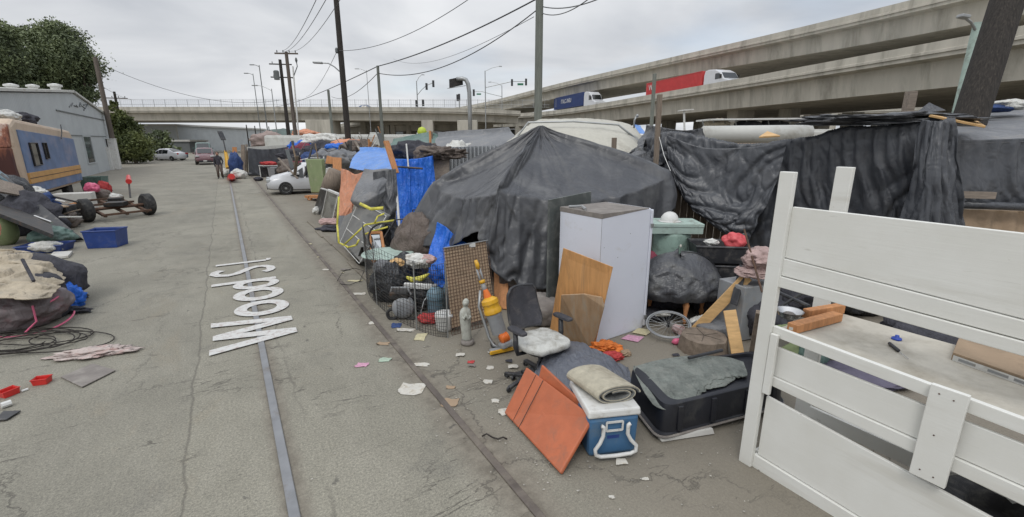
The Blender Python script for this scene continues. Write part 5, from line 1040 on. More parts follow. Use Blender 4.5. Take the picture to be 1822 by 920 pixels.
# far-right green box truck and lean-to
b = MB(); a = backlot(1515, 34); b.box(a + Vector((0, 0, 1.55)), (7, 2.4, 3.0), rz=-.15); solo('green_trailer', b, 'tarp_green', 'dark green trailer top behind the black tarp wall on the right', 'trailer', bevel=.05)
mid = [ # x, y(base px at height), Y, half sizes, material, label, kind
 (525, 278, 30, (1.0, .6, .5), 'cloth_dark', 'dark heap of belongings right of the blue strip'), (540, 272, 31, (1.0, .7, .6), 'cloth_maroon', 'dark maroon heap under the white camper edge'),
 (520, 300, 28, (.9, .6, .55), 'tarp_brown', 'brown bundle behind the bonnet of the hatchback'), (534, 292, 28, (.5, .4, .35), 'cloth_maroon', 'maroon bundle above the bonnet of the hatchback'),
 (508, 306, 30, (.6, .5, .6), 'plastic_bag', 'black bag right of the pale table'), (552, 262, 33, (1.3, .8, .5), 'tarp_blue', 'blue tarp bundle lying on top of the camp near the conduit pole'),
 (575, 268, 26, (1.1, .7, .5), 'cloth_dark', 'black pile behind the green panel'), (600, 265, 24, (.6, .4, .3), 'tarp_blue', 'blue clothing pile left of the orange bundle'),
 (618, 258, 28, (.9, .5, .35), 'cloth_orange', 'orange bundle on the white trailer side'), (590, 276, 24, (.9, .7, .4), 'tarp_grey', 'grey bundle just above the brown cardboard'),
 (570, 250, 33, (1.4, .8, .5), 'cloth_white', 'white bundle on the camp top behind the dark pole'), (640, 268, 24, (.9, .7, .55), 'tarp_brown', 'brown-grey heap left of the green shelter'),
 (612, 282, 19, (.7, .5, .4), 'tarp_grey', 'grey covered bundle above the orange cloth'), (627, 262, 23, (.5, .4, .3), 'tarp_brown', 'grey-brown bundle left of the green shelter ridge'),
 (480, 250, 45, (1.8, .8, .8), 'cloth_pinkgrey', 'large dusty pink tarp mound behind the dark hut'), (545, 240, 47, (1.3, .8, .55), 'cloth_orange', 'orange mound behind the base of the conduit pole'),
 (560, 285, 24, (.6, .5, .5), 'cloth_navy', 'navy bundle behind the hatchback roof'), (655, 282, 17, (.5, .4, .3), 'plastic_bag', 'black bag on the light blue tarp'),
 (760, 262, 15, (.5, .3, .15), 'tarp_brown', 'brown bundle on the green shelter'), (738, 268, 13.5, (.65, .4, .3), 'cloth_dark', 'dark brown bundle above the blue tarp'), (765, 276, 12.5, (.42, .3, .24), 'tarp_brown', 'brown blanket bundle at the top of the bright blue tarp'),
 (815, 268, 14, (.4, .3, .3), 'cloth_white', 'white scrap bundle beside the corrugated fence')]
for i, (x, y, Y, rr, m, lab) in enumerate(mid):
    p = P(x, y, Y); p.z = max(0, p.z - rr[2] * .9); lm('belongings_heap', lab, 'heap', p, rr, m, 60 + i, .4, 1.9)
def hut(label, x0, x1, Y, y, dep, m, seed, dip=.12):
    a, c = P(x0, y, Y), P(x1, y, Y); z = (a.z + c.z) / 2; r = thing('shelter', label, 'shelter', ((a.x + c.x) / 2, Y, 0)); w_ = c.x - a.x
    rows = [[(a.x + w_ * f, Y + dep, z * .9) for f in (0, .33, .66, 1)], [(a.x + w_ * f, Y + dep * .5, z + .12 - dip * (f in (.33, .66))) for f in (0, .33, .66, 1)], [(a.x + w_ * f, Y, z - dip * (f in (.33, .66)) * .5) for f in (0, .33, .66, 1)], [(a.x + w_ * f, Y - .12, z * .5) for f in (0, .33, .66, 1)], [(a.x + w_ * f, Y - .2, .03) for f in (0, .33, .66, 1)]]
    cloth('cover', rows, 40, 46, m, parent=r, slack=.07, shell=.16, seed=seed, lin=.6, pin=[(0, 0), (0, 1), (.5, 0), (.5, 1), (.5, .33), (.5, .66), (.25, .5)])
    b = MB(); b.box(((a.x + c.x) / 2, Y + dep * .5, z * .42), (w_ - .25, dep - .3, z * .84)); obj('frame', b, 'wood_old', r); return r
hut('low shelter under dark plastic behind the bonnet of the hatchback', 512, 560, 29.5, 283, 3, 'tarp_black', 1)
hut('shelter under faded grey cloth right of the conduit pole', 548, 608, 27, 268, 3, 'tarp_grey', 2)
hut('brown covered shelter behind the cardboard pieces', 596, 650, 22, 280, 2.5, 'tarp_brown', 3)
hut('grey covered lean-to left of the green shelter', 606, 660, 27.5, 258, 2.5, 'tarp_grey', 4)

# ------------------------------------------------------------------ angular junk standing in the middle camp: boards, tubes, boxes, tyres
random.seed(31)
def scat(n, fn):
    for i in range(n): fn(i, random.uniform(520, 690), random.uniform(19, 33))
mats_ = ['wood_old', 'wood_grey', 'wood_orange', 'cardboard', 'signal_grey', 'rv_white', 'metal_dark']
def jb(i, x, Y):
    y = 300 - (Y - 17) * 2.0 + random.uniform(-8, 8) - (x - 520) * .08; a = P(x, y, Y); c = a + Vector((random.uniform(-.9, .9), random.uniform(-.4, .4), random.uniform(.25, 1.0))); a.z = max(.1, a.z - .5)
    b = MB(); b.beam(a, c, random.uniform(.08, .35), .03); solo('junk_board', b, mats_[i % 7], 'board or panel sticking up out of the piles between the hatchback and the green shelter', 'board', 'boards sticking out of the middle camp piles', bevel=.004)
scat(34, jb)
def jt(i, x, Y):
    y = 296 - (Y - 17) * 2.0 - (x - 520) * .08; a = P(x, y, Y); d_ = Vector((random.uniform(-1, 1), random.uniform(-.3, .3), random.uniform(-.2, .7))).normalized() * random.uniform(.6, 1.6)
    b = MB(); b.tube([a - d_ * .5, a + Vector((0, 0, .06)), a + d_ * .5], .022, 6); solo('junk_tube', b, ('metal_galv', 'metal_dark', 'white_plastic', 'metal_rust')[i % 4], 'thin tube poking out of the piles between the hatchback and the green shelter', 'tube', 'tubes poking out of the middle camp piles')
scat(22, jt)
def jx(i, x, Y):
    y = 300 - (Y - 17) * 2.0 - (x - 520) * .08; a = P(x, y, Y); s_ = random.uniform(.3, .6); b = MB(); b.box(a, (s_, s_ * .7, s_ * .6), rz=random.uniform(0, 3)); solo('junk_box', b, ('cardboard', 'white_plastic', 'bin_blue', 'grey_plastic', 'dark_plastic', 'styrofoam')[i % 6], 'box or bin sitting on the piles between the hatchback and the green shelter', 'box', 'boxes on the middle camp piles', bevel=.02)
scat(18, jx)
for i in range(12):
    x, Y = random.uniform(30, 140), random.uniform(12, 15); a = P(x, 372 + random.uniform(-20, 40), Y); a.z = max(a.z, .05); d_ = Vector((random.uniform(-1, 1), random.uniform(-.5, .3), random.uniform(-.5, .5))).normalized() * random.uniform(.4, 1.1)
    b = MB(); b.beam(a - d_ * .5, a + d_ * .5, random.uniform(.05, .22), .03); solo('junk_board', b, mats_[(i * 3) % 7], 'broken board in the heap in front of the blue camper', 'board', 'broken boards in the heap by the camper', bevel=.004)
# ================================================================== MAIN CAMP
def hang(pts, zfrac): return pts
# ---- big grey tent
r = thing('tarp_tent', 'big dark grey tarp tent with a pointed peak in the middle of the camp', 'tent', (.6, 8.2, 0))
pk = P(962, 222, 8.4)
eave = [P(940, 300, 10.6), P(800, 322, 10.0), P(770, 323, 8.3), P(822, 341, 7.55), P(866, 335, 6.9), P(886, 331, 6.65), P(930, 335, 6.75), P(1010, 347, 6.9), P(1100, 338, 7.2), P(1194, 303, 8.1), P(1150, 300, 9.9), P(1030, 300, 10.6)]
hem = [P(940, 420, 10.9), P(700, 430, 10.2), P(716, 424, 8.1), P(800, 428, 7.35), P(846, 398, 6.85), P(866, 455, 6.5), P(915, 496, 6.35), P(985, 502, 6.45), P(1100, 470, 6.95), P(1193, 368, 7.95), P(1170, 420, 10.1), P(1030, 420, 10.9)]
mid_ = [e.lerp(h, .5) + Vector(((e - pk).x, (e - pk).y, 0)).normalized() * (.03 if i in (2, 5, 9) else -.03) for i, (e, h) in enumerate(zip(eave, hem))]
RG = (2, 5, 9)
def ringt(f, sag, lift): return [pk.lerp(e, f) + Vector((0, 0, lift if i in RG else -sag)) for i, e in enumerate(eave)]
rows = [r_ + [r_[0]] for r_ in ([pk + (e - pk) * .015 for e in eave], ringt(.12, .0, 0), ringt(.4, .05, .02), ringt(.7, .06, .04), ringt(.9, .03, .02), eave, mid_, hem)]
A0 = net(rows, 120, 250, .85)
pins = [(0, j / 249) for j in range(250)] + [(i / 119, j / 12) for j in RG for i in range(0, 86)] + [(1, j / 12) for j in (2, 5, 6, 7, 9)]
A = relax(A0, slack=.02, slack_u=.075, shell=.12, it=150, seed=11, g=.0012, pin=pins); A = folds(A, .042, 20, 1.2, 5, .12, 2.2, 14)
b = MB(); b.grid(A); b.smooth = True; obj('tarp', b, 'tarp_roof', r, solid=.004)
b = MB(); b.tube([(pk.x, pk.y, 0), pk - Vector((0, 0, .05))], .03, 8); obj('centre_pole', b, 'wood_old', r)
for i in (2, 5, 9): e = eave[i]; b = MB(); b.tube([(e.x, e.y + .05, 0), (e.x, e.y + .05, e.z - .05)], .02, 8); obj('corner_pole', b, 'metal_galv', r)
# ---- things under and against the tent
cloth('brown_sheet', [[P(888, 488, 6.55), P(930, 500, 6.5), P(1000, 500, 6.6)], [P(892, 520, 6.5), P(935, 528, 6.42), P(1003, 530, 6.55)], [P(896, 552, 6.5), P(938, 562, 6.4), P(1004, 566, 6.5)]], 40, 60, 'tarp_brown', 'dull brown sheet hanging below the hem of the big tent', 'sheet', slack=.22, slack_u=.02, shell=.07, seed=4, it=120)
pan('wood_board', 'reddish brown board showing beneath the tent hem beside the chair', 'board', [G(880, 552) + Vector((0, .1, 0)), G(905, 556) + Vector((0, .1, 0)), (905, 488, 6.62), (880, 478, 6.7)], .03, 'wood_orange')
cloth('blue_tarp', [[P(778, 395, 7.6), P(795, 405, 7.5), P(815, 425, 7.4), P(830, 432, 7.3)], [P(766, 440, 7.4), P(782, 450, 7.3), P(800, 455, 7.2), P(815, 450, 7.2)], [P(760, 490, 7.2), P(775, 500, 7.1), P(790, 505, 7.05), P(800, 500, 7.05)]], 40, 40, 'tarp_blue', 'bright blue tarp bunched in the left opening of the big tent', 'tarp', slack=.12, slack_u=.2, shell=.07, seed=6, it=120)
lm('belongings_heap', 'brown clothes heap in the dark opening at the left of the big tent', 'clothes', G(735, 505) + Vector((.05, .5, 0)), (.45, .4, .62), 'tarp_brown', 90, .35)
lm('belongings_heap', 'dark bag deep inside the left opening of the tent', 'bag', G(770, 500) + Vector((0, .7, 0)), (.45, .4, .42), 'plastic_bag', 91, .3)
# bicycle leaning at the tent's left end
r = thing('bicycle', 'dark bicycle half buried at the left corner of the big tent', 'bicycle', G(720, 470) + Vector((0, .6, 0))); c = P(712, 420, 8.3); RB = Matrix.Rotation(R_(75), 3, 'X'); RB = Matrix.Rotation(.5, 3, 'Z') @ RB
for dx in (-.26, .3): b = MB(); b.torus(c + Vector((dx, dx * .5, -.02)), .28, .018, RB, 28, 6); obj('wheel', b, 'rubber', r)
b = MB(); f_ = [c + Vector((-.26, -.13, 0)), c + Vector((-.08, 0, .3)), c + Vector((.2, .1, .32)), c + Vector((.3, .15, 0)), c + Vector((.02, 0, -.03)), c + Vector((-.08, 0, .3))]; b.tube(f_, .014, 6); b.tube([f_[2], f_[2] + Vector((.02, .1, .14)), f_[2] + Vector((.15, -.1, .16))], .012, 6); obj('frame', b, 'metal_dark', r)
# ---- cardboard panel with a wire grid leaning on the tent
TLp, TRp, BRp, BLp = P(787, 443, 5.95), P(866, 429, 6.45), G(884, 574), G(803, 597)
r = thing('wire_grid_board', 'brown cardboard panel behind a rusty wire grid, leaning on the big tent', 'panel', (BLp + BRp) / 2)
b = MB(); e = (TRp - TLp) * .03; b.slab([BLp.lerp(TLp, .08) + e, BRp.lerp(TRp, .08) - e, TRp - e, TLp + e], .012); obj('cardboard', b, 'cardboard', r)
nn = (BRp - BLp).cross(TLp - BLp).normalized(); b = MB(); off = nn * .02
if nn.y > 0: off = -off
for i in range(17): f = i / 16; b.tube([BLp.lerp(BRp, f) + off, TLp.lerp(TRp, f) + off], .0032, 4)
for i in range(27): f = i / 26; b.tube([BLp.lerp(TLp, f) + off, BRp.lerp(TRp, f) + off], .0032, 4)
obj('grid', b, 'metal_rust', r)
b = MB(); b.tube([TLp + off * 2, TRp + off * 2], .008, 6); obj('bar', b, 'metal_galv', r)
b = MB(); q = TLp.lerp(TRp, .62) + off * 2; b.box(q + Vector((0, 0, -.03)), (.09, .03, .05), rz=.3); obj('clip', b, 'white_plastic', r)
# ---- wire pen
pen = [G(x, y) for x, y in ((652, 492), (655, 520), (672, 543), (700, 566), (740, 586), (775, 598), (797, 601))]; pen = smooth_path(pen, 44)
r = thing('wire_pen', 'dark wire mesh pen curving round the pile of belongings', 'fence', pen[20]); b = MB(); hts = [.98, .97, .95, .93, .92, .94, .97]
def ph(i): f = i / 43 * 6; j = min(5, int(f)); return hts[j] + (hts[j + 1] - hts[j]) * (f - j)
for i in range(0, 44): b.tube([pen[i], pen[i] + Vector((.03 * math.sin(i * .3), 0, ph(i)))], .0028, 4)
for k in range(19): f = (k / 18) ** 1.25; b.tube([pen[i] + Vector((.03 * math.sin(i * .3) * f, 0, .01 + (ph(i) - .01) * f + .008 * math.sin(i * .5 + k))) for i in range(44)], .0026, 4)
obj('mesh', b, 'metal_dark', r)
for i in (0, 14, 29, 43): b = MB(); b.tube([pen[i], pen[i] + Vector((0, 0, ph(i) + .02))], .009, 6); obj('post', b, 'metal_galv', r)
# ---- contents of the pen
r = thing('round_table', 'round pale green table top inside the wire pen', 'table', G(690, 540) + Vector((0, .6, 0))); c = P(690, 451, 7.6); b = MB(); b.lathe([(.0, -.02), (.42, -.02), (.44, 0), (.42, .02), (0, .02)], c, 40); obj('tabletop', b, 'bench_green', r); b = MB(); b.lathe([(.25, 0), (.05, .05), (.04, c.z - .03)], (c.x, c.y, 0), 16); obj('leg', b, 'metal_dark', r)
r = thing('framed_mirror', 'narrow dark mirror in an orange wooden frame behind the round table', 'mirror', P(672, 470, 8.1)); q = [P(657, 414, 8.3), P(678, 413, 8.4), P(685, 455, 8.1), P(664, 464, 8.1)]; q2 = [P(661, 420, 8.28), P(675, 419, 8.37), P(680, 450, 8.1), P(667, 458, 8.1)]
b = MB()
for i in range(4): b.beam(q[i], q[(i + 1) % 4], .05, .03, (0, -1, .2))
obj('frame', b, 'wood_orange', r); b = MB(); b.slab([v + Vector((0, .015, 0)) for v in q], .01); obj('glass', b, 'mirror', r)
b = MB(); b.beam(q[3], G(668, 500) + Vector((0, .35, 0)), .04, .03); obj('leg', b, 'wood_orange', r)
for nm, lab, x, y, z, rr, m, sd in (('trash_bag', 'black rubbish bag at the left inside the wire pen', 690, 545, 0, (.30, .24, .34), 'plastic_bag', 1), ('trash_bag', 'second black bag behind the left one in the wire pen', 720, 528, 0, (.28, .26, .34), 'plastic_bag', 2), ('trash_bag', 'low black bag at the middle of the wire pen', 745, 560, 0, (.26, .22, .24), 'plastic_bag', 3),
    ('cardboard_scrap', 'crumpled tan cardboard on top of the black bag in the pen', 703, 545, .56, (.11, .09, .06), 'wood_pine', 4), ('plastic_pile', 'pile of white plastic bags and bottles in the wire pen', 742, 540, .50, (.20, .14, .12), 'cloth_white', 5), ('plastic_pile', 'red and white wrappers beside the white bags in the pen', 757, 540, .56, (.14, .1, .08), 'cloth_pink', 6),
    ('grey_cloth', 'grey cloth hanging over the left black bag in the pen', 676, 548, .46, (.14, .1, .11), 'tarp_grey', 7), ('red_toy', 'tangled dark red hose and cloth at the foot of the pen', 757, 588, 0, (.16, .09, .07), 'cloth_red', 8), ('white_box', 'white crushed container low in the pen at the left', 672, 545, .0, (.14, .1, .14), 'cloth_white', 9)):
    p = G(x, y); p = p + Vector((0, .28, z)) ; lm(nm, lab, 'rubbish', p, rr, m, sd + 100, .32, 1.8)
b = MB(); b.smooth = True; c = G(738, 560) + Vector((.02, .25, .47)); b.tube([c + Vector((-.17, 0, .02)), c + Vector((-.08, 0, -.03)), c + Vector((.04, 0, -.01)), c + Vector((.17, 0, .07))], [.015, .045, .045, .012], 10); solo('yellow_bottle', b, 'tape_yellow', 'curved yellow plastic thing lying across the pen pile', 'plastic toy')
bx('white_board', 'white plastic board lying across the middle of the pen', 'board', G(742, 565) + Vector((0, .2, 0)), .42, .05, .08, 'white_plastic', -.15, z=.36)
r = thing('blower', 'small grey machine with round fan standing in the wire pen', 'machine', G(712, 572) + Vector((0, .12, 0))); c = WL[r.name]; b = MB(); b.smooth = True; b.lathe([(.05, -.09), (.14, -.08), (.16, 0), (.14, .08), (.05, .09)], c + Vector((.03, 0, .17)), 24, Matrix.Rotation(R_(90), 3, 'X')); obj('fan_housing', b, 'grey_plastic', r); b = MB(); b.box(c + Vector((-.02, .05, .34)), (.26, .2, .12)); obj('engine', b, 'metal_dark', r, bevel=.02); b = MB(); b.tube([c + Vector((-.14, 0, .35)), c + Vector((-.12, 0, .45)), c + Vector((.1, 0, .45)), c + Vector((.14, 0, .35))], .015, 8); obj('handle', b, 'grey_plastic', r)
b = MB()
for dx in (-.12, .14): b.torus(c + Vector((dx, -.05, .08)), .07, .022, Matrix.Rotation(R_(90), 3, 'X'), 18, 6)
obj('wheel', b, 'rubber', r)
def tank(name, lab, p, rad, h, m, handle=True, plain=False):
    r = thing(name, lab, 'tank', p); b = MB(); b.smooth = True; b.lathe([(rad * .8, 0), (rad, .02), (rad, h * .90), (rad * .96, h * .94), (rad * .8, h * .98), (.02, h)] if plain else [(rad * .8, 0), (rad, .02), (rad, h * .62), (rad * 1.12, h * .64), (rad * 1.12, h * .72), (rad * .95, h * .86), (rad * .5, h * .97), (.02, h)], p, 28); rough_round(obj('shell', b, m, r))
    if handle: b = MB(); b.smooth = True; p = Vector(p); b.tube([p + Vector((-rad * .8, -.02, h * .75)), p + Vector((-rad * 1.25, -.1, h * .62)), p + Vector((-rad * 1.6, -.14, h * .3)), p + Vector((-rad * 1.3, -.16, h * .1))], .009, 6); obj('hose', b, 'metal_galv', r)
    b = MB(); b.lathe([(.03, h * .95), (.035, h * 1.05), (.02, h * 1.08)], p, 10); obj('cap', b, 'grey_plastic', r); return r
tank('water_tank', 'blue-grey cylindrical tank with a hose inside the wire pen', G(772, 576) + Vector((0, .22, 0)), .115, .46, 'tank_bluegrey')
tank('water_tank', 'narrow blue tank behind the wire panel at the right of the pen', G(795, 572) + Vector((0, .35, 0)), .08, .48, 'tank_bluegrey', False)
r = thing('laundry_basket', 'round white ribbed basket at the right end of the wire pen', 'basket', G(790, 592) + Vector((0, .10, 0))); c = WL[r.name]; b = MB(); b.smooth = True; b.lathe([(.09, 0), (.10, .01)] + [(.105 + .008 * (i % 2) + i * .002, .02 + i * .02) for i in range(11)] + [(.12, .24), (.10, .23)], c, 26); obj('basket_body', b, 'white_plastic', r)
lm('wire_clutter', 'grey rumpled clutter on the near side of the tent beside the pen', 'rubbish', G(752, 470) + Vector((0, .2, 0)), (.4, .3, .25), 'cloth_dark', 117, .4)
# ---- panels, tape and cloth left of the pen
def PL(*a): return [P(*q) for q in a]
r = thing('padded_board', 'tall grey padded panel with pale piping leaning behind the yellow tape', 'panel', G(640, 470) + Vector((0, .3, 0)))
q = PL((608, 430, 9.6), (642, 468, 8.3), (690, 384, 8.9), (641, 358, 9.9)); b = MB(); b.slab(q, .10, (.5, .8, 0)); obj('panel', b, 'foam_grey', r, bevel=.02)
b = MB(); 
for f in (.33, .66): b.tube([q[0].lerp(q[3], f) - Vector((.02, .03, 0)), q[1].lerp(q[2], f) - Vector((.02, .03, 0))], .009, 5)
b.tube([v - Vector((.02, .03, 0)) for v in q], .009, 5, closed=True); obj('piping', b, 'white_plastic', r)
pan('foam_slab', 'smaller grey slab standing left of the padded panel', 'panel', PL((598, 420, 10.2), (614, 440, 9.6), (636, 372, 10.2), (612, 385, 10.6)), .08, 'foam_grey', bevel=.02, n=(.5, .8, 0))
pan('foam_slab', 'lowest grey slab lying towards the rails in front of the pen', 'panel', [G(622, 452), G(648, 470), (668, 436, 8.35), (650, 410, 8.9)], .06, 'foam_grey', bevel=.02, n=(.5, .8, 0))
pan('dark_wedge', 'black triangular foam wedge at the foot of the grey slabs', 'wedge', [G(632, 470), G(648, 474), (642, 440, 8.2)], .10, 'rubber', n=(.5, .8, 0))
b = MB(); b.smooth = True
def tape(pts, w=.034):
    pts = [V3(q) for q in pts]
    for i in range(len(pts) - 1): b.beam(pts[i], pts[i + 1], w, .008, (0, -1, .3))
tape([(603, 432, 9.2), (612, 436, 8.9), (650, 400, 8.6), (668, 397, 8.6), (702, 392, 8.5)]); tape([(612, 436, 8.9), (620, 440, 8.7), (634, 436, 8.6), (639, 426, 8.6)]); tape([(640, 362, 9.2), (660, 372, 8.9), (682, 370, 8.8)], .06); tape([(646, 418, 8.7), (665, 411, 8.6), (690, 404, 8.5)]); tape([(603, 432, 9.2), (600, 400, 9.5), (603, 350, 9.9)], .04); tape([(666, 398, 8.6), (672, 385, 8.6), (684, 380, 8.6)], .03)
solo('warning_tape', b, 'tape_yellow', 'yellow warning tape looped around the grey panels', 'tape')
r = thing('grey_tarp', 'folded grey vinyl cover with a dark fold slumped above the padded panel', 'tarp', P(655, 340, 9.6))
cloth('cover', [PL((648, 300, 10.2), (664, 302, 10.2), (685, 300, 10.1), (700, 302, 10)), PL((632, 325, 9.9), (655, 325, 9.7), (672, 318, 9.6), (700, 308, 9.8)), PL((624, 350, 9.8), (645, 352, 9.5), (668, 342, 9.5), (690, 332, 9.7)), PL((634, 362, 9.9), (650, 368, 9.6), (668, 372, 9.6), (688, 375, 9.7))], 36, 50, 'tarp_grey', parent=r, slack=.05, shell=.08, seed=21, lin=.4)
cloth('plastic_sheet', [[P(664, 306, 9.9), P(690, 302, 9.8), P(704, 300, 9.8)], [P(668, 345, 9.7), P(690, 340, 9.5), P(704, 338, 9.6)], [P(672, 395, 9.6), P(692, 400, 9.3), P(706, 402, 9.5)], [P(690, 440, 9.4), P(705, 450, 9.0), P(722, 452, 9.0)]], 50, 34, 'plastic_film', 'black plastic sheet hanging between the grey cover and the white pole', 'plastic sheet', slack=.1, slack_u=.16, shell=.10, seed=22)
cloth('orange_cloth', [PL((607, 300, 11.5), (618, 303, 11.3), (632, 310, 11.1), (646, 306, 11)), PL((605, 335, 11.3), (615, 338, 11.1), (626, 338, 11), (632, 335, 11)), PL((601, 378, 11.2), (610, 382, 11.05), (618, 384, 11), (624, 372, 11))], 44, 40, 'cloth_orange', 'faded orange cloth hanging beside the grey vinyl cover', 'cloth', slack=.06, slack_u=.2, shell=.10, seed=23)
pan('mesh_screen', 'thin grey mesh panel below the orange cloth', 'panel', PL((600, 430, 10.8), (612, 430, 10.7), (625, 384, 10.9), (600, 384, 11)), .03, 'tarp_grey')
r = thing('leaning_mirror', 'white framed mirror leaning towards the rails beside the orange cloth', 'mirror', G(582, 392)); q = [G(574, 386), G(592, 396), P(604, 346, 12.9), P(584, 338, 13.4)]; b = MB(); b.slab(q, .03); obj('glass', b, 'mirror', r); b = MB(); [b.beam(q[i], q[(i + 1) % 4], .07, .05) for i in range(4)]; obj('frame', b, 'white_plastic', r)
r = thing('leaning_screen', 'black screen in a pale frame behind the white framed mirror', 'screen', G(566, 378)); q = [G(560, 375), G(571, 382), P(586, 340, 13.9), P(572, 336, 14.3)]; b = MB(); b.slab(q, .04); obj('screen', b, 'dark_plastic', r); b = MB(); [b.beam(q[i], q[(i + 1) % 4], .04, .06) for i in range(4)]; obj('frame', b, 'white_plastic', r)
lm('trash_bag', 'small white bag at the foot of the leaning mirrors', 'bag', G(565, 381), (.14, .14, .14), 'cloth_white', 131, .3); lm('cloth_heap', 'pinkish paper and cloth at the foot of the white mirror', 'rubbish', G(588, 399), (.3, .15, .1), 'cloth_pink', 132, .5)
lm('cloth_heap', 'dark jacket on the kerb in front of the grey slabs', 'cloth', G(590, 411), (.35, .16, .09), 'cloth_dark', 133, .5)
pan('plank', 'brown board behind the white framed mirror', 'board', [G(588, 392), G(597, 394), P(604, 350, 13.2), P(597, 348, 13.2)], .04, 'wood_orange')
r = thing('mattress', 'olive green mattress panel standing on end next to the hatchback', 'mattress', G(562, 348)); b = MB(); b.slab(PL((553, 343, 19.6), (577, 343, 18.8), (571, 283, 19.3), (543, 283, 20.2)), .22, (.4, .9, 0)); obj('mattress_body', b, 'mattress_green', r, bevel=.04)
b = MB(); b.beam(P(552, 349, 19.6), P(579, 350, 18.8), .5, .10); obj('base_board', b, 'wood_orange', r)
for x in (551, 568): b = MB(); b.torus(P(x, 352, 19.2) + Vector((0, 0, 0)), .08, .04, Matrix.Rotation(R_(90), 3, 'X'), 14, 6); obj('caster', b, 'wood_orange', r)
pan('cardboard_sheet', 'brown cardboard sheet standing behind the barrel', 'cardboard', PL((594, 350, 15.5), (609, 348, 15.3), (608, 281, 15.8), (593, 280, 16)), .03, 'wood_orange')
pan('cardboard_sheet', 'torn brown cardboard flap above the car window', 'cardboard', PL((580, 291, 16.6), (594, 292, 16.4), (594, 280, 16.4), (583, 277, 16.6)), .03, 'wood_orange')
b = MB(); b.smooth = True; c = P(594, 324, 15); b.lathe([(.05, -.4), (.30, -.36), (.33, 0), (.30, .36), (.05, .4)], c, 24, Matrix.Rotation(.5, 3, 'Y')); solo('barrel_lid', b, 'wood_old', 'brown rounded drum tilted behind the mirrors', 'drum')
cloth('white_sheet', [PL((580, 300, 15.6), (588, 298, 15.4), (594, 303, 15.3)), PL((578, 318, 15.5), (585, 318, 15.3), (590, 318, 15.2)), PL((578, 334, 15.4), (582, 332, 15.3), (588, 334, 15.2))], 24, 20, 'cloth_white', 'white cloth hanging left of the brown drum', 'cloth', slack=.1, slack_u=.15, shell=.08, seed=24)
# ---- blue tarps, stake and pole
cloth('blue_tarp_roof', [PL((640, 262, 15.5), (670, 262, 15.3), (705, 268, 14.5), (740, 275, 13.5)), PL((628, 275, 14.2), (660, 274, 13.8), (700, 279, 13), (735, 284, 12.3)), PL((622, 292, 12.9), (650, 297, 12.6), (690, 296, 12), (715, 296, 11.6))], 34, 66, 'tarp_lightblue', 'faded light blue tarp roof sloping left of the wooden stake', 'tarp', slack=.03, shell=.10, seed=25)
cloth('blue_tarp', [PL((700, 285, 11.6), (722, 283, 11.5), (745, 282, 11.6), (770, 277, 11.8)), PL((703, 325, 11.4), (725, 322, 11.3), (748, 318, 11.4), (774, 312, 11.6)), PL((706, 370, 11.2), (725, 372, 11.1), (745, 375, 11.2), (770, 350, 11.5)), PL((709, 408, 11), (722, 412, 10.9), (735, 414, 11), (760, 400, 11.2))], 60, 60, 'tarp_blue', 'large bright blue tarp hanging beside the big grey tent', 'tarp', fold=(.05, 8, 1.5, 12, .2), slack=.02, slack_u=.14, shell=.16, seed=26, it=120)
b = MB(); b.tube([P(700, 296, 11.3), P(752, 300, 11.2)], .025, 6); solo('black_rail', b, 'metal_dark', 'short black rail across the top of the bright blue tarp', 'rail')
rod('white_pole', 'white pole standing between the black sheet and the blue tarp', 'pole', G(711, 415) + Vector((.6, -2.2, 0)) if False else (712, 422, 9.2), (702, 298, 10.0), .028, 'white_plastic')
plank('wood_stake', 'orange-brown wooden stake pointing up above the blue roof', 'stake', (705, 308, 9.9), (687, 251, 10.1), .12, .05, 'wood_orange')
rod('thin_pole', 'thin pale pole rising from the bright blue tarp', 'pole', (727, 300, 11.4), (723, 256, 11.6), .02, 'white_plastic')
r = thing('green_shelter', 'faded green tarp shelter with a low ridge behind the blue tarps', 'shelter', backlot(730, 16))
cloth('roof_tarp', [PL((700, 247, 18), (735, 240, 18), (768, 235, 18), (800, 250, 18.5)), PL((672, 262, 16.5), (715, 255, 16.5), (760, 246, 16.5), (802, 268, 17)), PL((640, 285, 15), (690, 278, 14.8), (740, 272, 14.6), (800, 280, 14.8))], 36, 60, 'tarp_green', parent=r, slack=.03, shell=.12, seed=27, lin=.5)
cloth('side_tarp', [PL((768, 237, 17.5), (785, 245, 17), (803, 268, 16)), PL((765, 262, 15.5), (785, 266, 15.2), (803, 280, 15)), PL((770, 284, 14.6), (785, 286, 14.5), (800, 290, 14.5))], 24, 24, 'tarp_green', parent=r, slack=.08, shell=.10, seed=28)
b = MB(); b.tube([(P(768, 237, 17.4).x, 17.4, 0), P(768, 234, 17.4)], .04, 6); obj('pole', b, 'wood_old', r)
b = MB(); b.smooth = True; b.lathe([(.01, -.20), (.13, -.15), (.19, 0), (.13, .15), (.01, .20)], P(751, 235, 18.5), 16); solo('ball', b, 'lime', 'lime green ball sitting on the ridge of the green shelter', 'ball')
rod('wood_post', 'thin orange-brown post behind the green shelter', 'post', (767, 290, 13.8), (765, 233, 14), .035, 'wood_orange')
cloth('grey_tarp', [PL((778, 236, 17), (820, 232, 16.5), (860, 230, 16), (905, 226, 15)), PL((776, 246, 15), (820, 246, 14.6), (862, 243, 14), (915, 234, 13.5)), PL((788, 262, 13.8), (822, 259, 13.6), (860, 256, 13.3), (912, 245, 13))], 34, 76, 'tarp_grey', 'long grey tarp sagging over the corrugated fence left of the tent peak', 'tarp', slack=.04, shell=.14, seed=29)
r = thing('corrugated_fence', 'upright corrugated metal sheets under the sagging grey tarp', 'fence', backlot(840, 13)); b = MB(); a, c = P(797, 262, 13.2), P(900, 258, 12.6); n_ = 60
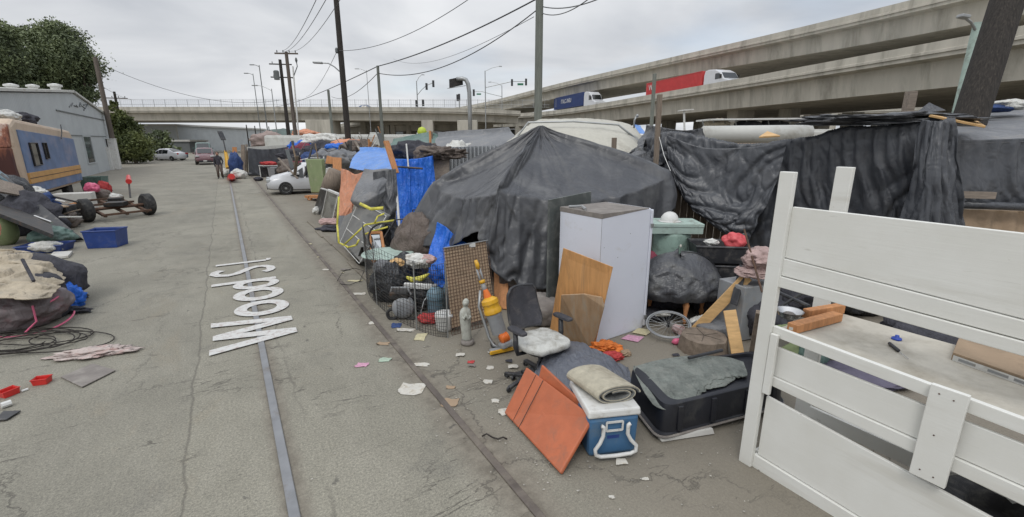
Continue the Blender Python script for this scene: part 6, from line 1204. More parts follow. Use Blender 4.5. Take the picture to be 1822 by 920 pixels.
for i in range(n_ + 1):
    p = a.lerp(c, i / n_) + Vector((0, .045 * (1 if (i // 2) % 2 else -1), 0)); b.v += [Vector((p.x, p.y, 0)), p, Vector((p.x, p.y + .01, p.z)), Vector((p.x, p.y + .01, 0))]
    if i: o = 4 * i; b.f += [(o - 4, o, o + 1, o - 3), (o - 3, o + 1, o + 2, o - 2), (o - 2, o + 2, o + 3, o - 1)]
obj('sheet', b, 'corr_fence', r); b = MB()
for f in (.02, .5, .98): p = a.lerp(c, f); b.box((p.x, p.y + .1, p.z / 2), (.09, .09, p.z))
obj('post', b, 'wood_old', r)
lm('branch_pile', 'tangle of grey branches and rags beside the blue tarp and tent', 'rubbish', P(788, 283, 12.2) * 1, (.5, .3, .16), 'tarp_brown', 140, .7, 3); 
pan('wood_board', 'weathered wooden wall behind the tangle of branches', 'board', PL((772, 430, 11.9), (800, 430, 11.7), (800, 285, 12.1), (772, 286, 12.3)), .04, 'wood_grey')
# ---- beige cover and its neighbours behind the tent
r = thing('beige_cover', 'large cream cover draped over a rounded frame behind the tent peak', 'cover', backlot(1020, 15))
def arc(Y, yb, yt, x0=880, x1=1170): return [P(x0, yb, Y), P(x0 + 30, (yb + yt * 2) / 3 + 3, Y), P(960, yt + 3, Y), P(1020, yt, Y), P(1085, yt + 5, Y), P(1130, yt + 18, Y), P(x1 - 10, yb, Y)]
cloth('cover', [arc(20, 262, 214, 915, 1150), arc(17, 262, 207, 905, 1155), arc(14.5, 262, 211, 895, 1160), arc(12.5, 275, 226, 880, 1165), arc(11.6, 305, 260, 870, 1170)], 50, 80, 'tarp_beige', parent=r, slack=.02, shell=.10, seed=30)
for Y in (12.8, 17, 20): b = MB(); b.tube([P(905, 262, Y), P(940, 218, Y), P(1020, 216, Y), P(1100, 222, Y), P(1150, 262, Y)], .03, 6); obj('hoop', b, 'metal_galv', r)
for x in (905, 1145): p = P(x, 262, 13); b = MB(); b.tube([(p.x, p.y, 0), p], .03, 6); obj('post', b, 'metal_galv', r)
cloth('blue_patch', [PL((1128, 221, 12.9), (1140, 224, 12.9)), PL((1138, 236, 12.2), (1150, 237, 12.2))], 10, 8, 'tarp_lightblue', 'small light blue patch on the right shoulder of the cream cover', 'tarp', slack=.02, shell=.02, seed=2)
cloth('black_plastic', [PL((1150, 222, 11.5), (1175, 226, 11.2), (1215, 232, 11), (1250, 228, 10.5)), PL((1120, 262, 10.6), (1150, 250, 10.3), (1190, 248, 10), (1240, 246, 9.8)), PL((1075, 272, 10.2), (1115, 280, 9.6), (1160, 282, 9.3), (1200, 275, 9.3))], 44, 70, 'plastic_film', 'crumpled shiny black plastic piled between the cream cover and the tarp wall', 'plastic sheet', slack=.16, shell=.16, seed=31, it=120)
def wpost(lab, x0, y0, x1, y1, Y, w, m='wood_old', name='wood_post'):
    a, c = P(x0, y0, Y), P(x1, y1, Y); b = MB(); b.beam(Vector((a.x, a.y, 0)) if y0 > 0 else a, c, w, w); return solo(name, b, m, lab, 'post', bevel=.008)
wpost('square weathered post standing at the left end of the black tarp wall', 1170, 295, 1174, 168, 8.9, .085)
wpost('short brown post stub poking up behind the right side of the tent', 1093, 300, 1093, 245, 9.6, .09)
wpost('thin grey post behind the square weathered post', 1161, 215, 1165, 131, 17, .11, 'wood_polegrey')
wpost('square brown post rising behind the black tarp wall near the leaning pole', 1612, 215, 1622, 163, 9, .14, 'wood_grey')
rod('antenna_pole', 'small white mast with flat antennas behind the tarp wall', 'antenna', (1218, 235, 16), (1217, 196, 16), .035, 'white_plastic'); b = MB(); b.beam(P(1208, 197, 16), P(1232, 195, 16), .25, .03); o = obj('antenna_plate', b, 'white_plastic', None); q = bpy.data.objects['antenna_pole']; o.parent = q; o.location = o.location - WL[q.name]
b = MB(); b.smooth = True; b.tube([P(1128, 228, 12.8), P(1129, 214, 12.8), P(1133, 206, 12.8)], .025, 6); b.lathe([(.02, -.04), (.05, 0), (.02, .04)], P(1134, 206, 12.8), 8); solo('faucet', b, 'metal_galv', 'small bent metal fitting on top of the cream cover', 'fitting')
# camper roof rack etc right
a = P(1250, 214, 17.0); c = P(1445, 212, 17.0); r = thing('roof_rack', 'long pale frame rack lying above the beige camper', 'rack', (a + c) / 2); b = MB(); b.beam(a, c, 1.2, .05); obj('board', b, 'white_plastic', r); b = MB()
for i in range(11): q = a.lerp(c, i / 10); b.tube([q, q + Vector((.12, 0, -.42))], .02, 5)
b.tube([a + Vector((0, 0, -.42)), c + Vector((0, 0, -.42))], .025, 5); obj('braces', b, 'metal_galv', r)
for i, (x, lab) in enumerate(((1275, 'pale bundle under the left part of the roof rack'), (1330, 'dark round bundle under the middle of the roof rack'), (1375, 'second dark bundle under the right part of the roof rack'))): lm('roof_bundle', lab, 'bundle', P(x, 232, 17.3), (.45, .4, .22), ('cloth_beige', 'cloth_dark', 'cloth_dark')[i], 150 + i, .3)
b = MB(); b.smooth = True; b.tube([P(1250, 240, 15.5), P(1440, 238, 15.3)], .28, 12); solo('rolled_awning', b, 'rv_white', 'long rolled pale awning along the beige camper', 'awning')
pan('pale_board', 'small pale pointed board lying on top of the black tarp wall', 'board', PL((1350, 246, 8.6), (1388, 244, 8.5), (1365, 236, 9)), .03, 'wood_pine')
# ---- black tarp wall
r = thing('tarp_wall', 'long wrinkled black tarp wall hanging behind the white bunk frame', 'tarp')
xs = (1150, 1186, 1230, 1285, 1340, 1400, 1450, 1500, 1560, 1620, 1700); Ys = (9.9, 9.3, 9.05, 8.8, 8.5, 8.2, 7.9, 7.6, 7.2, 6.9, 6.5)
yt = (246, 234, 238, 250, 254, 248, 241, 226, 222, 214, 208); yb = (296, 300, 352, 392, 428, 434, 436, 430, 425, 420, 412)
back = [P(x, y + 2, Y + 1.6) for x, y, Y in zip(xs, yt, Ys)]; top = [P(x, y, Y) for x, y, Y in zip(xs, yt, Ys)]; bot = [P(x, y, Y - .1) for x, y, Y in zip(xs, yb, Ys)]
m1 = [t_.lerp(b_, .33) + Vector((0, -.09 - .05 * (i % 2), 0)) for i, (t_, b_) in enumerate(zip(top, bot))]; m2 = [t_.lerp(b_, .66) + Vector((0, -.13 + .10 * (i % 2), 0)) for i, (t_, b_) in enumerate(zip(top, bot))]
back = [Vector((b_.x, b_.y, t_.z - .12)) for b_, t_ in zip(back, top)]
cloth('tarp', [back, top, m1, m2, bot], 100, 230, 'tarp_black', parent=r, fold=(.045, 7, .8, 3, .45, 1.6, 14), slack=.018, slack_u=.12, shell=.16, seed=33, it=150, pin=[(0, j / 229) for j in range(0, 230)] + [(.25, j / 229) for j in range(0, 230, 2)] + [(1, .2), (1, .62), (1, .95)])
for ax_, ay, Y, bx_, by, Y2, lab, sd in ((1188, 258, 9.1, 1345, 318, 8.25, 0, 1),): pass
cloth('draped_fold', [PL((1186, 240, 9.15), (1250, 262, 8.75), (1330, 262, 8.3), (1400, 252, 7.95)), PL((1190, 275, 9.0), (1238, 322, 8.55), (1320, 345, 8.1), (1385, 300, 7.85)), PL((1200, 292, 9.0), (1225, 345, 8.6), (1290, 385, 8.1), (1345, 392, 7.9)), PL((1215, 312, 9.0), (1240, 362, 8.55), (1290, 400, 8.15), (1330, 426, 7.95))], 70, 110, 'tarp_black', parent=r, fold=(.07, 4, 5, 6, .5, 2.0, 6), slack=.10, slack_u=.03, shell=.15, seed=35, it=140)
cloth('gathered_fold', [PL((1640, 212, 6.6), (1660, 216, 6.45), (1682, 216, 6.45), (1698, 222, 6.5)), PL((1636, 270, 6.5), (1655, 275, 6.3), (1680, 275, 6.3), (1702, 280, 6.4)), PL((1620, 330, 6.5), (1650, 345, 6.25), (1682, 340, 6.25), (1706, 335, 6.35)), PL((1600, 395, 6.45), (1645, 402, 6.2), (1690, 400, 6.2), (1720, 396, 6.3))], 90, 60, 'tarp_black', parent=r, fold=(.06, 6, .6, 9, .2), slack=.03, slack_u=.30, shell=.12, seed=36, it=140)
lm('plastic_heap', 'crumpled black plastic lying along the top of the tarp wall at the right', 'plastic sheet', P(1560, 222, 7.4), (1.1, .5, .09), 'plastic_film', 160, .5, 2.5, 5, rz=-.5)
pan('plywood_sheet', 'pale board lying on top of the tarp wall at its right end', 'board', PL((1652, 208, 6.6), (1752, 228, 6.5), (1735, 217, 7.4), (1672, 206, 7.6)), .03, 'wood_pine')
pan('roof_flap', 'small black tented flap standing on the tarp wall near the brown post', 'tarp', PL((1625, 205, 7.6), (1682, 198, 7.6), (1652, 184, 7.8)), .02, 'plastic_film')
r = thing('rear_shelter', 'grey tarp shelter with flat roof at the far right behind the bunk frame', 'shelter', backlot(1780, 7.5))
cloth('roof_tarp', [PL((1705, 205, 9.5), (1780, 198, 9.5), (1850, 192, 9.5), (1960, 185, 9.5)), PL((1702, 226, 7.8), (1770, 222, 7.8), (1850, 218, 7.8), (1960, 212, 7.8)), PL((1700, 250, 7.0), (1770, 248, 7.0), (1850, 245, 7.0), (1960, 240, 7))], 30, 60, 'tarp_grey', parent=r, slack=.01, shell=.05, seed=37)
cloth('wall_tarp', [PL((1700, 250, 7.0), (1770, 248, 7.0), (1850, 245, 7.0), (1960, 240, 7)), PL((1704, 300, 6.9), (1770, 300, 6.9), (1850, 300, 6.9), (1960, 300, 6.9)), PL((1710, 352, 6.9), (1770, 354, 6.9), (1850, 358, 6.9), (1960, 362, 6.9))], 50, 70, 'tarp_black', parent=r, slack=.03, slack_u=.06, shell=.09, seed=38)
b = MB(); b.smooth = True; b.tube([P(1706, 364, 6.8), P(1770, 366, 6.75), P(1960, 374, 6.7)], .06, 10); obj('rolled_hem', b, 'tarp_black', r)
b = MB(); b.beam(P(1708, 346, 6.75), P(1770, 348, 6.7), .05, .10); obj('board', b, 'wood_grey', r)
cloth('inner_sheet', [PL((1712, 372, 6.9), (1780, 374, 6.9), (1880, 378, 6.9), (1960, 380, 6.9)), PL((1712, 400, 6.8), (1780, 404, 6.8), (1880, 410, 6.8), (1960, 415, 6.8)), PL((1712, 450, 6.8), (1780, 455, 6.8), (1880, 460, 6.8), (1960, 465, 6.8))], 30, 60, 'cardboard', parent=r, slack=.08, shell=.08, seed=39)
lm('bundle', 'white and red bundle on the roof of the far right shelter', 'bundle', P(1790, 196, 9.0), (.35, .3, .10), 'cloth_white', 161, .3); lm('bundle', 'small dark bundle left of the white one on the far right shelter', 'bundle', P(1765, 200, 9.0), (.3, .25, .08), 'cloth_navy', 162, .3)
# fence behind the tarp wall
r = thing('board_fence', 'dark weathered board fence below the black tarp wall', 'fence', G(1250, 470)); b = MB(); random.seed(5)
for i in range(34):
    f = i / 33; a = P(1190, 300, 9.5).lerp(P(1720, 300, 7.2), f); z = 1.75 + random.uniform(-.03, .03)
    a = Vector((a.x, a.y + .12, 0)); d_ = (P(1720, 300, 7.2) - P(1190, 300, 9.5)); d_.z = 0; d_.normalize(); b.box(a + Vector((0, 0, z / 2)), (.128, .025, z), rz=math.atan2(d_.y, d_.x) + random.uniform(-.02, .02))
obj('boards', b, 'wood_old', r, bevel=.003)
pan('white_plate', 'small white board fixed to the dark fence right of the green bench', 'board', PL((1266, 398, 8.35), (1297, 402, 8.2), (1297, 378, 8.3), (1266, 374, 8.45)), .02, 'white_plastic')

for i, (a, c, lab) in enumerate(((P(770, 325, 8.3), G(700, 500), 'thin pale rope from the left shoulder of the big tent to the ground'), (P(1193, 304, 8.1), P(1172, 240, 8.9), 'short rope tying the right corner of the big tent to the square post'), (P(866, 470, 6.5), G(850, 560), 'thin rope from the tent hem down behind the wire panel'))):
    b = MB(); b.tube([a, a.lerp(c, .5) - Vector((0, 0, .06)), c], .006, 5); solo('tent_rope', b, 'white_plastic', lab, 'rope')
# ================================================================== FOREGROUND RIGHT
# ---- white cabinet (old fridge) with plywood against it
A_ = G(1060, 612); u_ = Vector((.82, .57, 0)).normalized(); v_ = Vector((-.57, .82, 0)).normalized(); Lr, Lf, Hc = .86, .73, 1.60
r = thing('white_cabinet', 'tall white metal cabinet with a dusty grey top standing in the camp', 'cabinet', A_ + u_ * .4 + v_ * .3)
def cb_(a, c, z): return A_ + u_ * a + v_ * c + Vector((0, 0, z))
b = MB(); b.hexa([cb_(0, 0, 0), cb_(Lr, 0, 0), cb_(Lr, Lf, 0), cb_(0, Lf, 0), cb_(0, 0, Hc), cb_(Lr, 0, Hc), cb_(Lr, Lf, Hc), cb_(0, Lf, Hc)]); obj('cabinet_body', b, 'white_enamel', r, bevel=.012)
b = MB(); b.hexa([cb_(-.004, -.004, Hc - .055), cb_(Lr * .95, -.004, Hc - .002), cb_(Lr * .95, Lf, Hc - .002), cb_(-.004, Lf, Hc - .055), cb_(-.004, -.004, Hc + .004), cb_(Lr * .95, -.004, Hc + .004), cb_(Lr * .95, Lf, Hc + .004), cb_(-.004, Lf, Hc + .004)]); obj('top', b, 'cardboard' if False else 'top_dust', r, bevel=.004)
b = MB(); b.hexa([cb_(Lr + .006, -.006, .03), cb_(Lr + .05, -.006, .03), cb_(Lr + .05, Lf + .01, .03), cb_(Lr + .006, Lf + .01, .03), cb_(Lr + .006, -.006, Hc - .02), cb_(Lr + .05, -.006, Hc - .02), cb_(Lr + .05, Lf + .01, Hc - .02), cb_(Lr + .006, Lf + .01, Hc - .02)]); obj('door', b, 'white_enamel', r, bevel=.01)
b = MB(); b.tube([cb_(.02, Lf * .4, Hc + .02), cb_(.1, Lf * .6, Hc + .035), cb_(.02, Lf * .8, Hc + .02)], .018, 6); obj('bracket', b, 'grey_plastic', r)
b = MB(); b.hexa([cb_(.0, -.0025, .05), cb_(.004, -.0025, .05), cb_(.004, .0, .05), cb_(.0, .0, .05), cb_(.0, -.0025, Hc - .06), cb_(.004, -.0025, Hc - .06), cb_(.004, .0, Hc - .06), cb_(.0, .0, Hc - .06)])
obj('seam', b, 'grey_plastic', r)
b = MB()
for z in (.16, 1.38): b.box(cb_(Lr + .028, -.012, z), (.05, .014, .05), rz=math.atan2(u_.y, u_.x))
obj('hinge', b, 'metal_galv', r, bevel=.003)
b = MB(); random.seed(2)
for (a, z) in ((.06, 1.2), (.07, .8), (.5, 1.32), (.3, 1.05)): b.box(cb_(a, -.001, z), (.007, .004, .007), rz=math.atan2(u_.y, u_.x))
obj('screw', b, 'signal_grey', r)
pan('framed_board', 'dark grey framed panel standing upright behind the white cabinet', 'panel', [cb_(-.12, Lf + .1, 0), cb_(.75, Lf + .25, 0), cb_(.75, Lf + .25, Hc + .13), cb_(-.12, Lf + .1, Hc + .09)], .03, 'dark_frame')
pan('plywood', 'tall sheet of orange-brown plywood leaning on the white cabinet', 'board', [G(978, 600) + Vector((0, .04, 0)), G(1058, 624) + Vector((0, .03, 0)), (1091, 475, 4.88), (1003, 441, 5.12)], .012, 'wood_ply', bevel=.002)
q = [G(992, 600) + Vector((.02, -.03, 0)), G(1052, 618) + Vector((.0, -.04, 0)), P(1064, 590, 4.86), P(1076, 545, 4.84), P(1072, 528, 4.86), P(1040, 522, 4.92), P(1000, 524, 5.0)]
pan('table_leaf', 'dusty brown rounded board leaning on the lower half of the plywood', 'board', q, .018, 'wood_dusty', bevel=.002)
lm('dusty_bag', 'grey-brown collapsed cardboard behind the office chair', 'cardboard', G(965, 590) + Vector((0, .25, 0)), (.30, .2, .24), 'top_dust', 170, .2, 1.2)
# ---- office chair
r = thing('office_chair', 'grey mesh office chair with a white cushioned seat and swivel base', 'chair'); O = (0, 0, 0)
b = MB(); b.smooth = True
def sup(u, v, n=3.2): return math.copysign(abs(math.cos(u)) ** (2 / n), math.cos(u)) * v
def rbox(c, d, n=20, e=.5, z_=1):   # soft cushion
    bm = bmesh.new(); bmesh.ops.create_icosphere(bm, subdivisions=4, radius=1); o = MB(); o.smooth = True
    for v in bm.verts: p = [math.copysign(abs(a) ** e, a) for a in v.co]; o.v.append(Vector(c) + Vector((p[0] * d[0] / 2, p[1] * d[1] / 2, p[2] * d[2] / 2)))
    o.f = [tuple(v.index for v in f.verts) for f in bm.faces]; bm.free(); return o
o = rbox((0, 0, .44), (.55, .55, .12), e=.62); 
for v in o.v: v.z += .022 * noise.noise(v * 8); v.x += .02 * noise.noise(v * 5 + Vector((3, 0, 0)))
obj('seat', o, 'cushion_dirty', r)
o = rbox((0, 0, .39), (.46, .46, .05)); obj('seat_pan', o, 'dark_plastic', r)
rows = []
for i in range(9):
    f = i / 8; w_ = .235 * (1 - .20 * f - .35 * max(0, .25 - f)) ; x = -.27 - .13 * f - .03 * math.sin(f * 3.1)
    rows.append([(x + .055 * (abs(g_) ** 2), g_ * w_ * (1 if 0 < i < 8 else .82), .52 + .46 * f) for g_ in (-1, -.66, -.33, 0, .33, .66, 1)])
b = MB(); b.smooth = True; b.grid(net(rows, 24, 20)); obj('backrest', b, 'chair_mesh', r, solid=.03)
edge = [Vector(rw[0]) for rw in rows] + [Vector(q) for q in rows[-1][1:-1]] + [Vector(rw[-1]) for rw in rows[::-1]] + [Vector(q) for q in rows[0][1:-1]][::-1]
b = MB(); b.smooth = True; b.tube(edge, .016, 8, closed=True); obj('back_frame', b, 'dark_plastic', r)
b = MB(); b.smooth = True; b.tube([(-.12, 0, .37), (-.25, 0, .38), (-.32, 0, .45), (-.335, 0, .62)], [.03, .03, .028, .022], 8); obj('back_support', b, 'dark_plastic', r)
for sy in (-1, 1):
    b = MB(); b.smooth = True; b.tube([(-.02, sy * .2, .36), (-.02, sy * .31, .37), (-.03, sy * .325, .45), (-.04, sy * .325, .62)], [.022, .022, .03, .026], 8); a_ = obj('armrest', b, 'dark_plastic', r)
    o = rbox((-.01, sy * .325, .645), (.27, .09, .045)); oo = obj('arm_pad', o, 'chair_mesh', None); oo.parent = a_; oo.location = oo.location - WL[a_.name]
b = MB(); b.smooth = True; b.lathe([(.05, .36), (.03, .34), (.03, .2), (.045, .19), (.045, .09), (.06, .07)], (0, 0, 0), 16); obj('gas_lift', b, 'dark_plastic', r)
for i in range(5):
    a = i * 2 * math.pi / 5 + .5; d_ = Vector((math.cos(a), math.sin(a), 0)); b = MB(); b.beam(Vector((0, 0, .10)) + d_ * .03, d_ * .32 + Vector((0, 0, .065)), .055, .035); lg = obj('leg', b, 'dark_plastic', r, bevel=.008)
    b = MB(); b.smooth = True; b.torus(d_ * .31 + Vector((0, 0, .028)), .018, .014, Matrix.Rotation(a + .8, 3, 'Z') @ Matrix.Rotation(R_(90), 3, 'X'), 12, 6); oo = obj('caster', b, 'dark_plastic', None); oo.parent = lg; oo.location = oo.location - WL[lg.name]
r.scale = (.95, .95, .93); r.location = (.30, 4.34, 0); r.rotation_euler = (0, 0, R_(-52)); WL[r.name] = Vector(r.location)
# ---- vacuum cleaner
r = thing('vacuum_cleaner', 'yellow and grey upright vacuum cleaner leaning on the wire panel', 'vacuum cleaner', G(890, 628)); B0 = G(893, 622) + Vector((0, .02, .05)); tp = P(846, 463, 5.15); ax = (tp - B0); Lv = ax.length; ax.normalize(); fw = Vector((.55, -.83, 0)); fw = (fw - ax * fw.dot(ax)).normalized(); sd_ = ax.cross(fw); RV = Matrix((sd_, fw, ax)).transposed()
def vv(z, f=0, s=0): return B0 + ax * (z * Lv) + fw * f + sd_ * s
k_ = Lv
b = MB(); b.smooth = True; b.lathe([(.03, .13 * k_), (.088, .15 * k_), (.088, .33 * k_), (.094, .36 * k_), (.094, .40 * k_)], B0 + fw * .04, 22, RV); rough_round(obj('dust_bin', b, 'grey_plastic', r))
b = MB(); b.smooth = True; b.lathe([(.094, .38 * k_), (.106, .39 * k_), (.106, .43 * k_), (.097, .44 * k_), (.097, .49 * k_), (.104, .50 * k_), (.098, .54 * k_), (.05, .57 * k_)], B0 + fw * .04, 22, RV); rough_round(obj('cyclone', b, 'yellow_plastic', r))
b = MB(); b.smooth = True; b.lathe([(.05, .55 * k_), (.042, .60 * k_), (.028, .66 * k_)], B0 + fw * .02, 14, RV); rough_round(obj('carry_handle', b, 'orange_plastic', r))
b = MB(); b.smooth = True; b.tube([vv(.62, 0), vv(.74, 0)], [.03, .026], 10); b.tube([vv(.74, 0, -.02), vv(.90, 0, -.02)], .011, 8); b.tube([vv(.74, 0, .02), vv(.9, 0, .02)], .011, 8); obj('wand', b, 'grey_plastic', r)
b = MB(); b.smooth = True; b.tube([vv(.735), vv(.77)], .034, 12); obj('collar', b, 'yellow_plastic', r); b = MB(); b.smooth = True; b.tube([vv(.90, 0), vv(.95, .01), vv(1.0, .0)], [.022, .026, .02], 10); obj('handle', b, 'yellow_plastic', r)
b = MB(); b.smooth = True; b.tube([vv(.66, -.03, -.04), vv(.5, -.05, -.11), vv(.3, -.02, -.12), vv(.14, 0, -.13), vv(.05, .04, -.12), vv(.0, .1, -.05)], .019, 10); obj('hose', b, 'metal_galv', r)
b = MB(); b.smooth = True; b.lathe([(.045, -.05), (.055, -.04), (.055, .04), (.045, .05)], vv(.10, .12), 16, RV @ Matrix.Rotation(R_(90), 3, 'Y')); 
for q in range(5): b.torus(vv(.10, .12) + sd_ * (-.04 + q * .02), .056, .006, RV @ Matrix.Rotation(R_(90), 3, 'Y'), 16, 5)
obj('brush_ball', b, 'orange_plastic', r)
b = MB(); q = vv(.03, .12); b.box(q + Vector((0, 0, -.005)), (.16, .12, .07), rot=RV @ Matrix.Identity(3)); obj('motor_housing', b, 'grey_plastic', r, bevel=.02)
h0, h1 = G(872, 632) + Vector((0, 0, .045)), G(916, 622) + Vector((0, 0, .045)); b = MB(); b.smooth = True; b.beam(h0, h1, .07, .05); obj('floor_head', b, 'grey_plastic', r, bevel=.015)
b = MB(); b.beam(h0 + Vector((.0, -.038, -.004)), h1 + Vector((0, -.038, -.004)), .03, .045); obj('head_trim', b, 'yellow_plastic', r, bevel=.01)
for s_ in (-.10, .10):
    b = MB(); b.smooth = True; b.torus(vv(.035, -.02, s_), .035, .018, RV @ Matrix.Rotation(R_(90), 3, 'Y'), 16, 6); obj('wheel', b, 'dark_plastic', r)
# ---- statue
p = G(832, 612); r = thing('statue', 'small weathered grey praying statue on a round base in front of the wire panel', 'statue', p)
b = MB(); b.smooth = True; b.lathe([(.075, 0), (.085, .02), (.08, .05), (.055, .06)], p, 20); obj('base', b, 'top_dust', r)
b = MB(); b.smooth = True; prof = [(.052, .05), (.060, .08), (.058, .18), (.064, .28), (.070, .36), (.066, .42), (.050, .455), (.030, .475), (.024, .485), (.034, .505), (.040, .53), (.036, .56), (.022, .58), (.004, .588)]
n0 = len(b.v); b.lathe(prof, p, 28, None, 1.0, .78)
for v in b.v[n0:]:
    a = math.atan2(v.y - p.y, v.x - p.x); z = v.z
    if z < .40: f = 1 + .07 * math.sin(a * 7 + z * 9) * (1 - z / .5) + .03 * math.sin(a * 13); v.x = p.x + (v.x - p.x) * f; v.y = p.y + (v.y - p.y) * f
    v.x -= .02 * math.sin(z * 5)
obj('robe', b, 'porcelain_grey', r)
b = MB(); b.smooth = True; q = p + Vector((.0, -.055, .37)); b.tube([q + Vector((-.05, .03, .0)), q + Vector((-.02, -.01, -.02)), q + Vector((-.005, -.02, .05))], [.02, .016, .008], 8); b.tube([q + Vector((.045, .03, .0)), q + Vector((.015, -.01, -.02)), q + Vector((.0, -.02, .05))], [.02, .016, .008], 8); obj('hands', b, 'porcelain_grey', r)
b = MB(); b.smooth = True; b.lathe([(.004, -.028), (.022, -.018), (.026, 0), (.02, .018), (.004, .026)], p + Vector((-.012, -.022, .53)), 14); obj('face', b, 'porcelain_grey', r)
# ---- heap with dark tarp, swivel chair wreck, carpet roll, cooler
cloth('dark_tarp', [[P(960, 640, 4.25), P(985, 606, 4.45), P(1030, 603, 4.5), P(1075, 622, 4.45), P(1118, 652, 4.3)], [P(955, 655, 4.05), P(990, 628, 4.15), P(1035, 622, 4.2), P(1080, 640, 4.15), P(1122, 672, 4.0)], [P(965, 668, 3.9), P(1000, 655, 3.95), P(1040, 650, 3.95), P(1075, 662, 3.9), P(1112, 688, 3.75)], [P(985, 678, 3.82), P(1012, 690, 3.7), P(1040, 695, 3.6), P(1060, 690, 3.62), P(1080, 680, 3.7)], [P(1000, 700, 3.72), P(1022, 712, 3.6), P(1045, 715, 3.5), P(1065, 708, 3.52), P(1085, 700, 3.6)]], 64, 84, 'tarp_slate', 'slate grey plastic sheet thrown over the heap behind the carpet roll', 'tarp', fold=(.030, 5, 2.5, 52, .4), slack=.10, shell=.06, seed=51, it=140, th=.003, pin=[(0, 0), (0, 1), (1, .5)])
lm('trash_bag', 'bulky black bag hidden under the slate grey sheet', 'bag', G(1040, 712) + Vector((0, .30, 0)), (.26, .22, .12), 'plastic_bag', 171, .2)
lm('trash_bag', 'small black bag on the asphalt left of the slate grey sheet', 'bag', G(968, 686) + Vector((0, .05, 0)), (.20, .13, .09), 'plastic_bag', 172, .5, 2)
r = thing('chair_base', 'black star-shaped chair base with casters lying left of the slate grey sheet', 'chair base', G(925, 685)); c = WL[r.name] + Vector((.08, .02, .05))
for i in range(5):
    a = i * 2 * math.pi / 5 + 2.6; d_ = Vector((math.cos(a), math.sin(a), 0)); b = MB(); b.beam(c + d_ * .02 + Vector((0, 0, .04)), c + d_ * .25, .045, .03); lg = obj('leg', b, 'dark_plastic', r, bevel=.006); b = MB(); b.smooth = True; b.torus(c + d_ * .25 + Vector((0, 0, -.015)), .02, .014, Matrix.Rotation(a, 3, 'Z') @ Matrix.Rotation(R_(90), 3, 'X'), 12, 6); oo = obj('caster', b, 'dark_plastic', None); oo.parent = lg; oo.location = oo.location - WL[lg.name]
lm('paper_scrap', 'crumpled pale paper caught in the black chair base', 'paper', G(920, 672), (.06, .04, .03), 'cloth_white', 173, .5)
# cooler
a, c = G(1047, 816), G(1131, 806); w_ = (c - a).normalized(); dp = Vector((-w_.y, w_.x, 0)); wl2 = (c - a).length; r = thing('cooler', 'blue and white picnic cooler with a white swing handle under the carpet roll', 'cooler', (a + c) / 2)
def cc(x, y, z, f=1.0): k = (1 - .06 * (1 - z / .36)); return a + w_ * (wl2 / 2 + (x - .5) * wl2 * 1.06 * k) + dp * (y * .50 + .01 * (1 - z / .36)) + Vector((0, 0, z))
b = MB(); b.hexa([cc(0, 0, 0), cc(1, 0, 0), cc(1, 1, 0), cc(0, 1, 0), cc(0, 0, .345), cc(1, 0, .345), cc(1, 1, .345), cc(0, 1, .345)]); obj('tub', b, 'cooler_blue', r, bevel=.03)
b = MB(); b.hexa([cc(-.02, -.02, .348), cc(1.02, -.02, .348), cc(1.02, 1.02, .348), cc(-.02, 1.02, .348), cc(0, 0, .41), cc(1, 0, .41), cc(1, 1, .41), cc(0, 1, .41)]); obj('lid', b, 'white_plastic', r, bevel=.015)
F = lambda x, z, o=-.035: cc(x, 0, z) + dp * o
b = MB(); b.smooth = True; b.tube([F(.22, .30), F(.26, .29), F(.26, .21), F(.19, .155, -.045), F(.09, .11, -.055), F(.10, .065, -.06), F(.20, .045, -.06), F(.5, .04, -.06), F(.82, .045, -.06), F(.93, .065, -.06), F(.93, .11, -.055), F(.82, .155, -.045), F(.75, .21), F(.75, .29), F(.79, .30)], .0155, 10); obj('handle', b, 'white_plastic', r)
b = MB(); 
for q0, q1 in (((.34, .31), (.66, .31)), ((.34, .235), (.66, .235)), ((.34, .31), (.34, .235)), ((.66, .31), (.66, .235))): b.beam(F(*q0, -.012), F(*q1, -.012), .012, .014)
obj('latch_plate', b, 'white_plastic', r)
b = MB(); b.box(F(.5, .17, .002), (.10, .006, .03), rz=math.atan2(w_.y, w_.x)); obj('badge', b, 'bin_blue', r)
# carpet roll on the cooler
r = thing('carpet_roll', 'rolled and folded cream carpet lying on the cooler', 'carpet', (a + c) / 2 + Vector((0, .1, .42)))
ex = (P(1142, 690, 3.16) - P(1062, 712, 3.14)); ex = Vector((.93, .22, 0)).normalized(); ed = Vector((-.42, .72, 0)).normalized(); ctr = P(1100, 703, 3.2); pts = []
for i in range(72):
    t = i / 71 * 2 * math.pi * 2.35; f = i / 71; pts.append((math.cos(t) * (.185 - .10 * f), math.sin(t) * (.075 - .045 * f)))
def spiral(mb, off, th_, y0, y1, nrm=1):
    for i, (x, z) in enumerate(pts):
        j = max(0, i - 1); k2 = min(71, i + 1); tx, tz = pts[k2][0] - pts[j][0], pts[k2][1] - pts[j][1]; l = math.hypot(tx, tz); nx_, nz_ = tz / l, -tx / l
        for o2, y in ((off, y0), (off, y1), (off + th_, y1), (off + th_, y0)): mb.v.append(ctr + ex * (x + nx_ * o2) + Vector((0, 0, z + nz_ * o2)) + ed * y)
        if i: o3 = 4 * i; mb.f += [(o3 - 4 + q, o3 - 4 + (q + 1) % 4, o3 + (q + 1) % 4, o3 + q) for q in range(4)]
    mb.f += [(0, 1, 2, 3), tuple(4 * 71 + q for q in (3, 2, 1, 0))]
b = MB(); b.smooth = False; spiral(b, 0, .010, 0, .40); obj('pile', b, 'carpet', r); b = MB(); spiral(b, -.008, .007, -.002, .398); obj('backing', b, 'carpet_back', r)
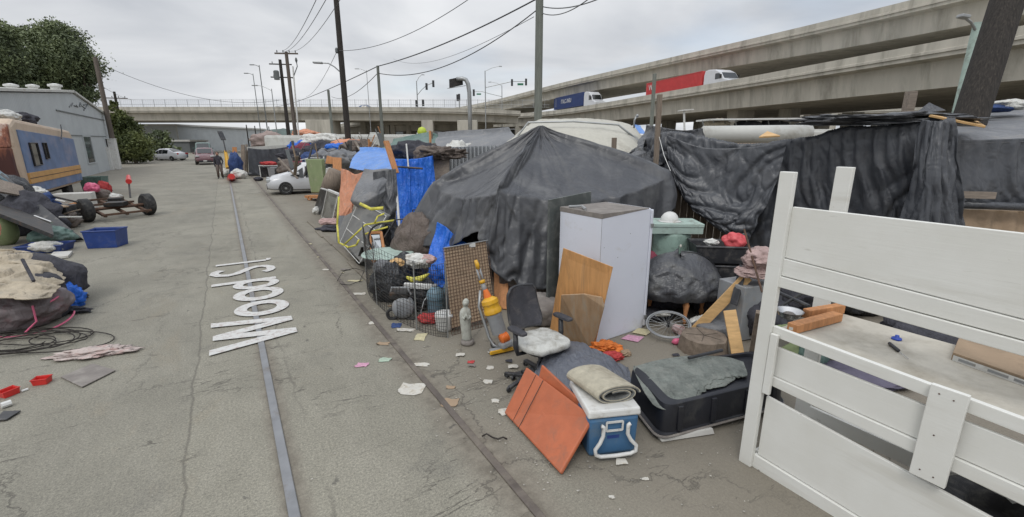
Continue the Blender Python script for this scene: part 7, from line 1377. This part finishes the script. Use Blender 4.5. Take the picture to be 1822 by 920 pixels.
# orange mats
pan('orange_mat', 'orange vinyl exercise mat panel leaning against the blue cooler', 'mat', [G(901, 738) + Vector((0, 0, .005)), G(1001, 847) + Vector((0, 0, .005)), P(1059, 745, 3.12), P(940, 656, 3.86)], .035, 'mat_orange', bevel=.012)
o = bpy.data.objects['orange_mat']
pan('orange_mat', 'second orange mat showing as a peak behind the larger one', 'mat', [G(940, 748) + Vector((.04, .1, 0)), G(1010, 820) + Vector((.06, .06, 0)), P(1050, 726, 3.28), P(968, 650, 3.74)], .035, 'mat_orange', bevel=.012)
b = MB(); q0, q1 = G(901, 738), G(1001, 847); t0_, t1_ = P(940, 656, 3.86), P(1059, 745, 3.12); f = .30; nrm = (q1 - q0).cross(t0_ - q0).normalized(); nrm = nrm if nrm.y < 0 else -nrm
b.beam(q0.lerp(q1, f) + nrm * .0375, t0_.lerp(t1_, f) + nrm * .0375, .005, .003); b.beam(q0.lerp(q1, .18) + nrm * .0375, t0_.lerp(t1_, .18) + nrm * .0375, .003, .003)
oo = obj('seam', b, 'metal_dark', None); oo.parent = o; oo.location = oo.location - WL[o.name]
# ---- black moulded tray with a grey-green blanket
z_ = .335; q = [G(1183, 724, z_), G(1400, 672, z_), G(1352, 622, z_), G(1118, 652, z_)]; r = thing('plastic_bed_tray', 'large black moulded plastic tub upside down beside the cooler', 'tub', (q[0] + q[2]) / 2 * Vector((1, 1, 0)).length * 0 + Vector(((q[0].x + q[2].x) / 2, (q[0].y + q[2].y) / 2, 0)))
cen = (q[0] + q[1] + q[2] + q[3]) / 4
def ringq(k, z, round_=.12, n=6):
    pts = []; Q = [cen + (v - cen) * k for v in q]
    for i in range(4):
        p0, p1, p2 = Q[i - 1], Q[i], Q[(i + 1) % 4]; a_ = p1 + (p0 - p1).normalized() * round_; c_ = p1 + (p2 - p1).normalized() * round_
        for j in range(n + 1): t = j / n; v = a_ * (1 - t) ** 2 + p1 * 2 * t * (1 - t) + c_ * t * t; pts.append(Vector((v.x, v.y, z)))
    return pts
b = MB(); b.smooth = True; R4 = [ringq(1.06, .06), ringq(1.06, .075), ringq(1.02, .085), ringq(1.0, .30), ringq(.985, .33), ringq(.95, .338), ringq(.86, .336), ringq(.85, .30), ringq(.5, .30)]
kk = len(R4[0])
for rg4 in R4: b.v += rg4
for i in range(len(R4) - 1):
    for j in range(kk): b.f.append((i * kk + j, i * kk + (j + 1) % kk, (i + 1) * kk + (j + 1) % kk, (i + 1) * kk + j))
b.f.append(tuple((len(R4) - 1) * kk + j for j in range(kk))); rough_round(obj('tub_body', b, 'crate_plastic', r))
b = MB(); b.tube([v for v in ringq(1.065, .06)], .012, 6, closed=True); obj('rim', b, 'top_dust', r)
for f in (.12, .38, .66, .9):
    p_ = q[0].lerp(q[1], f); nn = (q[0] - q[3]).normalized(); nn.z = 0; b = MB(); b.beam(Vector((p_.x, p_.y, .09)) + nn * .012, Vector((p_.x, p_.y, .31)) + nn * -.002, .05, .03, nn); obj('rib', b, 'crate_plastic', r, bevel=.008)
pan('pallet_board', 'pale board propping up the front of the black tub', 'board', [G(1172, 782), G(1265, 768), G(1262, 758, .05), G(1165, 770, .05)], .05, 'styrofoam')
cloth('blanket', [[G(1128, 650, .36), G(1170, 638, .38), G(1230, 630, .39), G(1290, 632, .39), G(1322, 640, .37)], [G(1138, 672, .35), G(1180, 665, .37), G(1230, 655, .375), G(1285, 655, .38), G(1328, 662, .36)], [G(1150, 695, .345), G(1185, 690, .355), G(1235, 680, .36), G(1275, 672, .36), G(1312, 668, .35)], [G(1165, 716, .33), G(1190, 722, .31), G(1232, 706, .33), G(1262, 688, .345), G(1290, 682, .34)]], 60, 100, 'cloth_greygreen', 'grey-green rumpled blanket spread on the black tub', 'blanket', slack=.09, shell=.03, seed=61, floor=.2, it=120, th=.006, pin=[(0, 0)])
rod('black_tube', 'bent black tube lying on the blanket beside the stump', 'tube', G(1225, 637, .40), G(1285, 623, .42), .016, 'dark_plastic')
# ---- bits between the cabinet and the tub
lm('cloth_heap', 'bright orange cloth heap at the foot of the plywood', 'cloth', G(1078, 628) + Vector((0, .03, 0)), (.16, .10, .07), 'cloth_brightorange', 181, .5, 2.4, 5)
lm('cloth_heap', 'dark magenta cloth in front of the orange heap', 'cloth', G(1088, 640), (.12, .07, .05), 'cloth_red', 182, .5, 2.6)
lm('cloth_heap', 'small brown paper lump right of the orange heap', 'paper', G(1112, 632), (.06, .05, .035), 'cardboard', 183, .5, 2.6)
def flat(name, label, cat, pts, m, z=.008, th=.006): return pan(name, label, cat, [G(x, y, z) for x, y in pts], th, m, bevel=0)
flat('magazine', 'pink and purple paper sheet right of the white cabinet', 'paper', ((1105, 603), (1135, 609), (1146, 600), (1118, 596)), 'pink_paper')
flat('magazine', 'pale yellow paper sheet near the bicycle wheel', 'paper', ((1125, 592), (1150, 597), (1162, 588), (1135, 584)), 'paper_yellow', .012)
# bicycle wheel
r = thing('loose_bike_wheel', 'loose bicycle wheel with spokes leaning beside the stump', 'wheel', G(1190, 600)); c = P(1189, 577, 5.42); n_ = Vector((-.12, -.28, .95)).normalized(); RX = n_.to_track_quat('Z', 'Y').to_matrix(); R_w = PX(c, 37)
b = MB(); b.smooth = True; b.torus(c, R_w, .013, RX, 48, 8); obj('tyre', b, 'grey_plastic', r); b = MB(); b.smooth = True; b.torus(c, R_w - .022, .007, RX, 48, 6); obj('rim', b, 'metal_galv', r)
b = MB(); b.smooth = True; b.lathe([(.012, -.04), (.025, -.03), (.018, 0), (.025, .03), (.012, .04)], c, 14, RX); obj('hub', b, 'metal_dark', r)
b = MB(); 
for i in range(28): a = i * 2 * math.pi / 28; b.tube([c + RX @ Vector((.02 * math.cos(a + .6), .02 * math.sin(a + .6), .025 * (-1) ** i)), c + RX @ Vector(((R_w - .022) * math.cos(a), (R_w - .022) * math.sin(a), 0))], .0016, 4)
obj('spokes', b, 'metal_galv', r)
rod('pink_cup', 'pale pink cup lying against the bicycle wheel', 'cup', G(1200, 590) + Vector((0, 0, .05)), G(1212, 596) + Vector((0, .0, .06)), .055, 'cloth_pink', .065)
b = MB(); b.smooth = True; b.lathe([(.004, -.06), (.035, -.03), (.04, .0), (.03, .04), (.012, .06)], G(1203, 613) + Vector((0, 0, .04)), 14, Matrix.Rotation(1.4, 3, 'Y')); solo('pink_bulb', b, 'pink_plastic', 'small hot pink plastic bulb left of the stump', 'toy')
b = MB(); random.seed(9); c = G(1258, 630) + Vector((0, .13, 0)); b.smooth = True; b.lathe([(.28, 0), (.275, .05), (.265, .13), (.255, .175), (.24, .18), (0.001, .178)], c, 40)
for v in b.v: a = math.atan2(v.y - c.y, v.x - c.x); f = 1 + .05 * noise.noise(Vector((math.cos(a) * 2, math.sin(a) * 2, v.z * 2))) + .02 * math.sin(a * 11); v.x = c.x + (v.x - c.x) * f; v.y = c.y + (v.y - c.y) * f
o = solo('tree_stump', b, 'stump', 'round weathered tree stump slice lying behind the black tub', 'stump'); rough_round(o)
b = MB()
for i in range(5): a = i * 1.3 + .3; b.beam(c + Vector((0, 0, .181)), c + Vector((.2 * math.cos(a), .2 * math.sin(a), .181)), .004, .003)
oo = obj('crack', b, 'wood_dark', None); oo.parent = o; oo.location = oo.location - WL[o.name]
plank('pine_board', 'pale pine board leaning up to the right behind the stump', 'board', G(1235, 590, .03), (1330, 492, 5.35), .13, .022, 'wood_pine', up=(.1, -.85, .5))
plank('pine_board', 'pale pine board lying towards the bunk frame right of the stump', 'board', (1298, 552, 5.0), G(1313, 632, .03), .14, .022, 'wood_pine', up=(-.2, -.6, .8))
# side table with bag
c = G(1222, 582) + Vector((-.02, .42, 0)); r = thing('side_table', 'small orange-brown wooden table with turned legs under the black bag', 'table', c); b = MB(); b.lathe([(.0, .43), (.42, .43), (.45, .445), (.45, .46), (0, .465)], c, 8, Matrix.Rotation(.39, 3, 'Z')); obj('tabletop', b, 'wood_orange', r, bevel=.006)
b = MB(); b.lathe([(.36, .36), (.38, .36), (.38, .43), (.36, .43)], c, 8, Matrix.Rotation(.39, 3, 'Z')); obj('apron', b, 'wood_orange', r)
for a in (-1.55, -.1, 1.5, 3.05): p_ = c + Vector((.36 * math.cos(a), .36 * math.sin(a), 0)); b = MB(); b.smooth = True; b.lathe([(.018, 0), (.022, .05), (.035, .09), (.022, .13), (.03, .2), (.042, .28), (.028, .33), (.04, .36), (.04, .43)], p_, 14); obj('leg', b, 'wood_orange', r)
cb = c + Vector((0, .02, .465)); rows = []
for k, (rr, z) in enumerate(((.02, .50), (.22, .47), (.38, .36), (.50, .20), (.57, .05), (.53, -.06))):
    rows.append([cb + Vector((rr * 1.08 * math.cos(a) * (1 + .08 * math.sin(3 * a + k)), rr * .9 * math.sin(a) * (1 + .06 * math.cos(2 * a)), z * (1 + .10 * math.sin(2 * a + 1)))) for a in [-i / 10 * 2 * math.pi for i in range(11)]])
A = relax(net(rows, 60, 120), slack=.05, slack_u=.10, shell=.07, it=120, seed=71, pin=[(0, .5)]); b = MB(); b.grid(A); b.smooth = True; solo('bag_cover', b, 'plastic_film', 'dull black plastic bag draped over the small wooden table', 'bag', solid=.003)
lm('paper_scrap', 'small white scrap lying on the draped black bag', 'paper', P(1211, 440, 6.0), (.014, .01, .02), 'paper', 184, .3)
# green tank, bench slab and hard hat
r = tank('gas_tank', 'pale green metal tank under the green bench top', P(1196, 440, 6.95) * Vector((1, 1, 0)).length * 0 + Vector((P(1193, 440, 6.95).x, 6.95, 0)), .28, 1.12, 'tank_green', False, True)
bt = P(1193, 396, 6.95); r = thing('green_bench', 'pale green wooden bench top lying on the green tank', 'bench', bt); b = MB(); b.box(bt + Vector((.02, 0, -.0)), (.80, .55, .05), rz=-.05); obj('bench_top', b, 'bench_green', r, bevel=.006); b = MB(); b.box(bt + Vector((.02, -.25, -.075)), (.76, .03, .10), rz=-.05); obj('apron', b, 'bench_green', r)
b = MB(); b.box(Vector((bt.x + .33, bt.y + .1, bt.z / 2 - .03)), (.07, .07, bt.z - .07)); b.box(Vector((bt.x - .33, bt.y + .1, bt.z / 2 - .03)), (.07, .07, bt.z - .07)); obj('leg', b, 'wood_grey', r)
ht = bt + Vector((-.03, -.03, .026)); r = thing('hard_hat', 'white hard hat on the pale green bench top', 'helmet', ht); b = MB(); b.smooth = True; b.lathe([(.140, 0), (.136, .03), (.122, .075), (.09, .115), (.05, .135), (.005, .142)], ht, 28, None, 1.0, .85); obj('shell', b, 'white_plastic', r); b = MB(); b.smooth = True; b.lathe([(.13, .006), (.175, .0), (.178, .006), (.13, .014)], ht + Vector((0, -.01, 0)), 28, None, 1.0, .85); obj('brim', b, 'white_plastic', r); b = MB(); b.smooth = True; b.tube([ht + Vector((x, 0, .145 * math.sqrt(max(0, 1 - (x / .142) ** 2)))) for x in (-.12, -.08, -.04, 0, .04, .08, .12)], .007, 6); obj('ridge', b, 'white_plastic', r)
lm('red_bag', 'dark red bag standing between the cabinet and the small table', 'bag', Vector((P(1158, 520, 6.4).x, 6.5, 0)), (.16, .2, .46), 'cloth_maroon', 191, .15)
lm('belongings_heap', 'black heap under the small wooden table', 'heap', c + Vector((-.1, .35, 0)), (.5, .3, .22), 'cloth_dark', 192, .35)
lm('belongings_heap', 'black heap behind the bicycle wheel', 'heap', G(1165, 575) + Vector((0, .2, 0)), (.28, .2, .08), 'cloth_dark', 193, .35)
lm('white_cloth', 'white scrap of cloth behind the bicycle wheel', 'cloth', G(1178, 562, .1), (.10, .05, .03), 'cloth_white', 194, .5)
# crates
def backp(x, y, Y): q = P(x, y, Y); return q
p1_ = backp(1288, 488, 6.25); r = openbox('black_crate', 'lower black plastic crate right of the draped bag', 'crate', Vector((p1_.x, 6.35, .35)), .62, .45, .36, 'dark_plastic', -.15, .02, .1)
lm('belongings_heap', 'dark folded stuff under the lower black crate', 'heap', Vector((p1_.x, 6.35, 0)), (.42, .32, .25), 'cloth_dark', 195, .25, sq=.6)
p2_ = backp(1280, 450, 6.35); r = openbox('black_crate', 'upper black plastic crate holding a red ball', 'crate', Vector((p2_.x, 6.4, .74)), .74, .5, .24, 'dark_plastic', -.12, .02, .12)
lm('red_toy', 'faded red-pink plastic toy lying in the upper black crate', 'toy', P(1305, 441, 6.3), (.15, .13, .12), 'red_pink', 205, .35, 1.3, 4)
lm('white_cloth', 'pale blue and white paper in the upper black crate', 'paper', P(1266, 436, 6.3), (.09, .07, .05), 'cloth_white', 196, .5)
rod('metal_rod', 'rusty rod leaning across the pink cushion', 'rod', (1356, 520, 5.0), (1324, 408, 5.6), .012, 'metal_rust')
lm('cushion', 'dusty pink cushion stacked left of the bunk frame post', 'cushion', P(1352, 478, 5.4), (.20, .18, .14), 'cloth_dustypink', 197, .3, 1.8, 5); lm('cushion', 'second pink folded cloth under the pink cushion', 'cushion', P(1345, 492, 5.4), (.24, .2, .07), 'cloth_dustypink', 198, .3, 1.8, 5)
bx('appliance', 'grey boxy appliance under the pink cushions', 'appliance', Vector((P(1335, 520, 5.4).x, 5.5, 0)), .50, .42, .70, 'grey_plastic', .35)
pan('dark_screen', 'thin black flat screen leaning beside the grey appliance', 'screen', PL((1300, 540, 5.3), (1312, 545, 5.2), (1330, 480, 5.4), (1318, 470, 5.5)), .02, 'dark_plastic')
lm('trash_bag', 'black bag between the table and the grey appliance', 'bag', G(1290, 560) + Vector((0, .25, 0)), (.36, .3, .34), 'plastic_bag', 199, .3)
lm('pillow', 'grey-blue pillow on the ground behind the pine boards', 'pillow', G(1290, 600) + Vector((.02, .12, 0)), (.36, .2, .10), 'tarp_grey', 200, .15, 1.2, sq=.7)
lm('pillow', 'white bag of rags left of the grey-blue pillow', 'bag', G(1252, 590) + Vector((0, .1, 0)), (.14, .12, .10), 'cloth_white', 201, .3)
plank('wood_post', 'weathered brown post standing just left of the bunk frame post', 'post', G(1336, 645), (1352, 555, 4.35), .07, .05, 'wood_old')
for i, (x, y, rr, m, lab) in enumerate(((1370, 610, (.3, .25, .3), 'cloth_dark', 'black heap directly behind the near bunk post'), (1420, 560, (.5, .35, .35), 'cloth_dark', 'black heap of tubes and cloth behind the bunk frame shelf'), (1500, 560, (.6, .4, .3), 'plastic_bag', 'black bag behind the back edge of the bunk shelf'), (1620, 560, (.7, .4, .35), 'cloth_dark', 'dark mixed heap behind the middle of the bunk frame'), (1750, 570, (.6, .4, .4), 'tarp_brown', 'brown heap far behind the right end of the bunk frame'), (1450, 640, (.3, .25, .14), 'cloth_dark', 'dark clutter on the ground under the bunk shelf'), (1560, 690, (.55, .3, .05), 'tarp_purple', 'dusty purple tarp lying flat under the bunk shelf'), (1700, 640, (.6, .35, .3), 'cloth_dark', 'dark heap of cloth under the far side of the bunk'))):
    lm('belongings_heap', lab, 'heap', G(x, y) + Vector((0, .2, 0)), rr, m, 210 + i, .4, 1.8)
rod('black_tube', 'dark metal tube frame lying behind the near end of the bunk shelf', 'tube', G(1385, 520, .8) , G(1440, 545, .8), .02, 'dark_plastic'); rod('black_tube', 'second dark tube crossing the first behind the bunk shelf', 'tube', G(1390, 545, .75), G(1430, 520, .85), .016, 'metal_dark')
lm('patterned_bag', 'olive green patterned bag under the near end of the bunk shelf', 'bag', G(1405, 668) + Vector((.05, .25, 0)), (.24, .18, .26), 'mattress_green', 220, .2); lm('patterned_bag', 'dark green bundle beside the olive patterned bag', 'bag', G(1440, 668) + Vector((.1, .2, 0)), (.2, .18, .3), 'tarp_green', 221, .25)
# wheel under the bunk
r = thing('spare_tyre', 'black tyre lying under the right part of the bunk frame', 'tyre', W(.45, 3.75)); b = MB(); b.smooth = True; b.lathe([(.18, .0), (.30, .0), (.35, .05), (.36, .11), (.35, .17), (.30, .22), (.18, .2), (.17, .1)], W(.40, 3.78), 36); obj('tyre', b, 'rubber', r)
# ================================================================== white bunk frame
r = thing('bunk_frame', 'large white painted wooden bunk frame of posts, wide boards and a shelf', 'bunk frame', W(.6, 3.6))
def bd(s0, z0a, z1a, s1, z0b, z1b, t, th, name='board', m='white_board', bev=.004):
    b = MB(); b.hexa([W(s0, t, z0a), W(s1, t, z0b), W(s1, t + th, z0b), W(s0, t + th, z0a), W(s0, t, z1a), W(s1, t, z1b), W(s1, t + th, z1b), W(s0, t + th, z1a)]); return obj(name, b, m, r, bevel=bev)
SE = -1.05
def post(s, t, z0, z1, w=.095, d_=.045): b = MB(); b.box(W(s, t, (z0 + z1) / 2), (w, d_, z1 - z0), rz=RA + math.pi / 2); return obj('post', b, 'white_board', r, bevel=.005)
post(1.625, 3.115, .0, 2.21); post(1.665, 3.98, 0, 2.215, .115, .045); post(SE + .1, 3.115, 0, 2.1); post(SE + .2, 3.98, 0, 2.1)
def zx(z0, z1): return z0 + (z1 - z0) * (1.6 - SE) / (1.6 - .43)
def bq(za0, za1, zb0, zb1, t, th, name, s0=1.578): bd(s0, za0, zb0, SE, zx(za0, za1), zx(zb0, zb1), t, th, name)
bq(1.642, 1.582, 1.985, 1.985, 3.13, .03, 'panel'); bq(1.518, 1.486, 1.636, 1.576, 3.118, .042, 'rail'); bq(1.438, 1.412, 1.512, 1.480, 3.105, .045, 'rail', 1.585)
bq(1.077, 1.028, 1.150, 1.106, 3.115, .035, 'rail')
bq(.784, .760, 1.0, .970, 3.135, .025, 'panel'); bq(.709, .672, .780, .756, 3.118, .04, 'rail', 1.582)
bq(.115, .08, .605, .515, 3.135, .025, 'panel', 1.56); bq(.0, -.02, .11, .075, 3.118, .04, 'rail')
b = MB(); b.box(W(1.545, 3.095, .875), (.05, .03, .46), rz=RA + math.pi / 2); obj('cleat', b, 'white_board', r, bevel=.004)
b = MB(); b.box(W(.625, 3.09, .86), (.155, .03, .56), rz=RA + math.pi / 2); cl = obj('cleat', b, 'white_board', r, bevel=.004)
b = MB(); 
for s_, z in ((.66, 1.1), (.60, 1.09), (.66, .63), (.60, .62), (.64, .86)): b.lathe([(.004, -.001), (.004, .003)], W(s_, 3.073, z), 8, Matrix.Rotation(RA, 3, 'Z') @ Matrix.Rotation(R_(90), 3, 'Y'))
oo = obj('screw_set', b, 'metal_rust', None); oo.parent = cl; oo.location = oo.location - WL[cl.name]
b = MB(); b.hexa([W(1.60, 3.157, 1.078), W(SE, 3.157, 1.078), W(SE, 3.955, 1.078), W(1.60, 3.955, 1.078), W(1.60, 3.157, 1.098), W(SE, 3.157, 1.098), W(SE, 3.955, 1.098), W(1.60, 3.955, 1.098)]); obj('shelf', b, 'white_shelf', r, bevel=.003)
bd(1.66, .96, 1.075, SE, .96, 1.075, 3.958, .03, 'rail'); bd(1.66, .1, .22, SE, .1, .22, 3.958, .03, 'rail')
for z0, z1 in ((.96, 1.075), (.02, .12)):
    b = MB(); b.hexa([W(1.60, 3.165, z0), W(1.56, 3.165, z0), W(1.60, 3.955, z0), W(1.64, 3.955, z0), W(1.60, 3.165, z1), W(1.56, 3.165, z1), W(1.60, 3.955, z1), W(1.64, 3.955, z1)]); obj('side_rail', b, 'white_board', r, bevel=.004)
# things on the shelf
zs = 1.099
def Gs(x, y, z=zs): return G(x, y, z)
r = thing('metal_bowl', 'steel bowl on the near end of the bunk shelf', 'bowl', Gs(1403, 566)); b = MB(); b.smooth = True; b.lathe([(.04, 0), (.07, .02), (.09, .06), (.098, .063), (.088, .058), (.068, .026), (.0, .008)], Gs(1403, 566), 28); obj('bowl_body', b, 'metal_chrome', r)
b = MB(); b.smooth = True; b.lathe([(.0, .022), (.055, .025), (.03, .045), (0, .05)], Gs(1403, 566), 16); obj('contents', b, 'top_dust', r)
a, c = Gs(1408, 592), Gs(1492, 572); plank('wood_block', 'orange-brown wooden block on the near end of the bunk shelf', 'wood block', a + Vector((0, 0, .035)), c + Vector((0, .02, .035)), .075, .06, 'wood_orange')
plank('wood_block', 'second wooden block lying behind the orange-brown block', 'wood block', Gs(1440, 572) + Vector((0, .05, .04)), Gs(1502, 560) + Vector((0, .04, .04)), .06, .07, 'wood_orange')
pan('white_tag', 'small white tag on the end of the orange-brown block', 'tag', [a + Vector((-.028, -.012, .03)), a + Vector((-.012, -.030, .03)), a + Vector((-.012, -.030, .05)), a + Vector((-.028, -.012, .05))], .003, 'paper', bevel=0)
b = MB(); b.smooth = True; b.lathe([(.028, 0), (.03, .005), (.028, .012), (.012, .015), (.012, .03), (.004, .032)], Gs(1595, 604), 18); solo('plastic_stopper', b, 'bin_blue_bright', 'bright blue plastic cap on the middle of the bunk shelf', 'cap')
r = thing('screwdriver', 'small tool with a black grip lying near the blue cap', 'screwdriver', Gs(1590, 620)); b = MB(); b.smooth = True; b.tube([Gs(1582, 614) + Vector((0, 0, .012)), Gs(1598, 627) + Vector((0, 0, .012))], .011, 8); obj('grip', b, 'dark_plastic', r); b = MB(); b.tube([Gs(1598, 627) + Vector((0, 0, .01)), Gs(1616, 640) + Vector((0, 0, .006))], .002, 5); obj('shank', b, 'metal_chrome', r)
r = thing('cardboard_box', 'flat white and brown cardboard box at the right end of the bunk shelf', 'box', W(.3, 3.75, zs)); b = MB(); b.hexa([Gs(1692, 640), Gs(1860, 700), Gs(1900, 665), Gs(1705, 608), Gs(1692, 640) + Vector((0, 0, .05)), Gs(1860, 700) + Vector((0, 0, .05)), Gs(1900, 665) + Vector((0, 0, .05)), Gs(1705, 608) + Vector((0, 0, .05))]); obj('box_body', b, 'cardboard', r, bevel=.003)
b = MB(); n_ = Vector((0, -.004, 0)); b.hexa([Gs(1694, 641) + n_, Gs(1859, 700.5) + n_, Gs(1859, 700.5), Gs(1694, 641), Gs(1694, 641) + n_ + Vector((0, 0, .035)), Gs(1859, 700.5) + n_ + Vector((0, 0, .035)), Gs(1859, 700.5) + Vector((0, 0, .035)), Gs(1694, 641) + Vector((0, 0, .035))]); obj('printed_side', b, 'white_plastic', r)
b = MB(); n_ = Vector((0, -.006, 0)); e0, e1 = Gs(1694, 641), Gs(1859, 700.5)
for f0, f1 in ((.06, .26), (.4, .62), (.68, .86)):
    q0, q1 = e0.lerp(e1, f0), e0.lerp(e1, f1); b.hexa([q0 + n_ + Vector((0, 0, .010)), q1 + n_ + Vector((0, 0, .010)), q1 + Vector((0, -.004, .010)), q0 + Vector((0, -.004, .010)), q0 + n_ + Vector((0, 0, .026)), q1 + n_ + Vector((0, 0, .026)), q1 + Vector((0, -.004, .026)), q0 + Vector((0, -.004, .026))])
obj('print', b, 'grey_plastic', r)
# ================================================================== litter
lit = [(732, 692, 40, 26, 'paper', 'largest torn white paper sheet on the asphalt left of the rusty rail', 0), (800, 718, 28, 16, 'cardboard', 'tan cardboard scrap lying on the rusty rail', 1), (749, 650, 26, 7, 'paper', 'white paper strip beside the rusty rail below the pen', 2), (685, 641, 20, 10, 'paper_green', 'pale green paper piece on the asphalt', 3), (644, 650, 20, 9, 'pink_paper', 'pink crumpled paper on the asphalt', 4),
 (722, 588, 30, 9, 'paper', 'long white paper scrap in front of the wire pen', 5), (705, 580, 16, 12, 'cloth_navy', 'dark blue and white scrap in front of the wire pen', 6), (749, 600, 18, 18, 'paper_yellow', 'cream crumpled paper beside the pen corner', 7), (663, 575, 10, 8, 'paper', 'small white ball of paper on the rusty rail', 8), (636, 523, 26, 7, 'paper', 'flattened pale box on the kerb left of the pen', 9), (630, 500, 24, 6, 'paper_yellow', 'flattened cream carton beyond the kerb', 10),
 (682, 612, 20, 7, 'cardboard', 'small brown leaf-like scrap on the rusty rail', 11), (900, 733, 22, 14, 'paper', 'white paper scrap at the left corner of the orange mat', 12), (872, 655, 12, 8, 'paper', 'white scrap in front of the vacuum cleaner', 13), (868, 680, 14, 8, 'paper', 'pale scrap left of the chair base', 14), (881, 714, 12, 8, 'paper', 'small white chip between the rail and the orange mat', 15), (1147, 853, 14, 4, 'paper', 'thin white sliver on the asphalt below the cooler', 16), (838, 645, 12, 6, 'cloth_red', 'small reddish scrap in front of the statue', 17), (802, 690, 14, 6, 'cardboard', 'small brown scrap below the statue', 18), (580, 480, 10, 5, 'paper', 'small white scrap beside the rusty rail, farthest up the street', 19), (1090, 885, 10, 6, 'paper', 'tiny scrap near the bottom edge below the cooler', 20), (1020, 640, 14, 6, 'paper', 'white scrap hidden at the foot of the chair', 21)]
for x, y, w_, h_, m, lab, sd in lit:
    random.seed(sd); p = G(x, y); wx = PX(p, w_) / 2; wy = wx * max(.35, h_ / w_ * 1.5); rows = [[p + Vector((wx * (-1 + 2 * i / 3) + random.uniform(-.2, .2) * wx, wy * (-1 + 2 * j / 3) + random.uniform(-.25, .25) * wy, .014 + random.uniform(0, .02) * (w_ > 12))) for i in range(4)] for j in range(4)]
    A = relax(net(rows, 14, 14, .6), slack=.05, shell=.02, it=20, seed=sd, floor=.006, pin=[(0, 0)]); b = MB(); b.grid(A); solo('litter_scrap', b, m, lab, 'litter', solid=.002)
random.seed(55)
for i in range(46):
    q_ = W(random.uniform(1.8, 12), random.gauss(1.95, .42), 0) if i % 3 else W(random.uniform(2, 6.5), random.uniform(1.9, 4.2), 0)
    w_ = random.uniform(.018, .05); rows = [[q_ + Vector((w_ * (a - 1) + random.uniform(-.3, .3) * w_, w_ * (c - 1) * .7 + random.uniform(-.3, .3) * w_, .012 + random.uniform(0, .012))) for a in range(3)] for c in range(3)]
    b = MB(); b.grid(net(rows, 5, 5)); solo('litter_scrap', b, ('paper', 'cardboard', 'paper_yellow', 'cloth_dark', 'paper', 'top_dust')[i % 6], 'one of the thumb-sized scraps scattered along the rusty rail and in front of the camp', 'litter', 'tiny scraps scattered along the rusty rail', solid=.002)
b = MB(); random.seed(90)
for i in range(3000):
    k = random.random()
    if k < .5: s = random.uniform(2.0, 12); t = random.gauss(2.1, .5)
    elif k < .8: s, t = random.uniform(1.2, 7), random.uniform(1.6, 5)
    elif k < .9: s, t = random.uniform(8, 20), random.gauss(1.9, .25)
    else: s, t = random.uniform(2, 22), random.uniform(-5, 2)
    p = W(s, t, .009); r_ = random.choice((.003, .004, .006, .009)) * random.uniform(.6, 1.3); a = random.random() * 6; pts = [p + Vector((r_ * math.cos(a + q), r_ * math.sin(a + q) * random.uniform(.5, 1), random.uniform(0, r_ * .5))) for q in (0, 1.6, 3.1, 4.7)]; b.add(pts, [(0, 1, 2, 3)])
props(obj('litter', b, 'crumbs', org=(0, 0, 0)), kind='stuff')
# bent wire end on the rail, rusty stain plate
b = MB(); b.smooth = True; b.tube([G(858, 776, .02), G(866, 772, .05), G(876, 778, .03), G(886, 781, .02), G(895, 778, .04), G(902, 781, .015)], .007, 6); solo('metal_scrap', b, 'wood_dark', 'twisted dark metal scrap at the joint of the rusty rail', 'scrap')
b = MB(); b.smooth = True; b.tube([G(600, 500, .03), G(610, 483, .10), G(630, 477, .11), G(648, 482, .05), G(640, 500, .02), G(622, 507, .02), G(603, 505, .02)], .006, 6); solo('wire_loop', b, 'metal_dark', 'thin dark wire loop on the dirt left of the pen', 'wire')
